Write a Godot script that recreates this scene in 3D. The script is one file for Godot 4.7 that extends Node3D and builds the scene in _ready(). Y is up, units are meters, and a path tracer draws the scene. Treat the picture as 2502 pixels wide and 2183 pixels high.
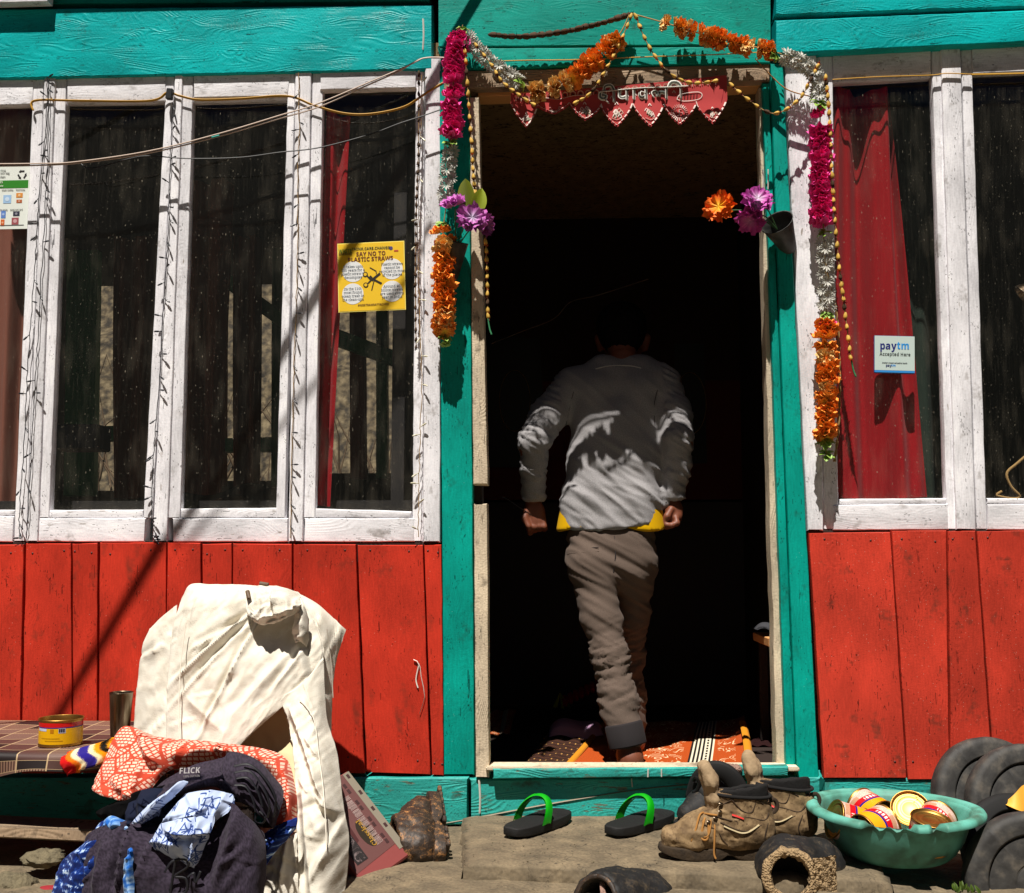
extends Node3D
# A painted wooden hill house front: door with garlands, a man walking in, clothes, boots and a basin in the sun.

var names := {}
var mats := {}
var rng := RandomNumberGenerator.new()
var house: Node3D


# ---- mesh building -------------------------------------------------------------------------
class MB:
	var v := PackedVector3Array()
	var uv := PackedVector2Array()
	var col := PackedColorArray()
	var ix := PackedInt32Array()
	var tint := Color.WHITE

	func pt(p: Vector3, t := Vector2.ZERO) -> int:
		v.append(p)
		uv.append(t)
		col.append(tint)
		return v.size() - 1

	func tri(a: int, b: int, c: int) -> void:
		ix.append(a)
		ix.append(b)
		ix.append(c)

	func quad(a: int, b: int, c: int, d: int) -> void:
		tri(a, b, c)
		tri(a, c, d)

	func face(a: Vector3, b: Vector3, c: Vector3, d: Vector3, ua := Vector2.ZERO, ub := Vector2.RIGHT, uc := Vector2.ONE, ud := Vector2.DOWN) -> void:
		quad(pt(a, ua), pt(b, ub), pt(c, uc), pt(d, ud))

	# f(u, v) -> Vector3; u runs right and v down as seen from the front
	func grid(nu: int, nv: int, f: Callable, size := Vector2.ONE, paint: Variant = null) -> void:
		var s := v.size()
		for j in nv + 1:
			for i in nu + 1:
				var a := Vector2(float(i) / nu, float(j) / nv)
				if paint != null:
					tint = paint.call(a.x, a.y)
				pt(f.call(a.x, a.y), a * size)
		for j in nv:
			for i in nu:
				var k := s + j * (nu + 1) + i
				quad(k, k + 1, k + nu + 2, k + nu + 1)

	func box(at: Vector3, size: Vector3, basis := Basis.IDENTITY, ch := 0.0) -> void:
		var h := size / 2
		ch = minf(ch, minf(h.x, minf(h.y, h.z)) * 0.9)
		for ax in 3:
			for sg in [-1.0, 1.0]:
				var e := [Vector3.RIGHT, Vector3.UP, Vector3.BACK]
				var nrm: Vector3 = e[ax] * sg
				var a: Vector3 = e[(ax + 1) % 3]
				var b: Vector3 = e[(ax + 2) % 3] * sg
				var ha: float = h[(ax + 1) % 3] - ch
				var hb: float = h[(ax + 2) % 3] - ch
				var c: Vector3 = nrm * h[ax]
				var q := []
				for s in [[-1, -1], [-1, 1], [1, 1], [1, -1]]:
					q.append(at + basis * (c + a * ha * s[0] + b * hb * s[1]))
				face(q[0], q[1], q[2], q[3], Vector2.ZERO, Vector2(0, hb * 2), Vector2(ha * 2, hb * 2), Vector2(ha * 2, 0))
		if ch > 0.0:
			var s8 := [-1.0, 1.0]
			for ax in 3:
				var a1 := (ax + 1) % 3
				var a2 := (ax + 2) % 3
				for sa in s8:
					for sb in s8:
						var p := []
						for k in 4:
							var w := Vector3.ZERO
							w[ax] = (h[ax] - ch) * (1 if k in [1, 2] else -1)
							w[a1] = sa * (h[a1] if k < 2 else h[a1] - ch)
							w[a2] = sb * (h[a2] - ch if k < 2 else h[a2])
							p.append(at + basis * w)
						if sa * sb > 0:
							face(p[0], p[1], p[2], p[3])
						else:
							face(p[3], p[2], p[1], p[0])
			for x in s8:
				for y in s8:
					for z in s8:
						var k := Vector3(x, y, z)
						var q := [at + basis * (k * (h - Vector3(0, ch, ch))), at + basis * (k * (h - Vector3(ch, 0, ch))), at + basis * (k * (h - Vector3(ch, ch, 0)))]
						if x * y * z > 0:
							tri(pt(q[0]), pt(q[2]), pt(q[1]))
						else:
							tri(pt(q[0]), pt(q[1]), pt(q[2]))

	# a round bar along a path, radius a number or one per point
	func tube(path: Array, r: Variant, sides := 8, flat := 1.0, caps := true) -> void:
		var n := path.size()
		var s := v.size()
		var up := Vector3(0.3, 0.9, 0.31)
		var run := 0.0
		for k in n:
			var d: Vector3 = (path[mini(k + 1, n - 1)] - path[maxi(k - 1, 0)]).normalized()
			if absf(d.dot(up.normalized())) > 0.98:
				up = Vector3(0.9, -0.1, 0.4)
			var x := d.cross(up).normalized()
			var y := x.cross(d).normalized()
			up = y
			var rr: float = r[k] if r is Array else r
			if k > 0:
				run += path[k].distance_to(path[k - 1])
			for i in sides + 1:
				var a := TAU * i / sides
				pt(path[k] + (x * cos(a) + y * sin(a) * flat) * rr, Vector2(run, float(i) / sides))
		for k in n - 1:
			for i in sides:
				var a := s + k * (sides + 1) + i
				quad(a, a + sides + 1, a + sides + 2, a + 1)
		if caps:
			for e in [0, n - 1]:
				var c := pt(path[e])
				for i in sides:
					var a: int = s + e * (sides + 1) + i
					if e == 0:
						tri(c, a, a + 1)
					else:
						tri(c, a + 1, a)

	# profile of (radius, height) turned round the y axis of xf
	func lathe(profile: Array, n: int, xf := Transform3D.IDENTITY, wob: Variant = null) -> void:
		var s := v.size()
		var m := profile.size()
		for i in n + 1:
			var a := TAU * (i % n) / n
			for j in m:
				var q: Vector2 = profile[j]
				var p := Vector3(cos(a) * q.x, q.y, sin(a) * q.x)
				if wob != null:
					p = wob.call(p, a, j)
				pt(xf * p, Vector2(float(i) / n, float(j) / maxi(m - 1, 1)))
		for i in n:
			for j in m - 1:
				var a := s + i * m + j
				quad(a, a + 1, a + m + 1, a + m)

	func add(o: MB, xf: Transform3D) -> void:
		var s := v.size()
		for k in o.v.size():
			v.append(xf * o.v[k])
			uv.append(o.uv[k])
			col.append(o.col[k] * tint)
		for k in o.ix:
			ix.append(k + s)

	func mesh(weld := false) -> ArrayMesh:
		var n := PackedVector3Array()
		n.resize(v.size())
		for k in range(0, ix.size(), 3):
			var a := ix[k]
			var b := ix[k + 1]
			var c := ix[k + 2]
			var f := (v[c] - v[a]).cross(v[b] - v[a])
			n[a] += f
			n[b] += f
			n[c] += f
		if weld:
			var seen := {}
			for k in v.size():
				var q := Vector3i(v[k] * 20000.0)
				seen[q] = seen.get(q, Vector3.ZERO) + n[k]
			for k in v.size():
				n[k] = seen[Vector3i(v[k] * 20000.0)]
		for k in n.size():
			n[k] = n[k].normalized() if n[k].length_squared() > 0.0 else Vector3.UP
		var arr := []
		arr.resize(Mesh.ARRAY_MAX)
		arr[Mesh.ARRAY_VERTEX] = v
		arr[Mesh.ARRAY_NORMAL] = n
		arr[Mesh.ARRAY_TEX_UV] = uv
		arr[Mesh.ARRAY_COLOR] = col
		arr[Mesh.ARRAY_INDEX] = ix
		var m := ArrayMesh.new()
		m.add_surface_from_arrays(Mesh.PRIMITIVE_TRIANGLES, arr)
		return m


# ---- soft bodies: tapered capsules joined with a smooth minimum, meshed as surface nets -----
class Soft:
	var bones := []
	var lo := Vector3.ONE * 1e9
	var hi := Vector3.ONE * -1e9
	var trim: Variant = null

	func cap(a: Vector3, b: Vector3, ra: float, rb: float, k := 0.03, flat := 1.0, cut := false) -> void:
		var ba := b - a
		bones.append([a, ba, maxf(ba.length_squared(), 1e-9), ra, rb, k, flat, cut])
		if not cut:
			var r := maxf(ra, rb) + 0.02
			lo = lo.min(a.min(b) - Vector3(r, r, r * maxf(1.0, flat)))
			hi = hi.max(a.max(b) + Vector3(r, r, r * maxf(1.0, flat)))

	func chain(p: Array, r: Array, k := 0.03, flat := 1.0) -> void:
		for i in p.size() - 1:
			cap(p[i], p[i + 1], r[i], r[i + 1], k, flat)

	static func one(o: Array, p: Vector3) -> float:
		var q: Vector3 = p - o[0]
		var t := clampf(q.dot(o[1]) / o[2], 0.0, 1.0)
		q -= o[1] * t
		q.z /= o[6]
		return q.length() - lerpf(o[3], o[4], t)

	static func smin(a: float, b: float, k: float) -> float:
		var h := maxf(k - absf(a - b), 0.0) / k
		return minf(a, b) - h * h * k * 0.25

	func at(p: Vector3) -> float:
		var d := 1e3
		for o in bones:
			d = maxf(d, -one(o, p)) if o[7] else smin(d, one(o, p), o[5])
		return d

	# the first point of the surface on a ray from p
	func hit(p: Vector3, dir: Vector3) -> Vector3:
		var q := p
		for i in 60:
			var d := at(q)
			if d < 0.0004:
				break
			q += dir * d * 0.8
		return q

	func nets(mb: MB, cell: float) -> void:
		var n := Vector3i((hi - lo) / cell) + Vector3i(2, 2, 2)
		var f := PackedFloat32Array()
		f.resize(n.x * n.y * n.z)
		f.fill(0.5)
		var nx := n.x
		var nxy := n.x * n.y
		for o in bones:
			var b: Vector3 = o[0] + o[1]
			var r: float = (maxf(o[3], o[4]) + o[5] + cell * 2.0) * maxf(1.0, o[6])
			var i0 := Vector3i((o[0].min(b) - Vector3.ONE * r - lo) / cell).max(Vector3i.ZERO)
			var i1 := (Vector3i((o[0].max(b) + Vector3.ONE * r - lo) / cell) + Vector3i.ONE).min(n - Vector3i.ONE)
			var oa: Vector3 = o[0]
			var ob: Vector3 = o[1]
			var l2: float = o[2]
			var k: float = o[5]
			var flat: float = o[6]
			var ra: float = o[3]
			var dr: float = o[4] - o[3]
			for z in range(i0.z, i1.z + 1):
				for y in range(i0.y, i1.y + 1):
					for x in range(i0.x, i1.x + 1):
						var q := lo + Vector3(x, y, z) * cell - oa
						var t := clampf(q.dot(ob) / l2, 0.0, 1.0)
						q -= ob * t
						q.z /= flat
						var d := q.length() - ra - dr * t
						var w := z * nxy + y * nx + x
						if o[7]:
							f[w] = maxf(f[w], -d)
						else:
							var e := f[w]
							var h := maxf(k - absf(e - d), 0.0) / k
							f[w] = minf(e, d) - h * h * k * 0.25
		if trim != null:
			for z in n.z:
				for y in n.y:
					for x in n.x:
						var w := z * nxy + y * nx + x
						if f[w] < cell * 2.0:
							f[w] = maxf(f[w], trim.call(lo + Vector3(x, y, z) * cell))
		var id := {}
		var offs := [0, 1, nx, nx + 1, nxy, nxy + 1, nxy + nx, nxy + nx + 1]
		var edges := [[0, 1], [2, 3], [4, 5], [6, 7], [0, 2], [1, 3], [4, 6], [5, 7], [0, 4], [1, 5], [2, 6], [3, 7]]
		for z in n.z - 1:
			for y in n.y - 1:
				for x in n.x - 1:
					var w := z * nxy + y * nx + x
					var s := 0
					for k in 8:
						if f[w + offs[k]] < 0.0:
							s += 1
					if s == 0 or s == 8:
						continue
					var sum := Vector3.ZERO
					var m := 0
					for e in edges:
						var a: float = f[w + offs[e[0]]]
						var b: float = f[w + offs[e[1]]]
						if (a < 0.0) != (b < 0.0):
							var t := a / (a - b)
							var pa := Vector3(e[0] & 1, (e[0] >> 1) & 1, e[0] >> 2)
							var pb := Vector3(e[1] & 1, (e[1] >> 1) & 1, e[1] >> 2)
							sum += pa.lerp(pb, t)
							m += 1
					var p := lo + (Vector3(x, y, z) + sum / m) * cell
					id[w] = mb.pt(p, Vector2(p.x, -p.y))
		for w in id:
			var a := f[w] < 0.0
			if (f[w + 1] < 0.0) != a and id.has(w - nx - nxy) and id.has(w - nx) and id.has(w - nxy):
				var q := [id[w], id[w - nx], id[w - nx - nxy], id[w - nxy]]
				if a:
					mb.quad(q[3], q[2], q[1], q[0])
				else:
					mb.quad(q[0], q[1], q[2], q[3])
			if (f[w + nx] < 0.0) != a and id.has(w - 1 - nxy) and id.has(w - 1) and id.has(w - nxy):
				var q := [id[w], id[w - nxy], id[w - 1 - nxy], id[w - 1]]
				if a:
					mb.quad(q[3], q[2], q[1], q[0])
				else:
					mb.quad(q[0], q[1], q[2], q[3])
			if (f[w + nxy] < 0.0) != a and id.has(w - 1 - nx) and id.has(w - 1) and id.has(w - nx):
				var q := [id[w], id[w - 1], id[w - 1 - nx], id[w - nx]]
				if a:
					mb.quad(q[3], q[2], q[1], q[0])
				else:
					mb.quad(q[0], q[1], q[2], q[3])


# pushes every point of mb along its normal by f(point, normal)
func push(mb: MB, f: Callable) -> void:
	var n := PackedVector3Array()
	n.resize(mb.v.size())
	for k in range(0, mb.ix.size(), 3):
		var a := mb.ix[k]
		var b := mb.ix[k + 1]
		var c := mb.ix[k + 2]
		var q := (mb.v[c] - mb.v[a]).cross(mb.v[b] - mb.v[a])
		n[a] += q
		n[b] += q
		n[c] += q
	for k in n.size():
		var m := n[k].normalized()
		mb.v[k] += m * f.call(mb.v[k], m)


# ---- naming --------------------------------------------------------------------------------
func numbered(called: String, parent: Node) -> String:
	var key := str(parent.get_instance_id()) + called
	var k: int = names.get(key, 0)
	names[key] = k + 1
	return called if k == 0 else "%s_%03d" % [called, k]


func tag(o: Node, label: String, category: String, group := "") -> void:
	o.set_meta("label", label)
	o.set_meta("category", category)
	if group:
		o.set_meta("group", group)


func thing(called: String, at: Vector3, label: String, category: String, group := "") -> Node3D:
	var o := Node3D.new()
	o.name = numbered(called, self)
	o.position = at
	add_child(o, true)
	tag(o, label, category, group)
	return o


# shape the node and hang it on parent; points of mb are in the world, so the parent's place is taken off
func put(called: String, shape: Variant, mat: Material, parent: Node, local := false, weld := false) -> MeshInstance3D:
	var o := MeshInstance3D.new()
	o.name = numbered(called, parent)
	if shape is MB and not local:
		var off := Vector3.ZERO
		var q: Node = parent
		while q is Node3D and q != self:
			off += (q as Node3D).position
			q = q.get_parent()
		if off != Vector3.ZERO:
			for k in shape.v.size():
				shape.v[k] -= off
	o.mesh = shape.mesh(weld) if shape is MB else shape
	o.material_override = mat
	parent.add_child(o, true)
	return o


func lone(called: String, mb: MB, mat: Material, label: String, category: String, group := "", weld := false) -> MeshInstance3D:
	var o := put(called, mb, mat, self, false, weld)
	tag(o, label, category, group)
	return o


func copy(o: Node3D, label := "", xf: Variant = null) -> Node3D:
	var c: Node3D = o.duplicate()
	var stem := String(o.name).trim_suffix("")
	var k := stem.rfind("_")
	if k > 0 and stem.substr(k + 1).is_valid_int():
		stem = stem.substr(0, k)
	c.name = numbered(stem, self)
	add_child(c, true)
	if label:
		c.set_meta("label", label)
	if xf is Transform3D:
		c.transform = xf
	return c


# ---- curves --------------------------------------------------------------------------------
func smooth(p: Array, n: int) -> Array:
	var out := []
	var m := p.size()
	for i in n + 1:
		var t := float(i) / n * (m - 1)
		var k := mini(int(t), m - 2)
		var a = p[maxi(k - 1, 0)]
		var d = p[mini(k + 2, m - 1)]
		out.append(p[k].cubic_interpolate(p[k + 1], a, d, t - k))
	return out


func along(p: Array, u: float) -> Vector3:
	var t := clampf(u, 0, 1) * (p.size() - 1)
	var k := mini(int(t), p.size() - 2)
	return p[k].lerp(p[k + 1], t - k)


func aim(y: Vector3, spin := 0.0) -> Basis:
	y = y.normalized()
	var x := y.cross(Vector3(0.21, 0.33, 0.92))
	if x.length() < 0.05:
		x = y.cross(Vector3.UP)
	x = x.normalized()
	return Basis(x, y, x.cross(y)) * Basis(Vector3.UP, spin)


func noise(freq: float, seed_: int, oct := 3, kind := FastNoiseLite.TYPE_SIMPLEX_SMOOTH) -> FastNoiseLite:
	var f := FastNoiseLite.new()
	f.noise_type = kind
	f.seed = seed_
	f.frequency = freq
	f.fractal_octaves = oct
	return f


func _ready() -> void:
	rng.seed = 4711
	var cam := Camera3D.new()
	cam.name = "camera"
	cam.fov = 45.0
	cam.near = 0.05
	cam.far = 120.0
	cam.position = Vector3(0.133, 0.83, 3.18)
	cam.rotation = Vector3(deg_to_rad(5.8), deg_to_rad(2.4), 0)
	add_child(cam)
	cam.current = true
	var env := Environment.new()
	env.background_mode = Environment.BG_SKY
	var sky := ProceduralSkyMaterial.new()
	sky.sky_top_color = Color(0.16, 0.33, 0.66)
	sky.sky_horizon_color = Color(0.45, 0.58, 0.75)
	sky.sky_curve = 0.12
	sky.ground_bottom_color = Color(0.2, 0.17, 0.13)
	sky.ground_horizon_color = Color(0.3, 0.27, 0.22)
	sky.sky_energy_multiplier = 0.36
	sky.sun_angle_max = 3.0
	env.sky = Sky.new()
	env.sky.sky_material = sky
	env.tonemap_mode = Environment.TONE_MAPPER_LINEAR
	env.tonemap_exposure = 1.36
	env.sdfgi_enabled = true
	env.ssao_enabled = true
	env.ssil_enabled = true
	var we := WorldEnvironment.new()
	we.name = "world_environment"
	we.environment = env
	add_child(we)
	var sun := DirectionalLight3D.new()
	sun.name = "sun"
	sun.light_energy = 1.6
	sun.light_color = Color(1.0, 0.975, 0.94)
	sun.light_angular_distance = 0.5
	sun.shadow_enabled = true
	add_child(sun)
	sun.look_at_from_position(Vector3.ZERO, SUN)
	make_materials()
	build_house()
	build_outside()
	build_garlands()
	build_signs()
	build_man()
	build_shoes()
	build_clothes()
	build_right()
	build_inside()


# ---- textures and materials ----------------------------------------------------------------
func pn(f: FastNoiseLite, x: float, y: float, w: float, sx: float, sy: float) -> float:
	var a := f.get_noise_2d(x * sx, y * sy)
	var t := (x / w - 0.75) * 4.0
	return a if t <= 0.0 else lerpf(a, f.get_noise_2d((x - w) * sx, y * sy), t)


func image(w: int, h: int, f: Callable, alpha := false) -> ImageTexture:
	var step := 4 if alpha else 3
	var d := PackedByteArray()
	d.resize(w * h * step)
	var k := 0
	for y in h:
		for x in w:
			var c: Color = f.call(x, y)
			d[k] = clampi(int(c.r * 255.0), 0, 255)
			d[k + 1] = clampi(int(c.g * 255.0), 0, 255)
			d[k + 2] = clampi(int(c.b * 255.0), 0, 255)
			if alpha:
				d[k + 3] = clampi(int(c.a * 255.0), 0, 255)
			k += step
	return ImageTexture.create_from_image(Image.create_from_data(w, h, false, Image.FORMAT_RGBA8 if alpha else Image.FORMAT_RGB8, d))


func grain_tex() -> ImageTexture:
	var w := 1024
	var h := 384
	var warp := noise(1.0, 5, 2)
	var fine := noise(1.0, 9, 2)
	var knots := []
	for k in 7:
		knots.append(Vector3(rng.randf_range(60, 960), rng.randf_range(20, 360), rng.randf_range(14, 30)))
	return image(w, h, func(x: int, y: int) -> Color:
		var yy := y + pn(warp, x, y, w, 0.0022, 0.012) * 40.0
		var dark := 0.0
		for q: Vector3 in knots:
			var dx := (x - q.x) * 0.4
			var dy := y - q.y
			var e := exp(-(dx * dx + dy * dy) / (q.z * q.z))
			yy += signf(dy) * e * q.z * 0.9
			if e > 0.4:
				dark += (e - 0.4) * sin(sqrt(dx * dx + dy * dy) * 0.9) * 0.5
		var a := 0.5 + 0.5 * sin(yy * 0.95)
		var b := 0.5 + 0.5 * sin(yy * 0.23 + 1.0)
		var v := 0.55 * pow(a, 0.6) + 0.25 * b + 0.2 * (0.5 + 0.5 * pn(fine, x, yy, w, 0.02, 0.5)) + dark * 0.5
		v = lerpf(0.5, v, clampf(0.55 + 0.9 * pn(warp, x + 300, y, w, 0.006, 0.02), 0.12, 1.0))
		v += 0.16 * pn(fine, x, y, w, 0.13, 0.13)
		return Color(v, v, v))


# old paint: tone drifts, hair cracks and chips along the grain, dust specks and pale drips
func paint_tex(base: Color, under: Color, chips: float, dirt: float, specks: float, sd: int) -> ImageTexture:
	var w := 640
	var h := 320
	var a := noise(1.0, sd, 4)
	var b := noise(1.0, sd + 1, 3)
	var c := noise(1.0, sd + 2, 2)
	return image(w, h, func(x: int, y: int) -> Color:
		var tone := 1.0 + 0.17 * pn(b, x, y, w, 0.0045, 0.009) + 0.07 * pn(c, x, y, w, 0.03, 0.25) + 0.05 * pn(a, x, y, w, 0.2, 0.2)
		var q := base * tone
		var g := pn(a, x, y, w, 0.022, 0.16) * 0.6 + pn(b, x, y, w, 0.011, 0.03) * 0.55
		if g > 0.62 - chips:
			q = q.lerp(under, clampf((g - 0.62 + chips) * 9.0, 0.0, 0.9))
		var hair := absf(pn(c, x, y, w, 0.006, 0.09))
		if hair < 0.012 and pn(b, x, y, w, 0.01, 0.02) > 0.12 - chips * 0.4:
			q = q.lerp(base * 0.25, 0.6)
		var grime := pn(b, x + 90, y, w, 0.012, 0.02) + 0.4 * pn(a, x, y, w, 0.09, 0.09)
		if grime > 0.36 and dirt > 0.0:
			q = q.lerp(Color(0.22, 0.19, 0.15), clampf((grime - 0.36) * dirt * 2.4, 0.0, 0.6))
		if specks > 0.0 and pn(c, x, y, w, 0.37, 0.37) > 0.86 - specks:
			q = q.lerp(Color(0.93, 0.9, 0.85), 0.65)
		return q)


func mat(called: String, color: Color, rough := 0.6, tex: Texture2D = null, bump: Texture2D = null, depth := 0.0, spec := 0.5) -> StandardMaterial3D:
	var m := StandardMaterial3D.new()
	m.resource_name = called
	m.albedo_color = color
	m.roughness = rough
	m.metallic_specular = spec
	m.vertex_color_use_as_albedo = true
	m.cull_mode = BaseMaterial3D.CULL_DISABLED
	if tex:
		m.albedo_texture = tex
	if bump:
		m.heightmap_enabled = true
		m.heightmap_texture = bump
		m.heightmap_scale = depth
	mats[called] = m
	return m


func tri(m: StandardMaterial3D, s: float, world := true) -> StandardMaterial3D:
	m.uv1_triplanar = true
	m.uv1_world_triplanar = world
	m.uv1_scale = Vector3.ONE * s
	return m


func cloth(called: String, color: Color, tex: Texture2D = null, uvs := 0.0, rim := 0.15) -> StandardMaterial3D:
	var m := mat(called, color, 0.95, tex, null, 0.0, 0.2)
	m.rim_enabled = true
	m.rim = rim
	m.rim_tint = 0.6
	if uvs > 0.0:
		m.uv1_scale = Vector3.ONE * uvs
	return m


func noise_tex(freq: float, sd: int, size := 256, oct := 4, ramp: Gradient = null, kind := FastNoiseLite.TYPE_SIMPLEX_SMOOTH) -> NoiseTexture2D:
	var t := NoiseTexture2D.new()
	t.width = size
	t.height = size
	t.seamless = true
	t.noise = noise(freq, sd, oct, kind)
	if ramp:
		t.color_ramp = ramp
	return t


func ramp(cols: Array, at: Array) -> Gradient:
	var g := Gradient.new()
	g.offsets = PackedFloat32Array(at)
	g.colors = PackedColorArray(cols)
	return g


# strokes drawn into a picture: lines is a list of polylines in pixels
func stroke(im: Image, lines: Array, c: Color, r: float) -> void:
	for l: Array in lines:
		for k in l.size() - 1:
			var a: Vector2 = l[k]
			var b: Vector2 = l[k + 1]
			var n := int(a.distance_to(b) * 1.5) + 1
			for i in n + 1:
				var p := a.lerp(b, float(i) / n)
				im.fill_rect(Rect2i(int(p.x - r), int(p.y - r), int(ceil(r * 2)), int(ceil(r * 2))), c)


func make_materials() -> void:
	var grain := grain_tex()
	var rough_h := noise_tex(0.035, 3, 256, 5)
	mats.rough_h = rough_h
	var wood := Color(0.55, 0.47, 0.38)
	mat("teal", Color.WHITE, 0.42, paint_tex(Color(0.008, 0.68, 0.68), Color(0.02, 0.40, 0.39), 0.09, 0.2, 0.05, 11), grain, 0.15, 0.28)
	mat("teal_smooth", Color.WHITE, 0.45, paint_tex(Color(0.012, 0.60, 0.54), Color(0.03, 0.32, 0.28), 0.1, 0.22, 0.07, 21), grain, 0.06, 0.28)
	mat("teal_worn", Color.WHITE, 0.6, paint_tex(Color(0.14, 0.62, 0.58), Color(0.40, 0.42, 0.35), 0.3, 0.45, 0.05, 31), grain, 0.22)
	mat("red", Color.WHITE, 0.42, paint_tex(Color(0.755, 0.215, 0.15), Color(0.52, 0.11, 0.08), 0.02, 0.2, 0.06, 41), grain, 0.05, 0.28)
	mat("red_worn", Color.WHITE, 0.45, paint_tex(Color(0.775, 0.245, 0.18), Color(0.38, 0.11, 0.08), 0.06, 0.32, 0.12, 51), grain, 0.07, 0.28)
	mat("white", Color.WHITE, 0.5, paint_tex(Color(0.92, 0.915, 0.93), Color(0.60, 0.57, 0.54), 0.13, 0.22, 0.0, 61), grain, 0.06, 0.28)
	mat("raw", Color.WHITE, 0.85, paint_tex(Color(0.62, 0.53, 0.43), Color(0.36, 0.29, 0.22), 0.25, 0.6, 0.0, 71), grain, 0.25)
	mat("bleached", Color.WHITE, 0.8, paint_tex(Color(0.84, 0.77, 0.66), Color(0.50, 0.42, 0.33), 0.14, 0.4, 0.0, 81), grain, 0.2)
	mat("fresh_wood", Color(0.85, 0.62, 0.38), 0.7, null, grain, 0.1)
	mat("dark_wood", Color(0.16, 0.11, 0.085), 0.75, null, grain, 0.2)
	# outside ground
	var cw := noise(1.0, 91, 4)
	var cv := noise(1.0, 92, 3)
	var conc := image(512, 512, func(x: int, y: int) -> Color:
		var t := 1.0 + 0.26 * pn(cw, x, y, 512, 0.011, 0.011) + 0.17 * pn(cv, x, y, 512, 0.11, 0.11)
		var q := Color(0.42, 0.37, 0.29) * t
		var s := pn(cv, x + 40, y, 512, 0.05, 0.05)
		if absf(pn(cw, x + 200, y, 512, 0.007, 0.007)) < 0.006:
			q *= 0.55
		if s > 0.42:
			q = q.lerp(Color(0.27, 0.23, 0.17), (s - 0.5) * 2.0)
		if pn(cv, x, y, 512, 0.4, 0.4) > 0.74:
			q = q.lerp(Color(0.65, 0.6, 0.5), 0.4)
		return q)
	tri(mat("concrete", Color.WHITE, 0.9, conc, rough_h, 0.9), 1.6)
	tri(mat("soil", Color(0.42, 0.44, 0.33), 0.95, conc, rough_h, 2.0), 1.1)
	tri(mat("stone", Color(0.95, 0.98, 0.96), 0.9, conc, rough_h, 1.2), 4.0)
	tri(mat("hill", Color.WHITE, 0.95, noise_tex(0.03, 17, 512, 5, ramp([Color(0.12, 0.10, 0.07), Color(0.33, 0.285, 0.205), Color(0.46, 0.41, 0.31)], [0.25, 0.55, 0.8])), rough_h, 3.0), 0.7)
	mat("bark", Color(0.17, 0.13, 0.10), 0.9)
	mat("dry_twig", Color(0.34, 0.27, 0.19), 0.9)
	var lf := mat("leaf_dark", Color(0.16, 0.25, 0.09), 0.7)
	lf.backlight_enabled = true
	lf.backlight = Color(0.1, 0.15, 0.04)
	# glass and dust
	var g := StandardMaterial3D.new()
	g.resource_name = "glass"
	g.transparency = BaseMaterial3D.TRANSPARENCY_ALPHA
	g.albedo_color = Color(0.75, 0.82, 0.8, 0.004)
	g.roughness = 0.03
	mats.glass = g
	var d1 := noise(1.0, 101, 3)
	var d2 := noise(1.0, 102, 2)
	var dust := image(512, 1024, func(x: int, y: int) -> Color:
		var a := 0.002 + 0.055 * maxf(0.0, d1.get_noise_2d(x * 0.008, y * 0.005)) + 0.014 * d2.get_noise_2d(x * 0.06, y * 0.006)
		var e := minf(minf(x, 511.0 - x) / 512.0, minf(y, 1023.0 - y) / 700.0)
		a += 0.05 * exp(-e * 40.0)
		var s := d2.get_noise_2d(x * 0.075, y * 0.075)
		if s > 0.66 - 0.12 * d1.get_noise_2d(x * 0.012, y * 0.012):
			a += (s - 0.6) * 1.6
		if d1.get_noise_2d(x * 0.05, y * 0.0035) > 0.62 and d2.get_noise_2d(x * 0.01, y * 0.006) > 0.1:
			a += 0.05
		return Color(0.72, 0.68, 0.6, maxf(a, 0.0)), true)
	var dm := mat("dust", Color.WHITE, 0.9, dust, null, 0.0, 0.0)
	dm.transparency = BaseMaterial3D.TRANSPARENCY_ALPHA
	mat("nail", Color(0.30, 0.12, 0.09), 0.6)
	mat("smear", Color(0.86, 0.88, 0.88), 0.7)
	# indoors
	var cp := noise(1.0, 111, 3)
	tri(mat("ceiling_cloth", Color.WHITE, 0.95, image(512, 512, func(x: int, y: int) -> Color:
		var q := Color(0.50, 0.395, 0.265) * (1.0 + 0.15 * pn(cp, x, y, 512, 0.02, 0.02))
		if absf(pn(cp, x, y, 512, 0.012, 0.03)) < 0.03 and pn(cp, x, y + 70, 512, 0.02, 0.02) > -0.05:
			q = Color(0.12, 0.08, 0.05)
		if pn(cp, x, y, 512, 0.05, 0.09) > 0.42:
			q = q.lerp(Color(0.16, 0.11, 0.06), 0.7)
		return q)), 1.3)
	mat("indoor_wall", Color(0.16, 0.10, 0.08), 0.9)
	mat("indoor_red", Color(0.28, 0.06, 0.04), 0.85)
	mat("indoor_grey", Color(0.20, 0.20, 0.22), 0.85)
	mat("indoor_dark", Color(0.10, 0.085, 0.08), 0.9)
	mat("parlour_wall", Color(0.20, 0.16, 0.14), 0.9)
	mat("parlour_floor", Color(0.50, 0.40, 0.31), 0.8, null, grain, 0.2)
	mat("green_frame", Color(0.13, 0.46, 0.30), 0.6, null, grain, 0.15)
	mat("green_dark", Color(0.05, 0.13, 0.08), 0.9)
	mat("poster_black", Color(0.045, 0.045, 0.055), 0.5)
	mat("brass_line", Color(0.55, 0.42, 0.2), 0.5)
	mats.weave = noise_tex(0.35, 121, 256, 2)
	var wv: Texture2D = mats.weave
	var rc := cloth("curtain_red", Color(0.66, 0.115, 0.145), noise_tex(0.2, 131, 256, 3, ramp([Color(0.75, 0.72, 0.72), Color(1, 1, 1)], [0.2, 0.8])), 6.0, 0.4)
	rc.backlight_enabled = true
	rc.backlight = Color(0.25, 0.03, 0.03)
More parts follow.
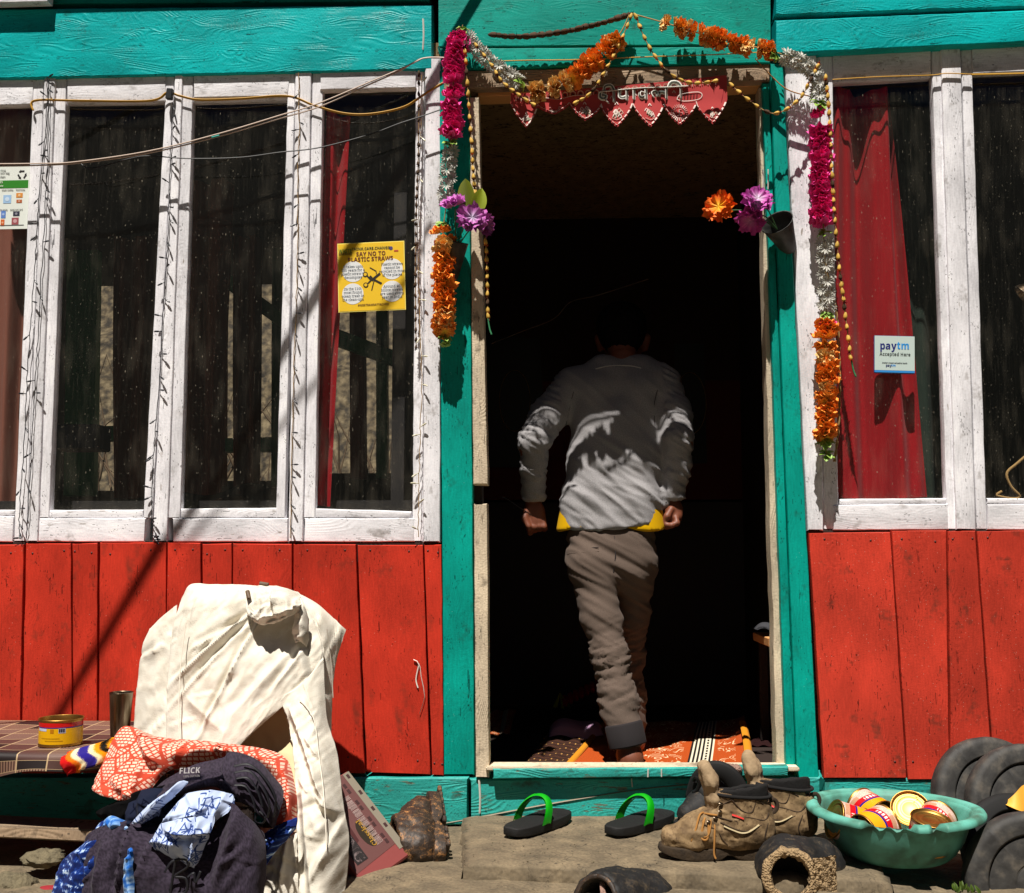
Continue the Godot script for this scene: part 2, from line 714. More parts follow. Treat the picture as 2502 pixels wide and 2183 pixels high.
	cloth("curtain_brown", Color(0.46, 0.29, 0.24))
	# rugs
	var sc := noise(1.0, 141, 2)
	mats.rug_tex = image(512, 512, func(x: int, y: int) -> Color:
		var q := Color(0.66, 0.27, 0.055) * (1.0 + 0.12 * pn(sc, x, y, 512, 0.2, 0.2))
		var u := x / 512.0
		if u > 0.66 and u < 0.80:
			var b := int((u - 0.66) / 0.0117)
			q = Color(0.06, 0.05, 0.05) if b % 2 == 0 else Color(0.85, 0.82, 0.72)
			if (b == 3 or b == 8) and int(y / 9.0) % 3 == 0:
				q = Color(0.85, 0.82, 0.72)
		else:
			var band := u > 0.82 and u < 0.93 or u > 0.2 and u < 0.62
			var e := absf(sin(pn(sc, x, y, 512, 0.010, 0.010) * 15.0 + 0.6 * sin(x * 0.05) * sin(y * 0.05)))
			if band and e < 0.36 and pn(sc, x + 60, y, 512, 0.016, 0.016) > -0.12:
				q = Color(0.88, 0.78, 0.62)
		return q)
	cloth("rug", Color.WHITE, mats.rug_tex)
	cloth("rug_edge", Color(0.80, 0.52, 0.13))
	var mt := noise(1.0, 151, 2)
	cloth("mat_brown", Color.WHITE, image(256, 256, func(x: int, y: int) -> Color:
		var q := Color(0.27, 0.15, 0.09) if int(y / 7.0) % 2 == 0 else Color(0.19, 0.10, 0.065)
		if (x % 32) < 7 and (y % 28) < 5:
			q = Color(0.72, 0.55, 0.3)
		if (x % 9) < 2:
			q *= 0.7
		return q * (1.0 + 0.15 * mt.get_noise_2d(x, y))))
	cloth("mat_purple", Color(0.22, 0.12, 0.12), noise_tex(0.12, 152, 128, 3, ramp([Color(0.5, 0.4, 0.4), Color(1, 1, 1)], [0.3, 0.7])), 3.0)
	cloth("lilac", Color(0.74, 0.60, 0.72), null, 0.0, 0.4)
	cloth("pink_bag", Color(0.75, 0.05, 0.14))
	cloth("tassel", Color(0.62, 0.66, 0.10))
	# the man
	tri(mat("skin", Color(0.46, 0.255, 0.17), 0.55, null, null), 1.0)
	mats.skin.subsurf_scatter_enabled = true
	mats.skin.subsurf_scatter_strength = 0.08
	tri(cloth("sweat_grey", Color(0.63, 0.62, 0.625), noise_tex(0.16, 161, 256, 3, ramp([Color(0.84, 0.84, 0.84), Color(1, 1, 1)], [0.25, 0.75])), 0.0, 0.2), 5.0)
	tri(cloth("sweat_yellow", Color(0.80, 0.62, 0.03)), 4.0)
	tri(cloth("trousers", Color(0.405, 0.35, 0.315), noise_tex(0.2, 162, 256, 3, ramp([Color(0.86, 0.86, 0.86), Color(1, 1, 1)], [0.3, 0.7])), 0.0, 0.25), 6.0)
	tri(cloth("trouser_cuff", Color(0.20, 0.185, 0.19)), 6.0)
	mat("hair", Color(0.08, 0.07, 0.07), 0.9, null, null, 0.0, 0.05)
	mat("trim_white", Color(0.85, 0.84, 0.8), 0.9)
	var st := mat("steel", Color(0.72, 0.70, 0.67), 0.22, null, null, 0.0)
	st.metallic = 1.0
	mat("steel_worn", Color(0.60, 0.55, 0.48), 0.32, noise_tex(0.02, 171, 256, 4, ramp([Color(0.6, 0.55, 0.5), Color(1, 1, 1)], [0.3, 0.7])))
	mats.steel_worn.metallic = 1.0
	mat("gold_tin", Color(0.70, 0.53, 0.27), 0.42)
	mats.gold_tin.metallic = 1.0
	# clothes on the chair
	tri(cloth("calico", Color.WHITE, noise_tex(0.012, 181, 512, 6, ramp([Color(0.78, 0.75, 0.69), Color(0.845, 0.82, 0.765), Color(0.87, 0.85, 0.80)], [0.2, 0.5, 0.8])), 0.0, 0.1), 3.0)
	mats.calico.heightmap_enabled = true
	mats.calico.heightmap_texture = wv
	mats.calico.heightmap_scale = 0.10
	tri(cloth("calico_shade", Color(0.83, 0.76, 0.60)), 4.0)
	cloth("tee_dark", Color(0.225, 0.20, 0.245), noise_tex(0.14, 182, 256, 3, ramp([Color(0.75, 0.75, 0.75), Color(1.05, 1.02, 1.05)], [0.25, 0.75])), 4.0, 0.45)
	cloth("tee_black", Color(0.03, 0.028, 0.034), null, 0.0, 0.3)
	var cells := []
	for k in 46:
		cells.append(Vector3(rng.randf() * 512, rng.randf() * 512, rng.randf() * PI))
	cloth("print_orange", Color.WHITE, image(512, 512, func(x: int, y: int) -> Color:
		var b := 1e9
		var c := 1e9
		var who := Vector3.ZERO
		for q: Vector3 in cells:
			var dx := absf(x - q.x)
			var dy := absf(y - q.y)
			dx = minf(dx, 512.0 - dx)
			dy = minf(dy, 512.0 - dy)
			var d := dx * dx + dy * dy
			if d < b:
				c = b
				b = d
				who = q
			elif d < c:
				c = d
		var red := Color(0.77, 0.29, 0.20)
		if sqrt(c) - sqrt(b) < 7.0:
			return red
		var u := (x - who.x) * cos(who.z) + (y - who.y) * sin(who.z)
		var t := (y - who.y) * cos(who.z) - (x - who.x) * sin(who.z)
		if fposmod(t, 13.0) < 8.5 and fposmod(u + floorf(t / 13.0) * 5.0, 17.0) < 13.0:
			return Color(0.93, 0.77, 0.69)
		return red))
	var td := noise(1.0, 191, 4)
	var te := noise(1.0, 192, 3)
	cloth("tie_dye", Color.WHITE, image(512, 512, func(x: int, y: int) -> Color:
		var a := 0.5 + 0.8 * pn(td, x, y, 512, 0.012, 0.035) + 0.45 * pn(te, x, y, 512, 0.12, 0.025)
		var q := Color(0.055, 0.115, 0.32).lerp(Color(0.12, 0.28, 0.62), clampf(a * 1.6 - 0.5, 0, 1))
		if a > 0.72:
			q = q.lerp(Color(0.80, 0.88, 0.95), clampf((a - 0.72) * 4.0, 0, 1))
		return q))
	cloth("tie_dye_light", Color.WHITE, image(256, 256, func(x: int, y: int) -> Color:
		var a := 0.5 + 0.7 * pn(td, x, y, 256, 0.02, 0.02) + 0.3 * pn(te, x, y, 256, 0.09, 0.09)
		return Color(0.13, 0.36, 0.68).lerp(Color(0.85, 0.91, 0.95), clampf(a * 1.7 - 0.45, 0, 1))))
	var sb := Image.create_empty(512, 512, false, Image.FORMAT_RGB8)
	sb.fill(Color(0.70, 0.755, 0.87))
	var glyphs := [[[0, 0, 1, 0, 0, 1, 1, 1]], [[0, 1, 0, 0, 1, 1, 1, 0]], [[0, 0, 0.25, 1, 0.5, 0.3, 0.75, 1, 1, 0]], [[0, 1, 0, 0, 0.8, 0.25, 0, 0.5, 0.9, 1]], [[0.5, 0, 0.1, 0.3, 0.1, 0.7, 0.5, 1, 0.9, 0.7, 0.9, 0.3, 0.5, 0]], [[0, 1, 0.5, 0, 1, 1], [0.2, 0.6, 0.8, 0.6]], [[0, 0, 1, 1], [1, 0, 0, 1]]]
	for k in 90:
		var o := Vector2(rng.randf() * 480, rng.randf() * 480)
		var s := rng.randf_range(22, 52)
		var a := rng.randf_range(-0.7, 0.7)
		var lines := []
		for l: Array in glyphs[rng.randi() % glyphs.size()]:
			var pl := []
			for i in range(0, l.size(), 2):
				pl.append(o + Vector2(l[i], l[i + 1]).rotated(a) * s)
			lines.append(pl)
		stroke(sb, lines, Color(0.21, 0.29, 0.50), 1.6)
	cloth("print_blue", Color.WHITE, ImageTexture.create_from_image(sb))
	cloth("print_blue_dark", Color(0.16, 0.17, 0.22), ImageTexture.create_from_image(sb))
	# bench cover: woven checks
	var ck := noise(1.0, 201, 2)
	mat("check_sheet", Color.WHITE, 0.55, image(512, 512, func(x: int, y: int) -> Color:
		var i := int(x / 64.0)
		var j := int(y / 64.0)
		var q := Color(0.30, 0.20, 0.18)
		var kind := (i * 3 + j * 5) % 4
		if kind == 1:
			q = Color(0.13, 0.095, 0.095)
		elif kind == 2:
			q = Color(0.55, 0.43, 0.36) if (x % 6) < 3 else Color(0.28, 0.19, 0.16)
		elif kind == 3:
			q = Color(0.50, 0.40, 0.35) if (y % 6) < 3 else Color(0.33, 0.23, 0.20)
		if x % 64 < 3 or y % 64 < 3:
			q = Color(0.72, 0.62, 0.47)
		return q * (1.0 + 0.1 * ck.get_noise_2d(x * 0.6, y * 0.6))), null, 0.0, 0.4)
	mats.check_sheet.texture_repeat = true
	cloth("scarf", Color.WHITE, image(256, 128, func(x: int, y: int) -> Color:
		var c := [Color(0.72, 0.06, 0.06), Color(0.72, 0.06, 0.06), Color(0.88, 0.42, 0.05), Color(0.88, 0.82, 0.66), Color(0.16, 0.12, 0.48), Color(0.16, 0.12, 0.48), Color(0.86, 0.8, 0.62), Color(0.85, 0.52, 0.04), Color(0.08, 0.07, 0.05), Color(0.85, 0.55, 0.05), Color(0.12, 0.09, 0.06), Color(0.07, 0.34, 0.14), Color(0.75, 0.1, 0.08), Color(0.6, 0.07, 0.07)]
		var t := x / 256.0 * 13.0 + 0.7 * sin(y * 0.05) + 0.5 * ck.get_noise_2d(x * 2.0, y * 2.0)
		return c[clampi(int(t), 0, 13)]))
	# leather, rubber, plastic
	var l1 := noise(1.0, 211, 4)
	tri(mat("suede", Color.WHITE, 0.85, image(512, 512, func(x: int, y: int) -> Color:
		var t := pn(l1, x, y, 512, 0.014, 0.014)
		var q := Color(0.37, 0.29, 0.185).lerp(Color(0.60, 0.50, 0.36), clampf(0.5 + t * 1.3, 0, 1))
		var s := pn(l1, x + 30, y, 512, 0.04, 0.04)
		if s > 0.22:
			q = q.lerp(Color(0.22, 0.15, 0.085), clampf((s - 0.22) * 2.5, 0, 0.8))
		return q), rough_h, 0.12), 4.0)
	tri(mat("leather_black", Color.WHITE, 0.72, image(512, 512, func(x: int, y: int) -> Color:
		var q := Color(0.055, 0.052, 0.055)
		var s := pn(l1, x, y, 512, 0.016, 0.016) + 0.5 * pn(l1, x, y, 512, 0.07, 0.07)
		return q.lerp(Color(0.42, 0.35, 0.25), clampf((s - 0.12) * 1.3, 0, 0.75))), rough_h, 0.12), 4.0)
	tri(mat("leather_brown", Color(2.1, 1.75, 1.35), 0.6, mats.leather_black.albedo_texture, rough_h, 0.2), 5.0)
	tri(mat("suede_light", Color(0.60, 0.51, 0.39), 0.85, null, rough_h, 0.15), 5.0)
	tri(mat("boot_lining", Color(0.045, 0.038, 0.038), 0.95, null, rough_h, 0.1), 6.0)
	tri(mat("sole_pale", Color(0.50, 0.44, 0.36), 0.9, conc, rough_h, 0.2), 5.0)
	tri(mat("fleece", Color(0.62, 0.52, 0.38), 0.98, null, noise_tex(0.09, 221, 256, 3), 0.9), 7.0)
	tri(mat("fleece_pink", Color(0.58, 0.46, 0.41), 0.98, null, noise_tex(0.09, 222, 256, 3), 0.6), 7.0)
	mat("lace", Color(0.62, 0.43, 0.20), 0.9)
	mat("stitch", Color(0.20, 0.14, 0.08), 0.9)
	mat("welt_pale", Color(0.66, 0.60, 0.46), 0.8)
	mat("red_patch", Color(0.72, 0.16, 0.13), 0.6)
	tri(mat("foam_black", Color(0.035, 0.034, 0.034), 0.75, null, rough_h, 0.1), 6.0)
	mat("strap_green", Color(0.01, 0.62, 0.035), 0.45)
	tri(mat("rubber", Color.WHITE, 0.7, noise_tex(0.012, 231, 512, 6, ramp([Color(0.13, 0.125, 0.12), Color(0.205, 0.20, 0.19), Color(0.35, 0.325, 0.29)], [0.2, 0.55, 0.9])), rough_h, 0.12), 3.0)
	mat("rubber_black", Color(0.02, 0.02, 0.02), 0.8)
	tri(mat("basin", Color.WHITE, 0.62, noise_tex(0.008, 241, 512, 6, ramp([Color(0.23, 0.36, 0.30), Color(0.33, 0.61, 0.54), Color(0.40, 0.71, 0.65)], [0.2, 0.5, 0.85])), rough_h, 0.05), 2.6)
	mat("wire_black", Color(0.035, 0.035, 0.045), 0.5)
	mat("wire_white", Color(0.72, 0.64, 0.58), 0.5)
	mat("wire_yellow", Color(0.72, 0.53, 0.06), 0.55)
	mat("cord_straw", Color(0.60, 0.48, 0.29), 0.9)
	mat("bulb_dark", Color(0.11, 0.12, 0.14), 0.3)
	mat("bulb_pale", Color(0.78, 0.76, 0.66), 0.3)
	# flowers: tinted by vertex colour
	for q in [["petal", 0.6, 0.35], ["petal_white", 0.6, 0.3], ["leaf", 0.5, 0.25], ["bud", 0.7, 0.0], ["dry", 0.9, 0.0]]:
		var m := mat(q[0], Color.WHITE, q[1])
		if q[2] > 0.0:
			m.backlight_enabled = true
			m.backlight = Color.WHITE * q[2]
	mat("plain", Color.WHITE, 0.6)
	mat("gloss", Color.WHITE, 0.35)
	tri(mat("cone_grey", Color.WHITE, 0.55, noise_tex(0.02, 251, 256, 5, ramp([Color(0.12, 0.12, 0.11), Color(0.27, 0.265, 0.25)], [0.3, 0.7])), rough_h, 0.1), 5.0)


# ---- the house front -----------------------------------------------------------------------
# a sawn board: q = front corners top left, top right, bottom right, bottom left; thick = how far it goes back
func board(parent: Node, called: String, m: String, q: Array, thick := 0.03, ch := 0.003, tint := 1.0, wave := 0.0015) -> MeshInstance3D:
	var mb := MB.new()
	var tone := tint * rng.randf_range(0.95, 1.03)
	mb.tint = Color(tone, tone, tone)
	var tall: bool = q[0].distance_to(q[3]) > q[0].distance_to(q[1])
	# a..b runs along the grain; side 0 and side 1 are the long edges
	var e0: Array = [q[0], q[3]] if tall else [q[3], q[2]]
	var e1: Array = [q[1], q[2]] if tall else [q[0], q[1]]
	var back := Vector3(0, 0, -thick)
	var n := clampi(int(e0[0].distance_to(e0[1]) / 0.05), 2, 40)
	var off := Vector2(rng.randf() * 7.0, rng.randf_range(0.0, 0.3))
	var f := noise(9.0, rng.randi() % 9999, 2)
	var across: Vector3 = (e1[0] - e0[0]).normalized()
	var run: Vector3 = (e0[1] - e0[0]).normalized()
	var len_: float = e0[0].distance_to(e0[1])
	var s := mb.v.size()
	for k in n + 1:
		var t := float(k) / n
		var a: Vector3 = e0[0].lerp(e0[1], t) + across * f.get_noise_1d(t * len_) * wave
		var b: Vector3 = e1[0].lerp(e1[1], t) + across * f.get_noise_1d(t * len_ + 50.0) * wave
		var w := a.distance_to(b)
		var u := off.x + t * len_
		var drop := back.normalized() * ch
		var ends := run * (ch if k == 0 else (-ch if k == n else 0.0))
		var prof := [[a + back, -thick], [a + drop, 0.0], [a + across * ch + ends, ch], [b - across * ch + ends, w - ch], [b + drop, w], [b + back, w + thick]]
		for o in prof:
			mb.pt(o[0], Vector2(u, (off.y + o[1] * 1.0) * 2.0))
	for k in n:
		for i in 5:
			var a := s + k * 6 + i
			if tall:
				mb.quad(a, a + 1, a + 7, a + 6)
			else:
				mb.quad(a, a + 6, a + 7, a + 1)
	for k in [0, n]:
		var i: int = s + k * 6
		var p := []
		for j in 6:
			p.append(mb.v[i + j])
		var t := mb.pt(p[0])
		var idx := [t, mb.pt(p[1]), mb.pt(p[2]), mb.pt(p[3]), mb.pt(p[4]), mb.pt(p[5])]
		for j in range(1, 5):
			mb.tri(idx[0], idx[j], idx[j + 1])
	return put(called, mb, mats[m], parent)


func pane(parent: Node, q: Array, back := 0.0) -> void:
	var mb := MB.new()
	mb.face(q[0], q[1], q[2], q[3])
	var g := put("pane", mb, mats.glass, parent)
	var md := MB.new()
	var o := Vector3(0, 0, 0.003)
	var flip := rng.randf() < 0.5
	var ua := 0.0 if not flip else 1.0
	md.face(q[0] + o, q[1] + o, q[2] + o, q[3] + o, Vector2(ua, 0), Vector2(1 - ua, 0), Vector2(1 - ua, 1), Vector2(ua, 1))
	put("dust_film", md, mats.dust, parent)


func window(called: String) -> Node3D:
	var w := Node3D.new()
	w.name = numbered(called, house)
	house.add_child(w, true)
	return w


func build_house() -> void:
	house = thing("wooden_house", Vector3.ZERO, "wooden hill house with teal beams, white window frames and red planks", "house")
	# beams over the windows and the door
	board(house, "upper_board", "teal_smooth", [Vector3(-1.742, 2.686, -0.005), Vector3(-0.257, 2.65, -0.005), Vector3(-0.256, 2.549, -0.005), Vector3(-1.736, 2.571, -0.005)], 0.04)
	board(house, "upper_trim", "white", [Vector3(-1.708, 2.621, 0.05), Vector3(-1.438, 2.618, 0.05), Vector3(-1.441, 2.545, 0.05), Vector3(-1.704, 2.544, 0.05)], 0.03)
	board(house, "beam", "teal", [Vector3(-1.725, 2.546, 0.013), Vector3(-0.245, 2.529, 0.013), Vector3(-0.243, 2.319, 0.013), Vector3(-1.713, 2.315, 0.013)], 0.09, 0.005)
	board(house, "door_header", "teal_smooth", [Vector3(-0.231, 2.634, 0.022), Vector3(0.794, 2.61, 0.022), Vector3(0.789, 2.372, 0.022), Vector3(-0.229, 2.386, 0.022)], 0.07, 0.004, 0.98)
	board(house, "door_header", "teal_smooth", [Vector3(-0.223, 2.384, 0.02), Vector3(0.787, 2.368, 0.02), Vector3(0.785, 2.316, 0.02), Vector3(-0.218, 2.315, 0.02)], 0.07, 0.003, 0.95)
	board(house, "beam", "teal", [Vector3(0.801, 2.603, 0.034), Vector3(1.641, 2.583, 0.034), Vector3(1.635, 2.47, 0.034), Vector3(0.797, 2.46, 0.034)], 0.09, 0.005)
	board(house, "beam", "teal", [Vector3(0.797, 2.444, 0.034), Vector3(1.635, 2.462, 0.034), Vector3(1.63, 2.362, 0.034), Vector3(0.794, 2.337, 0.034)], 0.09, 0.005)
	board(house, "lintel", "raw", [Vector3(-0.211, 2.312, 0.013), Vector3(0.785, 2.316, 0.013), Vector3(0.783, 2.264, 0.013), Vector3(-0.211, 2.254, 0.013)], 0.08, 0.003, 0.92)
	board(house, "door_head", "fresh_wood", [Vector3(-0.109, 2.264, -0.02), Vector3(0.761, 2.278, -0.02), Vector3(0.761, 2.262, -0.02), Vector3(-0.109, 2.243, -0.02)], 0.06)
	# posts of the doorway
	board(house, "door_post", "teal_smooth", [Vector3(-0.226, 2.317, 0.012), Vector3(-0.131, 2.316, 0.012), Vector3(-0.107, 0.203, 0.012), Vector3(-0.197, 0.202, 0.012)], 0.13, 0.004)
	board(house, "door_stop", "bleached", [Vector3(-0.128, 2.222, 0.03), Vector3(-0.1, 2.221, 0.03), Vector3(-0.07, 1.039, 0.03), Vector3(-0.113, 1.039, 0.03)], 0.07, 0.003, 0.93)
	board(house, "door_stop", "bleached", [Vector3(-0.111, 0.983, 0.03), Vector3(-0.072, 0.983, 0.03), Vector3(-0.064, 0.2, 0.03), Vector3(-0.103, 0.2, 0.03)], 0.07, 0.003, 0.97)
	board(house, "door_jamb", "dark_wood", [Vector3(-0.143, 2.261, -0.045), Vector3(-0.112, 2.261, -0.045), Vector3(-0.079, 0.208, -0.045), Vector3(-0.12, 0.207, -0.045)], 0.08)
	board(house, "door_jamb", "bleached", [Vector3(0.755, 2.258, -0.02), Vector3(0.767, 2.257, -0.02), Vector3(0.786, 0.218, -0.02), Vector3(0.759, 0.218, -0.02)], 0.06, 0.002, 0.9, 0.003)
	board(house, "door_post", "teal_smooth", [Vector3(0.761, 2.261, 0.004), Vector3(0.782, 2.26, 0.004), Vector3(0.809, 0.222, 0.004), Vector3(0.782, 0.221, 0.004)], 0.12)
	board(house, "door_post", "teal_smooth", [Vector3(0.784, 2.318, 0.016), Vector3(0.823, 2.317, 0.016), Vector3(0.871, 0.193, 0.016), Vector3(0.809, 0.192, 0.016)], 0.13, 0.004)
	# threshold and ground beam
	board(house, "threshold", "teal_worn", [Vector3(-0.053, 0.229, 0.05), Vector3(0.779, 0.241, 0.05), Vector3(0.778, 0.217, 0.05), Vector3(-0.053, 0.201, 0.05)], 0.04, 0.003)
	var th := MB.new()
	var ty := Vector3(0.302, 0.235, 0.055).y
	th.box(Vector3(Vector3(0.369, 0.227, 0).x, ty - 0.005, 0.006), Vector3(0.885, 0.013, 0.073), Basis(Vector3.BACK, 0.006), 0.004)
	put("threshold_top", th, mats.bleached, house)
	board(house, "ground_beam", "teal_worn", [Vector3(-1.596, 0.187, 0.022), Vector3(-0.123, 0.199, 0.022), Vector3(-0.123, 0.066, 0.022), Vector3(-1.589, 0.052, 0.022)], 0.12, 0.006)
	board(house, "ground_beam", "teal_worn", [Vector3(-0.122, 0.195, 0.02), Vector3(0.876, 0.209, 0.02), Vector3(0.873, 0.081, 0.02), Vector3(-0.122, 0.066, 0.02)], 0.12, 0.006)
	board(house, "ground_beam", "teal_worn", [Vector3(0.882, 0.203, 0.01), Vector3(1.533, 0.208, 0.01), Vector3(1.527, 0.086, 0.01), Vector3(0.878, 0.079, 0.01)], 0.12, 0.006)
	# red planks under the windows
	var tops := [-74, 49, 142, 197, 334, 404, 466, 587, 715, 849, 887]
	var feet := [-80, 39, 145, 194, 331, 404, 468, 590, 733, 865, 892]
	var lefts := [Vector3(-1.642, 0.865, 0.014), Vector3(-1.455, 0.867, 0.014), Vector3(-1.314, 0.866, 0.014), Vector3(-1.231, 0.868, 0.014), Vector3(-1.025, 0.868, 0.014), Vector3(-0.92, 0.866, 0.014), Vector3(-0.828, 0.868, 0.014), Vector3(-0.648, 0.866, 0.014), Vector3(-0.458, 0.865, 0.014), Vector3(-0.26, 0.865, 0.014), Vector3(-0.204, 0.866, 0.014)]
	var leftf := [Vector3(-1.616, 0.195, 0.014), Vector3(-1.439, 0.197, 0.014), Vector3(-1.282, 0.198, 0.014), Vector3(-1.209, 0.2, 0.014), Vector3(-1.008, 0.202, 0.014), Vector3(-0.901, 0.203, 0.014), Vector3(-0.807, 0.203, 0.014), Vector3(-0.629, 0.205, 0.014), Vector3(-0.422, 0.205, 0.014), Vector3(-0.232, 0.201, 0.014), Vector3(-0.193, 0.2, 0.014)]
	plank_row(lefts, leftf, "red")
	var rt := [Vector3(0.859, 0.899, 0.014), Vector3(1.096, 0.901, 0.014), Vector3(1.256, 0.901, 0.014), Vector3(1.338, 0.901, 0.014), Vector3(1.566, 0.904, 0.014)]
	var rf := [Vector3(0.882, 0.202, 0.014), Vector3(1.117, 0.204, 0.014), Vector3(1.236, 0.205, 0.014), Vector3(1.358, 0.206, 0.014), Vector3(1.599, 0.208, 0.014)]
	plank_row(rt, rf, "red_worn")
	# sill strips: the joint between frames and planks
	board(house, "sill", "dark_wood", [Vector3(-1.647, 0.877, -0.004), Vector3(-0.211, 0.876, -0.004), Vector3(-0.211, 0.859, -0.004), Vector3(-1.646, 0.859, -0.004)], 0.05, 0.001)
	board(house, "sill", "dark_wood", [Vector3(0.859, 0.911, -0.004), Vector3(1.574, 0.91, -0.004), Vector3(1.573, 0.893, -0.004), Vector3(0.859, 0.893, -0.004)], 0.05, 0.001)
	# the left windows
	board(house, "post", "white", [Vector3(-0.268, 2.358, 0.012), Vector3(-0.219, 2.357, 0.012), Vector3(-0.211, 0.87, 0.012), Vector3(-0.262, 0.87, 0.012)], 0.08, 0.004)
	var w := window("window")
	board(w, "top_rail", "white", [Vector3(-1.72, 2.32, 0), Vector3(-1.5, 2.319, 0), Vector3(-1.499, 2.236, 0), Vector3(-1.716, 2.233, 0)])
	board(w, "bottom_rail", "white", [Vector3(-1.648, 0.949, 0), Vector3(-1.498, 0.949, 0), Vector3(-1.498, 0.873, 0), Vector3(-1.644, 0.873, 0)], 0.04)
	board(w, "glazing_bead", "white", [Vector3(-1.653, 0.967, -0.006), Vector3(-1.499, 0.969, -0.006), Vector3(-1.5, 0.951, -0.006), Vector3(-1.652, 0.951, -0.006)], 0.03)
	board(w, "stile", "white", [Vector3(-1.504, 2.323, -0.002), Vector3(-1.469, 2.322, -0.002), Vector3(-1.459, 0.873, -0.002), Vector3(-1.497, 0.873, -0.002)])
	pane(w, [Vector3(-1.73, 2.264, -0.022), Vector3(-1.505, 2.26, -0.022), Vector3(-1.504, 0.959, -0.022), Vector3(-1.661, 0.959, -0.022)])
	board(house, "mullion", "white", [Vector3(-1.465, 2.322, 0.006), Vector3(-1.43, 2.321, 0.006), Vector3(-1.421, 0.873, 0.006), Vector3(-1.455, 0.873, 0.006)], 0.05)
	w = window("window")
	board(w, "stile", "white", [Vector3(-1.434, 2.323, -0.002), Vector3(-1.397, 2.322, -0.002), Vector3(-1.393, 0.943, -0.002), Vector3(-1.427, 0.943, -0.002)])
	board(w, "top_rail", "white", [Vector3(-1.396, 2.32, 0), Vector3(-1.08, 2.322, 0), Vector3(-1.077, 2.238, 0), Vector3(-1.393, 2.239, 0)])
	board(w, "bottom_rail", "white", [Vector3(-1.426, 0.943, 0), Vector3(-1.096, 0.942, 0), Vector3(-1.097, 0.872, 0), Vector3(-1.423, 0.873, 0)], 0.04)
	board(w, "glazing_bead", "white", [Vector3(-1.397, 0.968, -0.006), Vector3(-1.106, 0.968, -0.006), Vector3(-1.105, 0.944, -0.006), Vector3(-1.397, 0.944, -0.006)], 0.03)
	board(w, "stile", "white", [Vector3(-1.081, 2.324, -0.002), Vector3(-1.054, 2.324, -0.002), Vector3(-1.077, 0.942, -0.002), Vector3(-1.105, 0.942, -0.002)])
	pane(w, [Vector3(-1.417, 2.259, -0.022), Vector3(-1.075, 2.256, -0.022), Vector3(-1.105, 0.958, -0.022), Vector3(-1.411, 0.959, -0.022)])
	board(house, "mullion", "white", [Vector3(-1.051, 2.323, 0.006), Vector3(-1.026, 2.323, 0.006), Vector3(-1.028, 0.872, 0.006), Vector3(-1.072, 0.872, 0.006)], 0.05)
	w = window("window")
	board(w, "stile", "white", [Vector3(-1.029, 2.325, -0.002), Vector3(-0.995, 2.324, -0.002), Vector3(-0.993, 0.942, -0.002), Vector3(-1.031, 0.942, -0.002)])
	board(w, "top_rail", "white", [Vector3(-0.995, 2.322, 0), Vector3(-0.687, 2.324, 0), Vector3(-0.695, 2.247, 0), Vector3(-0.992, 2.248, 0)])
	board(w, "glazing_bead", "white", [Vector3(-0.994, 2.25, -0.005), Vector3(-0.697, 2.249, -0.005), Vector3(-0.698, 2.24, -0.005), Vector3(-0.994, 2.237, -0.005)], 0.03)
	board(w, "bottom_rail", "white", [Vector3(-1.016, 0.942, 0), Vector3(-0.666, 0.942, 0), Vector3(-0.665, 0.872, 0), Vector3(-1.014, 0.872, 0)], 0.04)
	board(w, "glazing_bead", "white", [Vector3(-0.995, 0.971, -0.006), Vector3(-0.701, 0.973, -0.006), Vector3(-0.701, 0.945, -0.006), Vector3(-0.994, 0.944, -0.006)], 0.03)
	board(w, "stile", "white", [Vector3(-0.697, 2.325, -0.002), Vector3(-0.674, 2.325, -0.002), Vector3(-0.677, 0.942, -0.002), Vector3(-0.704, 0.942, -0.002)])
	pane(w, [Vector3(-1.012, 2.267, -0.022), Vector3(-0.689, 2.265, -0.022), Vector3(-0.699, 0.957, -0.022), Vector3(-1.008, 0.958, -0.022)])
	board(house, "mullion", "white", [Vector3(-0.672, 2.324, 0.006), Vector3(-0.622, 2.323, 0.006), Vector3(-0.621, 0.872, 0.006), Vector3(-0.663, 0.872, 0.006)], 0.05)
	w = window("window")
	board(w, "stile", "white", [Vector3(-0.621, 2.327, -0.002), Vector3(-0.587, 2.326, -0.002), Vector3(-0.587, 0.942, -0.002), Vector3(-0.62, 0.942, -0.002)])
	board(w, "top_rail", "white", [Vector3(-0.596, 2.325, 0.004), Vector3(-0.295, 2.327, 0.004), Vector3(-0.295, 2.265, 0.004), Vector3(-0.595, 2.264, 0.004)])
	board(w, "bottom_rail", "white", [Vector3(-0.618, 0.942, 0), Vector3(-0.288, 0.941, 0), Vector3(-0.287, 0.872, 0), Vector3(-0.62, 0.872, 0)], 0.04)
	board(w, "glazing_bead", "white", [Vector3(-0.589, 0.971, -0.006), Vector3(-0.298, 0.962, -0.006), Vector3(-0.298, 0.943, -0.006), Vector3(-0.59, 0.945, -0.006)], 0.03)
	board(w, "stile", "white", [Vector3(-0.298, 2.33, -0.002), Vector3(-0.271, 2.33, -0.002), Vector3(-0.264, 0.872, -0.002), Vector3(-0.295, 0.872, -0.002)])
	pane(w, [Vector3(-0.603, 2.284, -0.022), Vector3(-0.291, 2.283, -0.022), Vector3(-0.291, 0.954, -0.022), Vector3(-0.601, 0.954, -0.022)])
	# the right windows
	board(house, "post", "white", [Vector3(0.828, 2.343, 0.008), Vector3(0.926, 2.347, 0.008), Vector3(0.906, 0.903, 0.008), Vector3(0.859, 0.903, 0.008)], 0.08, 0.004)
	w = window("window")
	board(w, "stile", "white", [Vector3(0.929, 2.353, -0.004), Vector3(0.977, 2.352, -0.004), Vector3(0.951, 0.905, -0.004), Vector3(0.909, 0.905, -0.004)])
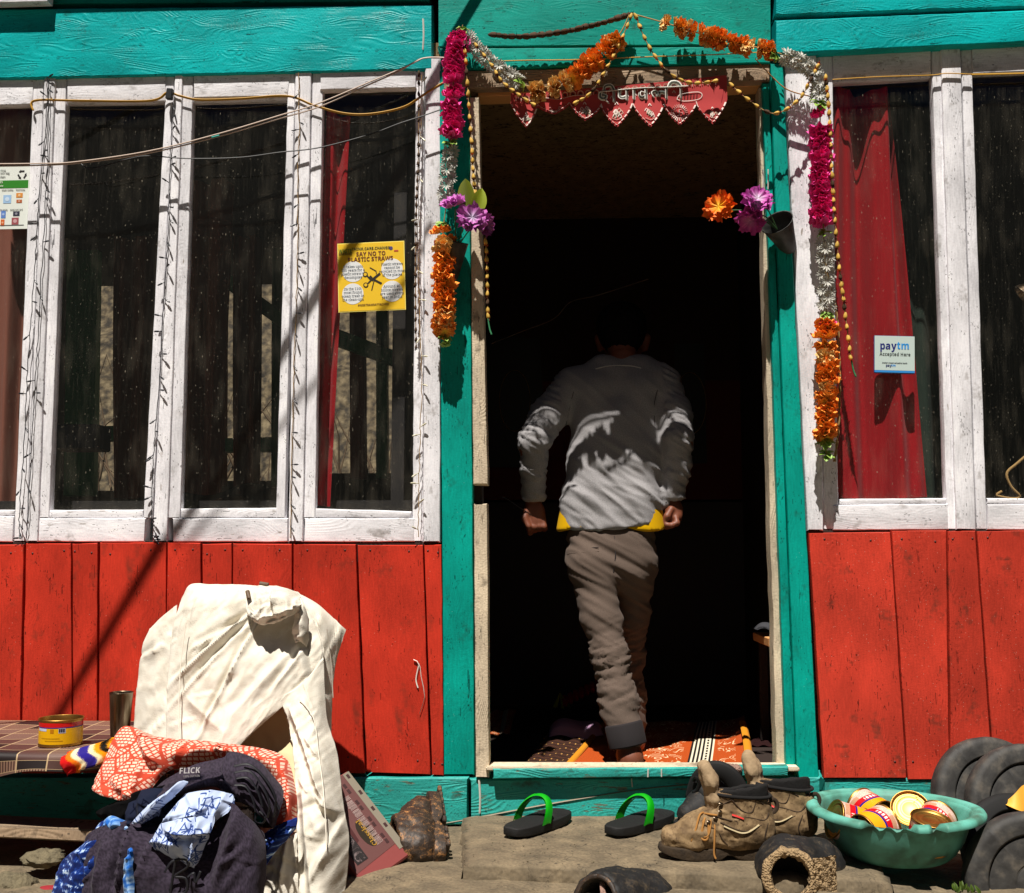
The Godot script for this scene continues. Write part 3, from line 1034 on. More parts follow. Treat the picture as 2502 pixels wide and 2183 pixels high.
	board(w, "top_rail", "white", [Vector3(0.976, 2.353, 0), Vector3(1.273, 2.363, 0), Vector3(1.27, 2.283, 0), Vector3(0.973, 2.271, 0)])
	board(w, "glazing_bead", "white", [Vector3(0.975, 2.274, -0.006), Vector3(1.272, 2.285, -0.006), Vector3(1.27, 2.273, -0.006), Vector3(0.975, 2.261, -0.006)], 0.03)
	board(w, "bottom_rail", "white", [Vector3(0.938, 0.978, 0), Vector3(1.268, 0.981, 0), Vector3(1.267, 0.906, 0), Vector3(0.933, 0.905, 0)], 0.04)
	board(w, "glazing_bead", "white", [Vector3(0.954, 0.996, -0.006), Vector3(1.268, 0.998, -0.006), Vector3(1.269, 0.982, -0.006), Vector3(0.954, 0.98, -0.006)], 0.03)
	board(w, "stile", "white", [Vector3(1.274, 2.363, -0.003), Vector3(1.3, 2.364, -0.003), Vector3(1.289, 0.906, -0.003), Vector3(1.263, 0.906, -0.003)])
	pane(w, [Vector3(0.967, 2.286, -0.022), Vector3(1.289, 2.296, -0.022), Vector3(1.284, 0.989, -0.022), Vector3(0.947, 0.987, -0.022)])
	board(house, "mullion", "white", [Vector3(1.298, 2.361, 0.006), Vector3(1.357, 2.363, 0.006), Vector3(1.341, 0.905, 0.006), Vector3(1.286, 0.906, 0.006)], 0.05)
	w = window("window")
	board(w, "stile", "white", [Vector3(1.362, 2.367, -0.003), Vector3(1.394, 2.368, -0.003), Vector3(1.376, 0.906, -0.003), Vector3(1.346, 0.906, -0.003)])
	board(w, "top_rail", "white", [Vector3(1.392, 2.367, 0), Vector3(1.646, 2.376, 0), Vector3(1.641, 2.286, 0), Vector3(1.39, 2.279, 0)])
	board(w, "bottom_rail", "white", [Vector3(1.378, 0.979, 0), Vector3(1.576, 0.979, 0), Vector3(1.572, 0.905, 0), Vector3(1.374, 0.906, 0)], 0.04)
	board(w, "glazing_bead", "white", [Vector3(1.379, 0.997, -0.006), Vector3(1.579, 0.996, -0.006), Vector3(1.579, 0.98, -0.006), Vector3(1.379, 0.981, -0.006)], 0.03)
	pane(w, [Vector3(1.385, 2.302, -0.022), Vector3(1.652, 2.304, -0.022), Vector3(1.586, 0.985, -0.022), Vector3(1.375, 0.986, -0.022)])
	# paint drips and scuffs, a little proud of the boards
	for d in [[[Vector3(0.386, 0.234, 0.058), Vector3(0.385, 0.211, 0.058)], 0.0035], [[Vector3(0.423, 0.234, 0.058), Vector3(0.423, 0.212, 0.058)], 0.003], [[Vector3(-0.093, 0.193, 0.024), Vector3(-0.09, 0.145, 0.024), Vector3(-0.091, 0.1, 0.024)], 0.0045], [[Vector3(0.341, 0.201, 0.024), Vector3(0.343, 0.177, 0.024)], 0.003], [[Vector3(-0.274, 2.481, 0.015), Vector3(-0.272, 2.429, 0.015), Vector3(-0.274, 2.381, 0.015)], 0.004], [[Vector3(-0.286, 0.531, 0.017), Vector3(-0.269, 0.519, 0.017), Vector3(-0.262, 0.476, 0.017), Vector3(-0.252, 0.429, 0.017), Vector3(-0.26, 0.397, 0.017), Vector3(-0.267, 0.377, 0.017)], 0.0022], [[Vector3(-0.269, 0.519, 0.017), Vector3(-0.278, 0.476, 0.017), Vector3(-0.272, 0.45, 0.017)], 0.0018], [[Vector3(0.755, 1.986, 0.012), Vector3(0.755, 1.937, 0.012), Vector3(0.749, 1.863, 0.012)], 0.0045], [[Vector3(0.771, 1.986, 0.012), Vector3(0.769, 1.924, 0.012)], 0.003]]:
		var mb := MB.new()
		mb.tint = Color(0.80, 0.76, 0.68)
		mb.tube(smooth(d[0], 8), d[1], 6, 0.25)
		put("paint_drip", mb, mats.plain, house)
	var crack := MB.new()
	crack.tint = Color(0.24, 0.19, 0.13)
	crack.tube(smooth([Vector3(-0.22, 0.067, 0.021), Vector3(-0.094, 0.089, 0.021), Vector3(0.076, 0.122, 0.021), Vector3(0.218, 0.147, 0.021), Vector3(0.374, 0.172, 0.021), Vector3(0.529, 0.187, 0.021), Vector3(0.669, 0.198, 0.021)], 24), 0.0028, 6, 0.4)
	put("crack", crack, mats.plain, house)
	build_indoors()


func plank_row(a: Array, b: Array, m: String) -> void:
	for k in a.size() - 1:
		var z := Vector3(0, 0, rng.randf_range(-0.004, 0.004))
		var g := Vector3(0.0024, 0, 0)
		var up := Vector3(0, rng.randf_range(-0.003, 0.003), 0)
		board(house, "plank", m, [a[k] + g + z + up, a[k + 1] - g + z + up, b[k + 1] - g + z - up, b[k] + g + z - up], 0.025, 0.0025, rng.randf_range(0.86, 1.06), 0.002)
		for e in [[a[k], a[k + 1], -0.025], [b[k], b[k + 1], 0.04]]:
			for t in [0.2, 0.8]:
				var nl := MB.new()
				nl.lathe([Vector2(0.0, 0.0016), Vector2(0.0028, 0.001), Vector2(0.0034, -0.001)], 10, Transform3D(Basis(Vector3.RIGHT, PI / 2), e[0].lerp(e[1], t + rng.randf_range(-0.06, 0.06)) + Vector3(0, e[2] + rng.randf_range(-0.008, 0.008), z.z)))
				put("nail", nl, mats.nail, house)


func slab(called: String, m: String, at: Vector3, size: Vector3, ch := 0.0) -> void:
	var mb := MB.new()
	mb.box(at, size, Basis.IDENTITY, ch)
	put(called, mb, mats[m], house)


func build_indoors() -> void:
	var fy := 0.165
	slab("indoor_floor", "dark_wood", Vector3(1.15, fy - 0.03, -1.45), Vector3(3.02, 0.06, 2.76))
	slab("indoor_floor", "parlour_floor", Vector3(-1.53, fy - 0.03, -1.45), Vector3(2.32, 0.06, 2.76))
	slab("ceiling", "ceiling_cloth", Vector3(0.3, 2.40, -0.85), Vector3(1.4, 0.05, 1.64))
	slab("ceiling", "indoor_dark", Vector3(-1.7, 2.44, -1.5), Vector3(2.6, 0.05, 2.9))
	slab("ceiling", "indoor_dark", Vector3(1.9, 2.44, -1.5), Vector3(1.8, 0.05, 2.9))
	slab("roof", "dark_wood", Vector3(0, 2.75, -1.35), Vector3(5.6, 0.06, 2.9))
	# the room behind the door
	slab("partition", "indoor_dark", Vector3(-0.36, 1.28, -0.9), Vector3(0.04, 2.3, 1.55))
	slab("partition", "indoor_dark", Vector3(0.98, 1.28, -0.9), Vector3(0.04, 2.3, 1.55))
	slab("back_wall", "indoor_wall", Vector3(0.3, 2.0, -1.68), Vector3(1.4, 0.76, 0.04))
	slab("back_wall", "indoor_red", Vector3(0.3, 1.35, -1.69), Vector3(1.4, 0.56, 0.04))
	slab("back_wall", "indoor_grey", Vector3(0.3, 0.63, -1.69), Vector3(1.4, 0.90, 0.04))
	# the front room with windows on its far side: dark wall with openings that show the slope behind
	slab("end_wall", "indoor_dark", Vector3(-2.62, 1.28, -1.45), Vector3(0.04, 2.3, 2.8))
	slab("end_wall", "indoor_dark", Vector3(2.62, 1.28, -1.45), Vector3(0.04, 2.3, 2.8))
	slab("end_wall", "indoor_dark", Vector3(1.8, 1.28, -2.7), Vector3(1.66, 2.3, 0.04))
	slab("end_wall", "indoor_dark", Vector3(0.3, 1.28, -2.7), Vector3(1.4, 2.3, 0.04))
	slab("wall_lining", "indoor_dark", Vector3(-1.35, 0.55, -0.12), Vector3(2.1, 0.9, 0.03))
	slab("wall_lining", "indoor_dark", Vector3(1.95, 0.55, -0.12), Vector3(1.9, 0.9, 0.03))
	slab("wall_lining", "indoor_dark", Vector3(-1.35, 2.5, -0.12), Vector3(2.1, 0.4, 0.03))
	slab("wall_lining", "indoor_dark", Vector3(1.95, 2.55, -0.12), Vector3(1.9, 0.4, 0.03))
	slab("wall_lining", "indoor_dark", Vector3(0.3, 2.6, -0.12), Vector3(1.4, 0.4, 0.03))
	var z := -2.3
	var wins := [[Vector3(-2.684, 3, -2.3), Vector3(-1.938, 2.988, -2.3), Vector3(-1.878, 1.165, -2.3), Vector3(-2.6, 1.166, -2.3)], [Vector3(-1.767, 2.657, -2.3), Vector3(-1.247, 2.65, -2.3), Vector3(-1.217, 1.214, -2.3), Vector3(-1.723, 1.216, -2.3)], [Vector3(-1.041, 2.272, -2.3), Vector3(-0.609, 2.267, -2.3), Vector3(-0.6, 1.251, -2.3), Vector3(-1.024, 1.252, -2.3)]]
	var xs := [-2.6]
	for q in wins:
		xs.append(q[0].x)
		xs.append(q[1].x)
	xs.append(-0.34)
	for k in range(0, xs.size(), 2):
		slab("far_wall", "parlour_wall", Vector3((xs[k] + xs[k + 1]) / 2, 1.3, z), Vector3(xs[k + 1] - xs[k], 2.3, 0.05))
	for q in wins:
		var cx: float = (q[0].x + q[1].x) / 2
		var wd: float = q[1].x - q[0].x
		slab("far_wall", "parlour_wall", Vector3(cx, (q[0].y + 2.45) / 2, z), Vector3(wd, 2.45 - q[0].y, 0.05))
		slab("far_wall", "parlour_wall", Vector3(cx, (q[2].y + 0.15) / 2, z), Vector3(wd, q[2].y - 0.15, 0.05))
	for s in [[[Vector3(-2.431, 2.984, -2.2), Vector3(-2.265, 2.982, -2.2), Vector3(-2.223, 1.134, -2.2), Vector3(-2.378, 1.134, -2.2)], "green_frame"], [[Vector3(-1.72, 2.677, -2.2), Vector3(-1.584, 2.675, -2.2), Vector3(-1.553, 1.183, -2.2), Vector3(-1.681, 1.183, -2.2)], "curtain_brown"], [[Vector3(-1.34, 2.672, -2.2), Vector3(-1.285, 2.671, -2.2), Vector3(-1.258, 1.182, -2.2), Vector3(-1.311, 1.182, -2.2)], "green_frame"], [[Vector3(-0.791, 2.269, -2.2), Vector3(-0.734, 2.269, -2.2), Vector3(-0.722, 1.218, -2.2), Vector3(-0.778, 1.219, -2.2)], "green_frame"], [[Vector3(-0.673, 2.268, -2.2), Vector3(-0.58, 2.267, -2.2), Vector3(-0.571, 1.218, -2.2), Vector3(-0.662, 1.218, -2.2)], "green_frame"], [[Vector3(-0.926, 2.266, -2.18), Vector3(-0.849, 2.265, -2.18), Vector3(-0.829, 1.217, -2.18), Vector3(-0.905, 1.217, -2.18)], "curtain_brown"], [[Vector3(-2.645, 2.996, -2.22), Vector3(-1.909, 2.984, -2.22), Vector3(-1.905, 2.875, -2.22), Vector3(-2.64, 2.887, -2.22)], "green_frame"], [[Vector3(-1.753, 2.658, -2.22), Vector3(-1.227, 2.65, -2.22), Vector3(-1.225, 2.57, -2.22), Vector3(-1.75, 2.578, -2.22)], "green_frame"], [[Vector3(-1.038, 2.277, -2.22), Vector3(-0.593, 2.272, -2.22), Vector3(-0.592, 2.181, -2.22), Vector3(-1.036, 2.186, -2.22)], "green_frame"], [[Vector3(-2.148, 2.676, -2.1), Vector3(-1.821, 2.436, -2.1), Vector3(-1.818, 2.345, -2.1), Vector3(-2.144, 2.571, -2.1)], "green_frame"], [[Vector3(-1.534, 2.264, -2.1), Vector3(-1.197, 2.017, -2.1), Vector3(-1.196, 1.935, -2.1), Vector3(-1.531, 2.174, -2.1)], "green_frame"], [[Vector3(-0.994, 1.977, -2.1), Vector3(-0.566, 1.809, -2.1), Vector3(-0.565, 1.733, -2.1), Vector3(-0.993, 1.888, -2.1)], "green_frame"], [[Vector3(-2.575, 1.482, -2.22), Vector3(-1.86, 1.504, -2.22), Vector3(-1.858, 1.427, -2.22), Vector3(-2.571, 1.405, -2.22)], "green_frame"], [[Vector3(-1.716, 1.427, -2.22), Vector3(-1.202, 1.435, -2.22), Vector3(-1.201, 1.361, -2.22), Vector3(-1.714, 1.355, -2.22)], "green_frame"]]:
		board(house, "inner_post", s[1], s[0], 0.06)


const SUN := Vector3(0.24, -2.25, -1.0)


func structure(called: String, mb: MB, m: String) -> MeshInstance3D:
	var o := put(called, mb, mats[m], self)
	o.set_meta("kind", "structure")
	return o


func build_outside() -> void:
	var n := noise(1.3, 301, 4)
	var gy := Vector3(0.274, 0.065, 0.53).y
	# the yard in front of the house
	var mb := MB.new()
	mb.grid(90, 60, func(u: float, v: float):
		var x := lerpf(-3.0, 3.0, u)
		var z := lerpf(-0.12, 2.4, v)
		return Vector3(x, gy - 0.006 + 0.012 * n.get_noise_2d(x * 2.0, z * 2.0) - 0.03 * maxf(0.0, z - 0.9), z))
	structure("ground", mb, "concrete")
	mb = MB.new()
	mb.grid(60, 60, func(u: float, v: float):
		var x := lerpf(-30.0, 30.0, u)
		var z := lerpf(-25.0, 40.0, v)
		return Vector3(x, -0.12 + 0.05 * n.get_noise_2d(x, z) + 0.62 * maxf(0.0, z - 9.0) + 0.5 * n.get_noise_2d(x * 0.3, z * 0.3) * maxf(0.0, z - 9.0) / 10.0, z))
	structure("terrain", mb, "soil")
	# the sunny slope behind the house and the bank across the lane
	mb = MB.new()
	mb.grid(40, 24, func(u: float, v: float):
		var x := lerpf(-14.0, 14.0, u)
		var y := lerpf(9.0, -0.3, v)
		return Vector3(x, y + n.get_noise_2d(x * 0.6, y) * 0.3, -5.2 - y * 0.5 + n.get_noise_2d(x, y * 2.0) * 0.35))
	structure("hillside", mb, "hill")
	var tw := MB.new()
	for k in 190:
		var x := rng.randf_range(-4.2, 0.4)
		var y := rng.randf_range(0.1, 1.0)
		var p := Vector3(x, y, -4.6 + rng.randf_range(-0.3, 0.6))
		var l := []
		var d := Vector3(rng.randf_range(-0.6, 0.6), 1.0, rng.randf_range(-0.2, 0.2))
		for i in 6:
			l.append(p)
			p += d * rng.randf_range(0.12, 0.3)
			d += Vector3(rng.randf_range(-0.4, 0.4), rng.randf_range(-0.1, 0.2), 0)
		tw.tube(l, [0.014, 0.012, 0.01, 0.008, 0.005, 0.002], 5)
	var bush := put("undergrowth", tw, mats.dry_twig, self)
	bush.set_meta("kind", "stuff")
	tag(bush, "bare dry brush on the slope behind the house, seen through the windows", "brush")
	bush.set_meta("kind", "stuff")
	# concrete step below the door
	var st := MB.new()
	var e := noise(6.0, 311, 3)
	var sy := Vector3(0.302, 0.095, 0.03).y
	var top := [Vector3(-0.136, 0.095, 0.031), Vector3(0.95, 0.095, 0.003), Vector3(0.891, 0.095, 0.607), Vector3(-0.093, 0.095, 0.509)]
	st.grid(60, 30, func(u: float, v: float):
		var p: Vector3 = top[0].lerp(top[1], u).lerp(top[3].lerp(top[2], u), v)
		p += Vector3(e.get_noise_2d(p.z * 4.0, 3.0) * 0.012 * (1.0 if u in [0.0, 1.0] else 0.0), e.get_noise_2d(p.x * 3.0, p.z * 3.0) * 0.003, e.get_noise_2d(p.x * 3.0, 9.0) * 0.008 * v)
		var b := minf(minf(u, 1.0 - u) * 18.0, (1.0 - v) * 14.0)
		if b < 1.0:
			p.y -= 0.008 * (1.0 - sqrt(b))
		return p)
	var m := 61
	for i in 60:
		var a: Vector3 = st.v[30 * m + i]
		var b: Vector3 = st.v[30 * m + i + 1]
		var dn := Vector3(0, -(sy - gy) - 0.03, 0.004)
		st.face(a, b, b + dn, a + dn)
	for j in 30:
		for sd in [0, 60]:
			var a: Vector3 = st.v[j * m + sd]
			var b: Vector3 = st.v[(j + 1) * m + sd]
			var dn := Vector3(-0.01 if sd == 0 else 0.01, -(sy - gy) - 0.02, 0)
			if sd == 0:
				st.face(a, b, b + dn, a + dn)
			else:
				st.face(b, a, a + dn, b + dn)
	lone("stone_step", st, mats.concrete, "worn grey concrete step slab below the doorway", "step", "", true)
	# a second slab edge at the bottom right of the yard
	var sl := MB.new()
	sl.box(Vector3(0.877, 0.05, 0.647) + Vector3(0, -0.005, 0.06), Vector3(0.36, 0.06, 0.16), Basis(Vector3.UP, -0.1), 0.012)
	lone("paving_slab", sl, mats.concrete, "broken concrete paving slab in front of the basin", "slab")
	var pb := MB.new()
	pb.lathe([Vector2(0.0, 0.5), Vector2(0.4, 0.32), Vector2(0.55, 0.0), Vector2(0.36, -0.3), Vector2(0.0, -0.4)], 7)
	var mm := MultiMesh.new()
	mm.transform_format = MultiMesh.TRANSFORM_3D
	mm.mesh = pb.mesh(true)
	mm.instance_count = 520
	for k in 520:
		var p := Vector3(rng.randf_range(-1.3, 1.3), gy + 0.001, rng.randf_range(0.05, 1.0))
		if k % 3 == 0:
			p = Vector3(rng.randf_range(-0.12, 0.86), sy + 0.001, rng.randf_range(0.04, 0.5))
		elif p.x > -0.14 and p.x < 0.9 and p.z < 0.62:
			p.z += 0.6
		var s := rng.randf_range(0.0015, 0.0045) * (2.2 if k % 17 == 0 and k % 3 > 0 else 1.0)
		mm.set_instance_transform(k, Transform3D(Basis.from_euler(Vector3(rng.randf() * 6, rng.randf() * 6, 0)).scaled(Vector3(s, s * 0.7, s * 1.2)), p))
	var grit := MultiMeshInstance3D.new()
	grit.name = "grit"
	grit.multimesh = mm
	grit.material_override = mats.stone
	add_child(grit, true)
	tag(grit, "loose grit and small stones scattered over the yard and the step", "gravel")
	grit.set_meta("kind", "stuff")
	# the overhead cables that cross the front, above the picture
	for q in [[Vector3(-0.284, 2.172, 0), Vector3(-1.345, 0.359, 0.02), 0.34, 1.05, 0.011], [Vector3(-0.253, 1.787, 0), Vector3(-0.97, 0.868, 0), 0.72, 1.15, 0.006]]:
		var a: Vector3 = q[0] - SUN * q[2]
		var b: Vector3 = q[1] - SUN * q[3]
		var path := []
		for k in 31:
			var t := lerpf(-0.3, 1.8, k / 30.0) if q[4] > 0.01 else lerpf(-0.02, 1.04, k / 30.0)
			path.append(a.lerp(b, t))
		var cb := MB.new()
		cb.tube(path, q[4], 8)
		lone("overhead_cable", cb, mats.wire_black, "black overhead cable slanting down above the left windows" if q[4] > 0.01 else "thin overhead cable beside the thicker one above the windows", "cable")


# ---- flowers and garlands ------------------------------------------------------------------
# one ruffled artificial flower, opening along +y; cup 0 is flat, 1 is a trumpet
func ruffle(r: float, inner: Color, rim: Color, layers: int, cup: float, sd: int, fringe := 0.12) -> MB:
	var mb := MB.new()
	var f := noise(1.0, sd, 2)
	for l in layers:
		var ph := l * 1.7 + sd
		var rr := r * (1.0 - 0.2 * l)
		var lift := r * 0.22 * l
		var s := mb.v.size()
		var n := 44
		for j in 5:
			var t := j / 4.0
			mb.tint = inner.lerp(rim, pow(t, 1.5)).srgb_to_linear()
			for i in n:
				var a := TAU * i / n
				var tooth := 1.0 + (fringe * (1.0 if i % 2 == 0 else -0.6) * rng.randf() + 0.16 * f.get_noise_2d(cos(a) * 2.0, sin(a) * 2.0 + l)) * t * t
				var q := rr * t * tooth
				var y := lift + cup * rr * t * t * 0.8 + rr * 0.20 * t * sin(a * 7.0 + ph + 2.0 * f.get_noise_2d(cos(a), sin(a))) + rr * 0.08 * t * sin(a * 17.0 + ph)
				mb.pt(Vector3(cos(a) * q, y, sin(a) * q))
		for j in 4:
			for i in n:
				var a := s + j * n + i
				var b := s + j * n + (i + 1) % n
				mb.quad(a, b, b + n, a + n)
	return mb


func star(r: float, col: Color, petals: int, sd: int) -> MB:
	var mb := MB.new()
	for k in petals:
		var a := TAU * k / petals + rng.randf_range(-0.15, 0.15)
		var d := Vector3(cos(a), rng.randf_range(0.25, 0.6), sin(a)).normalized()
		var s := Vector3(-sin(a), 0, cos(a)) * r * 0.13
		var tip := d * r
		mb.tint = col.srgb_to_linear() * rng.randf_range(0.85, 1.0)
		var up := Vector3(0, r * 0.07, 0)
		var b := mb.pt(d * r * 0.1)
		var m1 := mb.pt(d * r * 0.6 + s + up)
		var m2 := mb.pt(d * r * 0.65 - up)
		var m3 := mb.pt(d * r * 0.6 - s + up)
		var t := mb.pt(tip)
		mb.tri(b, m1, m2)
		mb.tri(b, m2, m3)
		mb.tri(m1, t, m2)
		mb.tri(m2, t, m3)
	return mb


func leaf_blade(mb: MB, at: Vector3, dir: Vector3, up: Vector3, len_: float, wide: float, c1: Color, c2: Color, curl := 0.25) -> void:
	dir = dir.normalized()
	var side := dir.cross(up).normalized()
	up = side.cross(dir)
	var s := mb.v.size()
	for j in 9:
		var t := j / 8.0
		var w := wide * pow(sin(PI * minf(t * 0.93 + 0.05, 1.0)), 0.8) * (1.0 if t < 0.99 else 0.05)
		for i in 5:
			var q := i / 2.0 - 1.0
			mb.tint = c1.lerp(c2, absf(q) * 0.7 + 0.3 * t).srgb_to_linear()
			mb.pt(at + dir * len_ * t + side * q * w + up * (absf(q) * w * 0.35 - curl * len_ * t * t), Vector2(t, q))
	for j in 8:
		for i in 4:
			var a := s + j * 5 + i
			mb.quad(a, a + 1, a + 6, a + 5)


func leaf_tuft(r: float, sd: int) -> MB:
	var mb := MB.new()
	for k in 9:
		var a := TAU * k / 9.0 + rng.randf_range(-0.3, 0.3)
		var d := Vector3(cos(a), rng.randf_range(-0.5, 0.5), sin(a))
		leaf_blade(mb, Vector3(0, rng.randf_range(-0.2, 0.2) * r, 0), d, Vector3.UP, r * rng.randf_range(0.8, 1.1), r * 0.33, Color(0.42, 0.58, 0.16), Color(0.66, 0.78, 0.38), 0.3)
	return mb


func bud_mesh(dry: bool, kind: int) -> MB:
	var mb := MB.new()
	var y := Color(0.90, 0.72, 0.30) if not dry else Color(0.30, 0.21, 0.12)
	var b := Color(0.34, 0.06, 0.04) if not dry else Color(0.07, 0.045, 0.03)
	if kind == 1 and not dry:
		b = Color(0.80, 0.36, 0.05)
	var prof := [[0.0, 0.0], [0.35, 0.1], [0.5, 0.3], [0.44, 0.6], [0.25, 0.85], [0.0, 1.0]]
	var s := mb.v.size()
	for q in prof:
		mb.tint = (b.lerp(y, clampf(q[1] * 6.0, 0, 1)) if q[1] < 0.2 else y * (1.05 - 0.25 * q[1])).srgb_to_linear()
		for i in 7:
			var a := TAU * i / 7.0
			var g := 1.0 + (0.12 if i % 2 == 0 else -0.12)
			mb.pt(Vector3(cos(a) * q[0] * 0.0115 * g, (0.5 - q[1]) * 0.022, sin(a) * q[0] * 0.0115 * g))
	for j in prof.size() - 1:
		for i in 7:
			mb.quad(s + j * 7 + i, s + (j + 1) * 7 + i, s + (j + 1) * 7 + (i + 1) % 7, s + j * 7 + (i + 1) % 7)
	for k in 7:
		var a := TAU * k / 7.0 + rng.randf()
		var d := Vector3(cos(a), rng.randf_range(-0.6, 0.9), sin(a)).normalized()
		mb.tint = b.srgb_to_linear()
		var c := Vector3(0, 0.011, 0)
		var e := d.cross(Vector3.UP).normalized() * 0.0028
		mb.tri(mb.pt(c + e), mb.pt(c + d * rng.randf_range(0.007, 0.013)), mb.pt(c - e))
	return mb


var kinds := {}


func flower_kinds() -> void:
	for k in 3:
		kinds["pink%d" % k] = [ruffle(0.034, Color(0.84, 0.06, 0.44), Color(0.97, 0.30, 0.64), 3, 0.35, 400 + k).mesh(), "petal", "pink_flower"]
		kinds["orange%d" % k] = [ruffle(0.034, Color(0.97, 0.80, 0.26), Color(0.99, 0.57, 0.22), 3, 0.3, 410 + k).mesh(), "petal", "orange_flower"]
		kinds["cream%d" % k] = [ruffle(0.032, Color(0.90, 0.55, 0.16), Color(0.96, 0.83, 0.56), 3, 0.3, 420 + k).mesh(), "petal", "cream_flower"]
		kinds["white%d" % k] = [star(0.023, Color(0.78, 0.77, 0.73), 12, 430 + k).mesh(), "petal_white", "white_flower"]
		kinds["leaf%d" % k] = [leaf_tuft(0.030, 440 + k).mesh(), "leaf", "leaf_tuft"]
		kinds["bud%d" % k] = [bud_mesh(false, k).mesh(true), "bud", "bud"]
		kinds["dry%d" % k] = [bud_mesh(true, k).mesh(true), "dry", "dried_bud"]


func bloom(parent: Node3D, kind: String, at: Vector3, y: Vector3, s := 1.0) -> void:
	var q: Array = kinds[kind + str(rng.randi() % 3)]
	var o := put(q[2], q[0], mats[q[1]], parent)
	o.transform = Transform3D(aim(y, rng.randf() * TAU).scaled(Vector3.ONE * s * rng.randf_range(0.92, 1.08)), at - parent.position)


# a run of flowers of one kind along a line
func run_of(parent: Node3D, kind: String, pts: Array, gap: float, s := 1.0) -> void:
	var p := smooth(pts, 40)
	var len_ := 0.0
	for k in 40:
		len_ += p[k].distance_to(p[k + 1])
	var n := maxi(1, int(len_ / gap))
	for k in n + 1:
		var t := (k + 0.5) / (n + 1)
		var at := along(p, t)
		var d := (along(p, t + 0.03) - along(p, t - 0.03)).normalized()
		if kind == "white":
			for i in 3:
				var a := TAU * i / 3.0 + k * 1.1
				var b := aim(d)
				var o := (b.x * cos(a) + b.z * sin(a))
				bloom(parent, kind, at + o * 0.012, o + Vector3(0, 0, 0.35), s)
		else:
			var w := Vector3(rng.randf_range(-0.35, 0.35), rng.randf_range(-0.2, 0.35), rng.randf_range(0.1, 0.55))
			bloom(parent, "cream" if kind == "orange" and rng.randf() < 0.22 else kind, at + Vector3(rng.randf_range(-0.005, 0.005), 0, rng.randf_range(-0.005, 0.005)), d * (1.0 if rng.randf() < 0.75 else -1.0) + w, s)


func thread(parent: Node3D, pts: Array, r := 0.0016, m := "cord_straw") -> void:
	var mb := MB.new()
	mb.tube(smooth(pts, pts.size() * 6), r, 5)
	put("thread", mb, mats[m], parent)


func strand(pts: Array, label: String, gap := 0.027, dry := false, s := 1.0) -> void:
	var o := thing("bud_garland", pts[0], label, "garland", "strings of threaded marigold buds round the doorway")
	thread(o, pts)
	var p := smooth(pts, 60)
	var len_ := 0.0
	for k in 60:
		len_ += p[k].distance_to(p[k + 1])
	var n := int(len_ / gap)
	for k in n:
		var t := (k + 0.5) / n
		var at := along(p, t)
		var d := (along(p, t + 0.02) - along(p, t - 0.02)).normalized()
		bloom(o, "dry" if dry or rng.randf() < 0.12 else "bud", at, d + Vector3(rng.randf_range(-0.2, 0.2), 0, rng.randf_range(-0.2, 0.2)), s)


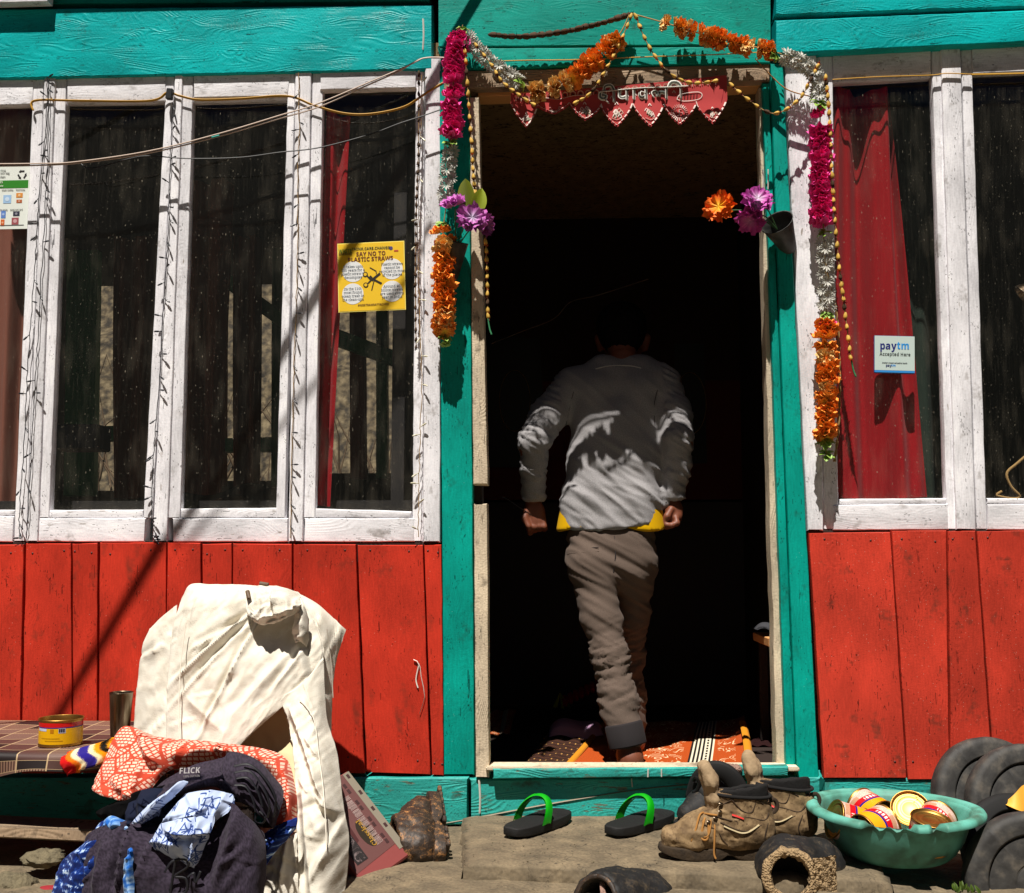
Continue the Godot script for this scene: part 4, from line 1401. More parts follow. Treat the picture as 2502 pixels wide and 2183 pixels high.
func build_garlands() -> void:
	flower_kinds()
	var a := thing("flower_garland", Vector3(-0.152, 2.428, 0.06), "long garland of pink, white and orange cloth flowers hanging on the left door post", "garland", "cloth flower garlands round the doorway")
	thread(a, [Vector3(-0.146, 2.428, 0.075), Vector3(-0.17, 2.303, 0.075), Vector3(-0.175, 2.193, 0.075), Vector3(-0.182, 2.039, 0.075), Vector3(-0.191, 1.886, 0.075), Vector3(-0.202, 1.779, 0.075), Vector3(-0.196, 1.643, 0.075), Vector3(-0.193, 1.449, 0.075)])
	bloom(a, "leaf", Vector3(-0.145, 2.413, 0.085), Vector3(0.3, 1, 0.5), 0.8)
	run_of(a, "pink", [Vector3(-0.157, 2.393, 0.075), Vector3(-0.17, 2.303, 0.075), Vector3(-0.175, 2.193, 0.075), Vector3(-0.177, 2.073, 0.075)], 0.022)
	bloom(a, "leaf", Vector3(-0.181, 2.055, 0.08), Vector3(0, 1, 0.6))
	run_of(a, "white", [Vector3(-0.181, 2.041, 0.07), Vector3(-0.189, 1.964, 0.07), Vector3(-0.196, 1.875, 0.07)], 0.022)
	bloom(a, "leaf", Vector3(-0.209, 1.813, 0.075), Vector3(0, 1, 0.4), 0.9)
	run_of(a, "orange", [Vector3(-0.204, 1.791, 0.075), Vector3(-0.197, 1.673, 0.075), Vector3(-0.195, 1.568, 0.075), Vector3(-0.195, 1.491, 0.075)], 0.021)
	bloom(a, "cream", Vector3(-0.199, 1.749, 0.09), Vector3(0.1, -0.5, 1), 0.85)
	bloom(a, "cream", Vector3(-0.196, 1.513, 0.09), Vector3(0.1, -0.3, 1), 0.75)
	bloom(a, "leaf", Vector3(-0.195, 1.47, 0.075), Vector3(0, 1, 0.6), 0.85)
	bloom(a, "leaf", Vector3(-0.195, 1.447, 0.07), Vector3(0.2, -1, 0.4), 0.75)
	a = thing("flower_garland", Vector3(0.346, 2.433, 0.06), "white and orange flower garland swagged from the left door post to the roof nail", "garland", "cloth flower garlands round the doorway")
	thread(a, [Vector3(-0.144, 2.414, 0.07), Vector3(-0.075, 2.322, 0.07), Vector3(0.025, 2.242, 0.07), Vector3(0.127, 2.234, 0.07), Vector3(0.232, 2.289, 0.07), Vector3(0.322, 2.386, 0.07), Vector3(0.356, 2.451, 0.07)], 0.0022)
	run_of(a, "white", [Vector3(-0.135, 2.392, 0.065), Vector3(-0.076, 2.324, 0.065), Vector3(0.022, 2.25, 0.065)], 0.02)
	bloom(a, "leaf", Vector3(0.033, 2.24, 0.08), Vector3(1, 0.6, 0.5), 0.9)
	run_of(a, "cream", [Vector3(0.055, 2.215, 0.065), Vector3(0.12, 2.227, 0.065), Vector3(0.172, 2.251, 0.065)], 0.019)
	run_of(a, "orange", [Vector3(0.187, 2.261, 0.065), Vector3(0.255, 2.314, 0.065), Vector3(0.317, 2.376, 0.065)], 0.019)
	a = thing("flower_garland", Vector3(0.473, 2.43, 0.06), "garland of orange, white, pink and orange cloth flowers over the right door corner", "garland", "cloth flower garlands round the doorway")
	thread(a, [Vector3(0.368, 2.451, 0.075), Vector3(0.471, 2.418, 0.075), Vector3(0.589, 2.378, 0.075), Vector3(0.773, 2.327, 0.075), Vector3(0.875, 2.285, 0.075), Vector3(0.912, 2.219, 0.075), Vector3(0.912, 2.021, 0.075), Vector3(0.914, 1.765, 0.075), Vector3(0.915, 1.513, 0.075), Vector3(0.908, 1.28, 0.075), Vector3(0.902, 1.115, 0.075)], 0.002)
	bloom(a, "cream", Vector3(0.468, 2.418, 0.075), Vector3(-1, 0.2, 0.5), 0.85)
	run_of(a, "orange", [Vector3(0.49, 2.414, 0.07), Vector3(0.59, 2.377, 0.07), Vector3(0.678, 2.35, 0.07), Vector3(0.774, 2.326, 0.07)], 0.018, 0.9)
	bloom(a, "cream", Vector3(0.704, 2.331, 0.09), Vector3(-0.4, 0.5, 1), 0.7)
	bloom(a, "leaf", Vector3(0.788, 2.315, 0.08), Vector3(1, 0.5, 0.5))
	run_of(a, "white", [Vector3(0.812, 2.308, 0.075), Vector3(0.87, 2.285, 0.075), Vector3(0.91, 2.238, 0.075), Vector3(0.908, 2.18, 0.075)], 0.02)
	bloom(a, "leaf", Vector3(0.912, 2.16, 0.085), Vector3(0, 1, 0.6))
	bloom(a, "pink", Vector3(0.908, 2.142, 0.07), Vector3(0.2, -1, 0.3), 0.75)
	run_of(a, "pink", [Vector3(0.911, 2.088, 0.075), Vector3(0.913, 1.991, 0.075), Vector3(0.911, 1.885, 0.075), Vector3(0.912, 1.792, 0.075)], 0.022, 1.0)
	bloom(a, "leaf", Vector3(0.914, 1.768, 0.075), Vector3(0, 1, 0.5), 0.85)
	run_of(a, "white", [Vector3(0.919, 1.746, 0.07), Vector3(0.919, 1.647, 0.07), Vector3(0.917, 1.55, 0.07)], 0.022)
	bloom(a, "leaf", Vector3(0.914, 1.527, 0.08), Vector3(0, 1, 0.6), 0.95)
	bloom(a, "pink", Vector3(0.916, 1.496, 0.075), Vector3(0, 1, 0.4), 0.7)
	run_of(a, "orange", [Vector3(0.915, 1.506, 0.075), Vector3(0.914, 1.396, 0.075), Vector3(0.908, 1.28, 0.075), Vector3(0.902, 1.176, 0.075)], 0.021)
	bloom(a, "cream", Vector3(0.904, 1.401, 0.09), Vector3(-0.1, -0.3, 1), 0.8)
	bloom(a, "cream", Vector3(0.904, 1.314, 0.09), Vector3(0.1, -0.4, 1), 0.75)
	bloom(a, "leaf", Vector3(0.902, 1.159, 0.075), Vector3(0, 1, 0.6), 0.95)
	bloom(a, "leaf", Vector3(0.905, 1.119, 0.07), Vector3(0, 1, 0.5), 0.9)
	# strings of marigold buds
	strand([Vector3(-0.139, 2.365, 0.1), Vector3(-0.128, 2.212, 0.1), Vector3(-0.115, 2.028, 0.1), Vector3(-0.105, 1.899, 0.1), Vector3(-0.076, 1.77, 0.1), Vector3(-0.069, 1.635, 0.1), Vector3(-0.066, 1.52, 0.1)], "bud string hanging down the inner edge of the left door post")
	strand([Vector3(-0.111, 2.361, 0.1), Vector3(-0.058, 2.288, 0.1), Vector3(-0.024, 2.234, 0.1), Vector3(0.023, 2.194, 0.1), Vector3(0.074, 2.159, 0.1)], "bud string lying on the white swag left of the banner")
	strand([Vector3(0.364, 2.449, 0.085), Vector3(0.329, 2.362, 0.085), Vector3(0.283, 2.273, 0.085), Vector3(0.24, 2.205, 0.085), Vector3(0.189, 2.17, 0.085)], "bud string from the roof nail down to the banner on its left side")
	strand([Vector3(0.37, 2.449, 0.085), Vector3(0.41, 2.348, 0.085), Vector3(0.465, 2.267, 0.085), Vector3(0.534, 2.228, 0.085), Vector3(0.615, 2.233, 0.085)], "bud string from the roof nail down to the right end of the banner")
	strand([Vector3(0.646, 2.224, 0.09), Vector3(0.701, 2.171, 0.09), Vector3(0.775, 2.127, 0.09), Vector3(0.846, 2.165, 0.09), Vector3(0.886, 2.229, 0.09), Vector3(0.91, 2.274, 0.09)], "bud string sagging between the banner and the right white post")
	strand([Vector3(0.927, 2.238, 0.1), Vector3(0.934, 2.132, 0.1), Vector3(0.936, 1.966, 0.1), Vector3(0.94, 1.831, 0.1), Vector3(0.95, 1.654, 0.1), Vector3(0.961, 1.536, 0.1), Vector3(0.974, 1.388, 0.1)], "bud string hanging beside the red curtain at the right window")
	strand([Vector3(-0.284, 2.307, 0.03), Vector3(-0.283, 2.058, 0.03), Vector3(-0.288, 1.871, 0.03), Vector3(-0.289, 1.656, 0.03), Vector3(-0.285, 1.441, 0.03)], "thin browned bud string down the last mullion of the left windows", 0.03, true, 0.75)
	strand([Vector3(-0.062, 2.401, 0.062), Vector3(0.037, 2.394, 0.062), Vector3(0.158, 2.406, 0.062), Vector3(0.263, 2.429, 0.062), Vector3(0.356, 2.455, 0.062)], "dried black flower string stretched along the beam over the door", 0.02, true, 1.55)
	for q in [[[Vector3(-0.066, 1.517, 0.1), Vector3(-0.061, 1.487, 0.1), Vector3(-0.055, 1.47, 0.1)], "green thread end below the bud string on the left door post"], [[Vector3(0.976, 1.385, 0.1), Vector3(0.98, 1.359, 0.1), Vector3(0.987, 1.339, 0.1)], "green thread end below the bud string at the right window"]]:
		var mb := MB.new()
		mb.tint = Color(0.03, 0.22, 0.09)
		mb.tube(smooth(q[0], 8), 0.0026, 5)
		lone("thread_end", mb, mats.plain, q[1], "thread")
	var cord := thing("twisted_cords", Vector3(0.941, 1.576, 0.06), "two straw coloured cords twisted together beside the right flower garland", "cord")
	for k in 2:
		var mb := MB.new()
		var pts := smooth([Vector3(0.913, 1.707, 0.06), Vector3(0.941, 1.576, 0.06), Vector3(0.951, 1.479, 0.06), Vector3(0.951, 1.34, 0.06), Vector3(0.943, 1.195, 0.06), Vector3(0.929, 1.1, 0.06)], 60)
		for i in pts.size():
			pts[i] += Vector3(cos(i * 0.9 + k * PI), 0, sin(i * 0.9 + k * PI)) * 0.0022
		mb.tube(pts, 0.0022, 5)
		put("straw_cord", mb, mats.cord_straw, cord)
	# paper flowers in cone holders on the door posts
	var h := thing("flower_holder", Vector3(0.786, 1.774, 0.05), "grey cone holder on the right door post with lilac and orange cloth flowers", "flower holder")
	var mb := MB.new()
	var top := Vector3(0.78, 1.801, 0.075)
	var tip := Vector3(0.83, 1.716, 0.03)
	var ax := tip - top
	var xf := Transform3D(aim(-ax + Vector3(-0.02, 0, 0.055)), top)
	mb.lathe([Vector2(0.003, -0.107), Vector2(0.022, -0.106), Vector2(0.047, 0.0), Vector2(0.0495, 0.003), Vector2(0.0455, 0.001), Vector2(0.02, -0.1), Vector2(0.002, -0.1)], 36, xf)
	put("cone", mb, mats.cone_grey, h)
	cloth_flower(h, Vector3(0.712, 1.846, 0.12), Vector3(0.15, 0.5, 0.9), 0.046, Color(0.80, 0.76, 0.80), Color(0.76, 0.25, 0.66), top, "lilac_flower")
	cloth_flower(h, Vector3(0.7, 1.805, 0.11), Vector3(-0.4, -0.7, 0.55), 0.042, Color(0.72, 0.45, 0.62), Color(0.74, 0.20, 0.58), top, "lilac_flower")
	cloth_flower(h, Vector3(0.61, 1.829, 0.12), Vector3(-0.45, 0.2, 0.85), 0.046, Color(0.92, 0.74, 0.08), Color(0.96, 0.40, 0.06), top, "orange_flower")
	h = thing("flower_holder", Vector3(-0.165, 1.771, 0.05), "dark cone holder on the left door post with lilac cloth flowers and a big leaf", "flower holder")
	mb = MB.new()
	top = Vector3(-0.164, 1.756, 0.06)
	mb.lathe([Vector2(0.003, -0.107), Vector2(0.018, -0.106), Vector2(0.036, 0.0), Vector2(0.038, 0.003), Vector2(0.034, 0.001), Vector2(0.016, -0.1), Vector2(0.002, -0.1)], 30, Transform3D(aim(Vector3(0.15, 1, 0.25)), top))
	put("cone", mb, mats.cone_grey, h)
	cloth_flower(h, Vector3(-0.164, 1.852, 0.12), Vector3(-0.3, 0.8, 0.5), 0.037, Color(0.72, 0.42, 0.66), Color(0.80, 0.42, 0.76), top, "lilac_flower")
	cloth_flower(h, Vector3(-0.112, 1.802, 0.13), Vector3(0.15, 0.25, 0.95), 0.046, Color(0.70, 0.66, 0.74), Color(0.76, 0.36, 0.70), top, "lilac_flower")
	cloth_flower(h, Vector3(-0.079, 1.797, 0.1), Vector3(0.9, -0.2, 0.3), 0.034, Color(0.62, 0.40, 0.60), Color(0.66, 0.28, 0.58), top, "lilac_flower")
	mb = MB.new()
	leaf_blade(mb, Vector3(-0.123, 1.835, 0.11), Vector3(-0.1, 1, 0.05), Vector3(-0.3, 0.0, 1), 0.10, 0.026, Color(0.34, 0.38, 0.07), Color(0.48, 0.52, 0.10), 0.0)
	leaf_blade(mb, Vector3(-0.105, 1.823, 0.115), Vector3(0.3, 1, 0.05), Vector3(0.5, 0.0, 1), 0.085, 0.023, Color(0.50, 0.56, 0.08), Color(0.62, 0.68, 0.16), 0.1)
	put("leaf", mb, mats.leaf, h)
	# yellow flat cord nailed over the door, and the brown strap at its right end
	mb = MB.new()
	mb.tube(smooth([Vector3(-0.063, 2.323, 0.05), Vector3(0.052, 2.324, 0.05), Vector3(0.188, 2.323, 0.05), Vector3(0.338, 2.326, 0.05), Vector3(0.488, 2.329, 0.05), Vector3(0.622, 2.331, 0.05), Vector3(0.778, 2.336, 0.05)], 40), 0.0042, 6, 0.4)
	lone("yellow_cord", mb, mats.wire_yellow, "flat yellow cord nailed along the beam above the doorway", "cord")
	mb = MB.new()
	mb.tube(smooth([Vector3(0.729, 2.306, 0.07), Vector3(0.772, 2.255, 0.07), Vector3(0.822, 2.208, 0.07), Vector3(0.892, 2.185, 0.07)], 20), 0.005, 6, 0.35)
	lone("brown_strap", mb, mats.lace, "brown strap hanging from the orange garland to the right white post", "strap")


func cloth_flower(parent: Node3D, at: Vector3, dir: Vector3, r: float, inner: Color, rim: Color, from: Vector3, called: String) -> void:
	var f := ruffle(r, inner, rim, 3, 0.45, rng.randi() % 999, 0.16)
	var o := put(called, f.mesh(), mats.petal, parent)
	o.transform = Transform3D(aim(dir, rng.randf() * TAU), at - parent.position)
	var mb := MB.new()
	mb.tint = Color(0.05, 0.13, 0.04)
	mb.tube(smooth([from + Vector3(0, -0.02, 0), from.lerp(at, 0.5) + Vector3(0, 0.012, 0.004), at - dir.normalized() * 0.01], 10), 0.002, 5)
	put("stem", mb, mats.plain, parent)


# ---- banner, posters and wires -------------------------------------------------------------
# lettering as thin raised print; frame is the sign's own axes (x along, y up, z out)
func text(parent: Node, called: String, s: String, tall: float, frame: Transform3D, at: Vector2, col: Color, bold := false, serif := false, squash := 1.0) -> void:
	var t := TextMesh.new()
	var f := SystemFont.new()
	f.font_names = PackedStringArray(["Droid Serif" if serif else "Droid Sans"])
	f.font_weight = 700 if bold else 400
	t.font = f
	t.text = s
	t.font_size = 32
	t.pixel_size = tall / 23.0
	t.depth = 0.0004
	t.curve_step = 2.0
	var m: StandardMaterial3D = mats.get("ink" + col.to_html())
	if m == null:
		m = mat("ink" + col.to_html(), col, 0.6)
	var o := put(called, t, m, parent)
	o.transform = frame * Transform3D(Basis.from_scale(Vector3(squash, 1, 1)), Vector3(at.x, at.y, 0.0014))


func flat(parent: Node, called: String, frame: Transform3D, pts: Array, z: float, col: Color, thick := 0.0005) -> void:
	var poly := PackedVector2Array(pts)
	var mb := MB.new()
	mb.tint = col.srgb_to_linear()
	var tr := Geometry2D.triangulate_polygon(poly)
	for p in poly:
		mb.pt(frame * Vector3(p.x, p.y, z))
	for k in range(0, tr.size(), 3):
		var a := poly[tr[k]]
		var b := poly[tr[k + 1]]
		var c := poly[tr[k + 2]]
		if (b - a).cross(c - a) < 0.0:
			mb.tri(tr[k], tr[k + 1], tr[k + 2])
		else:
			mb.tri(tr[k], tr[k + 2], tr[k + 1])
	var n := poly.size()
	for k in n:
		var a := poly[k]
		var b := poly[(k + 1) % n]
		mb.face(frame * Vector3(a.x, a.y, z), frame * Vector3(b.x, b.y, z), frame * Vector3(b.x, b.y, z - thick), frame * Vector3(a.x, a.y, z - thick))
	put(called, mb, mats.plain, parent, true)


func disc(c: Vector2, r: float, n := 32, sx := 1.0) -> Array:
	var p := []
	for k in n:
		p.append(c + Vector2(cos(TAU * k / n) * sx, sin(TAU * k / n)) * r)
	return p


func rect(a: Vector2, b: Vector2) -> Array:
	return [a, Vector2(b.x, a.y), b, Vector2(a.x, b.y)]


func bar(a: Vector2, b: Vector2, w: float) -> Array:
	var s := (b - a).normalized().orthogonal() * w / 2
	return [a + s, b + s, b - s, a - s]


func build_signs() -> void:
	var Y := Color(0.93, 0.76, 0.05)
	var K := Color(0.10, 0.07, 0.04)
	# the yellow poster in the fourth pane; unit 0..1 across its width
	var q := [Vector3(-0.539, 1.779, -0.014), Vector3(-0.333, 1.786, -0.014), Vector3(-0.32, 1.575, -0.014), Vector3(-0.525, 1.565, -0.014)]
	var w: float = q[0].distance_to(q[1])
	var ax: Vector3 = (q[1] - q[0]).normalized()
	var fr := Transform3D(Basis(ax, Vector3.BACK.cross(ax), Vector3.BACK), Vector3.ZERO)
	var o := thing("straw_poster", (q[0] + q[2]) / 2, "square yellow poster against plastic straws stuck in the fourth pane", "poster")
	var h: float = q[0].distance_to(q[3])
	flat(o, "sheet", fr, rect(Vector2(-w, -h) / 2, Vector2(w, h) / 2), 0.0, Color(0.97, 0.90, 0.45), 0.001)
	flat(o, "panel", fr, rect(Vector2(-w, -h) / 2 * 0.975, Vector2(w, h) / 2 * 0.975), 0.0006, Y)
	var u := w
	for c in [[-0.27, 0.085, "It takes upto|200 years for a|plastic straw to|decompose"], [0.31, 0.10, "Plastic straws|cannot be|recycled in most|of the places"], [-0.28, -0.25, "Its the 11th|most found|ocean trash in|the clean-ups"], [0.30, -0.235, "Around 40|billion straws|are used every|year in India"]]:
		flat(o, "circle", fr, disc(Vector2(c[0], c[1]) * u, 0.158 * u), 0.0011, Color(0.90, 0.91, 0.91))
		var lines: PackedStringArray = c[2].split("|")
		for k in 4:
			text(o, "print", lines[k], 0.036 * u, fr, Vector2(c[0], c[1] + 0.075 - 0.054 * k) * u, Color(0.28, 0.33, 0.38), false, true)
	text(o, "heading", "SAY NO TO", 0.062 * u, fr, Vector2(0.0, 0.345) * u, Color(0.42, 0.17, 0.05), true)
	text(o, "heading", "PLASTIC STRAWS", 0.062 * u, fr, Vector2(-0.01, 0.265) * u, Color(0.42, 0.17, 0.05), true)
	text(o, "print", "THINK.CARE.CHANGE", 0.04 * u, fr, Vector2(0, 0.425) * u, Color(0.25, 0.28, 0.10), true)
	text(o, "print", "#NOSTRAWSATTACHED", 0.03 * u, fr, Vector2(0.02, -0.425) * u, Color(0.45, 0.30, 0.05), true)
	text(o, "logo", "WASTE", 0.055 * u, fr, Vector2(-0.38, 0.40) * u, Color(0.20, 0.45, 0.10), true, false, 0.8)
	text(o, "logo", "WARRIORS", 0.035 * u, fr, Vector2(-0.38, 0.355) * u, K, true, false, 0.8)
	flat(o, "emblem", fr, disc(Vector2(0.30, 0.415) * u, 0.028 * u), 0.0012, Color(0.30, 0.25, 0.45))
	flat(o, "emblem", fr, rect(Vector2(0.345, 0.36) * u, Vector2(0.41, 0.385) * u), 0.0012, Color(0.75, 0.30, 0.15))
	for s in [[[0.13, 0.04, -0.0, -0.06], 0.035], [[-0.03, -0.01, 0.15, -0.115], 0.03], [[-0.03, 0.0, 0.0, -0.03], 0.05], [[-0.06, 0.01, -0.02, -0.04], 0.022], [[-0.05, -0.10, 0.0, -0.05], 0.022], [[-0.02, 0.135, 0.07, 0.08], 0.014], [[0.07, 0.085, 0.075, 0.035], 0.014], [[0.04, -0.06, 0.0, -0.21], 0.014]]:
		flat(o, "scissors", fr, bar(Vector2(s[0][0], s[0][1]) * u, Vector2(s[0][2], s[0][3]) * u, s[1] * u), 0.0014 + 0.0001 * s[1], K)
	for c in [Vector2(-0.09, 0.035), Vector2(-0.085, -0.125)]:
		flat(o, "scissors", fr, disc(c * u, 0.038 * u), 0.0015, K)
		flat(o, "scissors", fr, disc(c * u, 0.023 * u), 0.0019, Y)
	# the payment sticker on the right window
	q = [Vector3(1.075, 1.483, -0.013), Vector3(1.194, 1.479, -0.013), Vector3(1.191, 1.364, -0.013), Vector3(1.072, 1.369, -0.013)]
	w = q[0].distance_to(q[1])
	h = q[0].distance_to(q[3])
	ax = (q[1] - q[0]).normalized()
	fr = Transform3D(Basis(ax, Vector3.BACK.cross(ax), Vector3.BACK), Vector3.ZERO)
	o = thing("payment_sign", (q[0] + q[2]) / 2, "small white payment plate with blue lettering on the right window", "sign")
	var mb := MB.new()
	mb.tint = Color(0.03, 0.06, 0.2)
	mb.box(o.position + Vector3(0, 0, -0.004), Vector3(w, h, 0.007), fr.basis, 0.003)
	put("backing", mb, mats.gloss, o)
	flat(o, "plate", fr, rect(Vector2(-0.49, -0.40) * w, Vector2(0.49, 0.465) * w), 0.0009, Color(0.76, 0.83, 0.81))
	flat(o, "stripe", fr, rect(Vector2(-0.49, -0.455) * w, Vector2(0.49, -0.405) * w), 0.0009, Color(0.16, 0.55, 0.85))
	text(o, "lettering", "pay", 0.185 * w, fr, Vector2(-0.165, 0.215) * w, Color(0.03, 0.09, 0.45), true, false, 0.95)
	text(o, "lettering", "tm", 0.185 * w, fr, Vector2(0.205, 0.225) * w, Color(0.05, 0.55, 0.85), true, false, 0.9)
	text(o, "lettering", "Accepted Here", 0.082 * w, fr, Vector2(0.01, 0.005) * w, Color(0.33, 0.37, 0.36), true, false, 0.95)
	text(o, "lettering", "India's most valuable bank", 0.034 * w, fr, Vector2(0.0, -0.215) * w, Color(0.12, 0.14, 0.2), true)
	text(o, "lettering", "pay", 0.06 * w, fr, Vector2(-0.15, -0.28) * w, Color(0.06, 0.1, 0.4), true)
	text(o, "lettering", "tm", 0.06 * w, fr, Vector2(-0.03, -0.277) * w, Color(0.1, 0.55, 0.85), true)
	# the recycling poster in the first pane
	q = [Vector3(-1.697, 2.041, -0.014), Vector3(-1.503, 2.042, -0.014), Vector3(-1.502, 1.84, -0.014), Vector3(-1.687, 1.84, -0.014)]
	w = 0.1795
	o = thing("recycling_poster", Vector3(-1.592, 1.94, -0.014), "white recycling poster with a green band in the first pane", "poster")
	fr = Transform3D(Basis(Vector3.BACK, 0.006), Vector3.ZERO)
	var L: float = q[0].x - o.position.x
	var R: float = q[1].x - o.position.x
	flat(o, "sheet", fr, rect(Vector2(L, q[2].y - o.position.y), Vector2(R, q[1].y - o.position.y)), 0.0, Color(0.90, 0.92, 0.89), 0.001)
	var px := 1.0 / 680.0
	flat(o, "band", fr, rect(Vector2(-60, 21) * px, Vector2(56, 38) * px), 0.0006, Color(0.12, 0.50, 0.03))
	text(o, "print", "RECYCLABLES", 0.007, fr, Vector2(-20, 34) * px, Color(0.85, 0.92, 0.8), true)
	text(o, "print", "the useful waste", 0.006, fr, Vector2(-20, 26) * px, Color(0.85, 0.92, 0.8), true)
	for k in 3:
		text(o, "print", ["please sort and rinse", "put each kind in its own bag", "keep the valley clean"][k], 0.0055, fr, Vector2(-18, [60, 54, 46][k]) * px, Color(0.25, 0.25, 0.25))
	for k in 3:
		var a := TAU * k / 3.0 + PI / 2
		var c := Vector2(42, 50) * px
		var d := Vector2(cos(a), sin(a))
		flat(o, "recycling_mark", fr, bar(c + d * 0.011 + d.orthogonal() * 0.007, c + d * 0.011 - d.orthogonal() * 0.005, 0.005), 0.0008, Color(0.1, 0.1, 0.1))
		flat(o, "recycling_mark", fr, [c + d * 0.0155 - d.orthogonal() * 0.004, c + d * 0.0065 - d.orthogonal() * 0.004, c + d * 0.009 - d.orthogonal() * 0.011], 0.001, Color(0.1, 0.1, 0.1))
	var pics := [[-24, 5, 17, 11, Color(0.85, 0.47, 0.10)], [-26, -9, 14, 8, Color(0.05, 0.30, 0.62)], [12, -3, 17, 18, Color(0.62, 0.76, 0.90)], [38, 5, 14, 10, Color(0.86, 0.56, 0.20)], [38, -8, 12, 7, Color(0.72, 0.38, 0.20)], [-32, -45, 5, 20, Color(0.28, 0.30, 0.05)], [-24, -43, 4, 17, Color(0.30, 0.13, 0.08)], [-16, -45, 5, 19, Color(0.08, 0.32, 0.16)], [5, -36, 10, 16, Color(0.36, 0.52, 0.80)], [4, -54, 8, 14, Color(0.84, 0.38, 0.10)], [33, -35, 14, 10, Color(0.16, 0.16, 0.24)], [31, -51, 15, 15, Color(0.62, 0.30, 0.32)]]
	for p in pics:
		flat(o, "picture", fr, rect(Vector2(p[0] - p[2] / 2.0, p[1] - p[3] / 2.0) * px, Vector2(p[0] + p[2] / 2.0, p[1] + p[3] / 2.0) * px), 0.0007, p[4])
		flat(o, "picture", fr, disc(Vector2(p[0], p[1]) * px, minf(p[2], p[3]) * 0.28 * px, 10), 0.0011, p[4].lightened(0.45))
	for p in [[-23, 17, "chips packets"], [12, 17, "plastic bottles"], [40, 17, "food boxes"], [-24, -26, "glass bottles"], [4, -26, "tetra packs"], [33, -26, "paper and card"]]:
		text(o, "print", p[2], 0.0042, fr, Vector2(p[0], p[1]) * px, Color(0.2, 0.2, 0.2))
	flat(o, "rule", fr, rect(Vector2(-60, -60.5) * px, Vector2(50, -59) * px), 0.0007, Color(0.4, 0.4, 0.4))
	build_banner()
	build_wires()


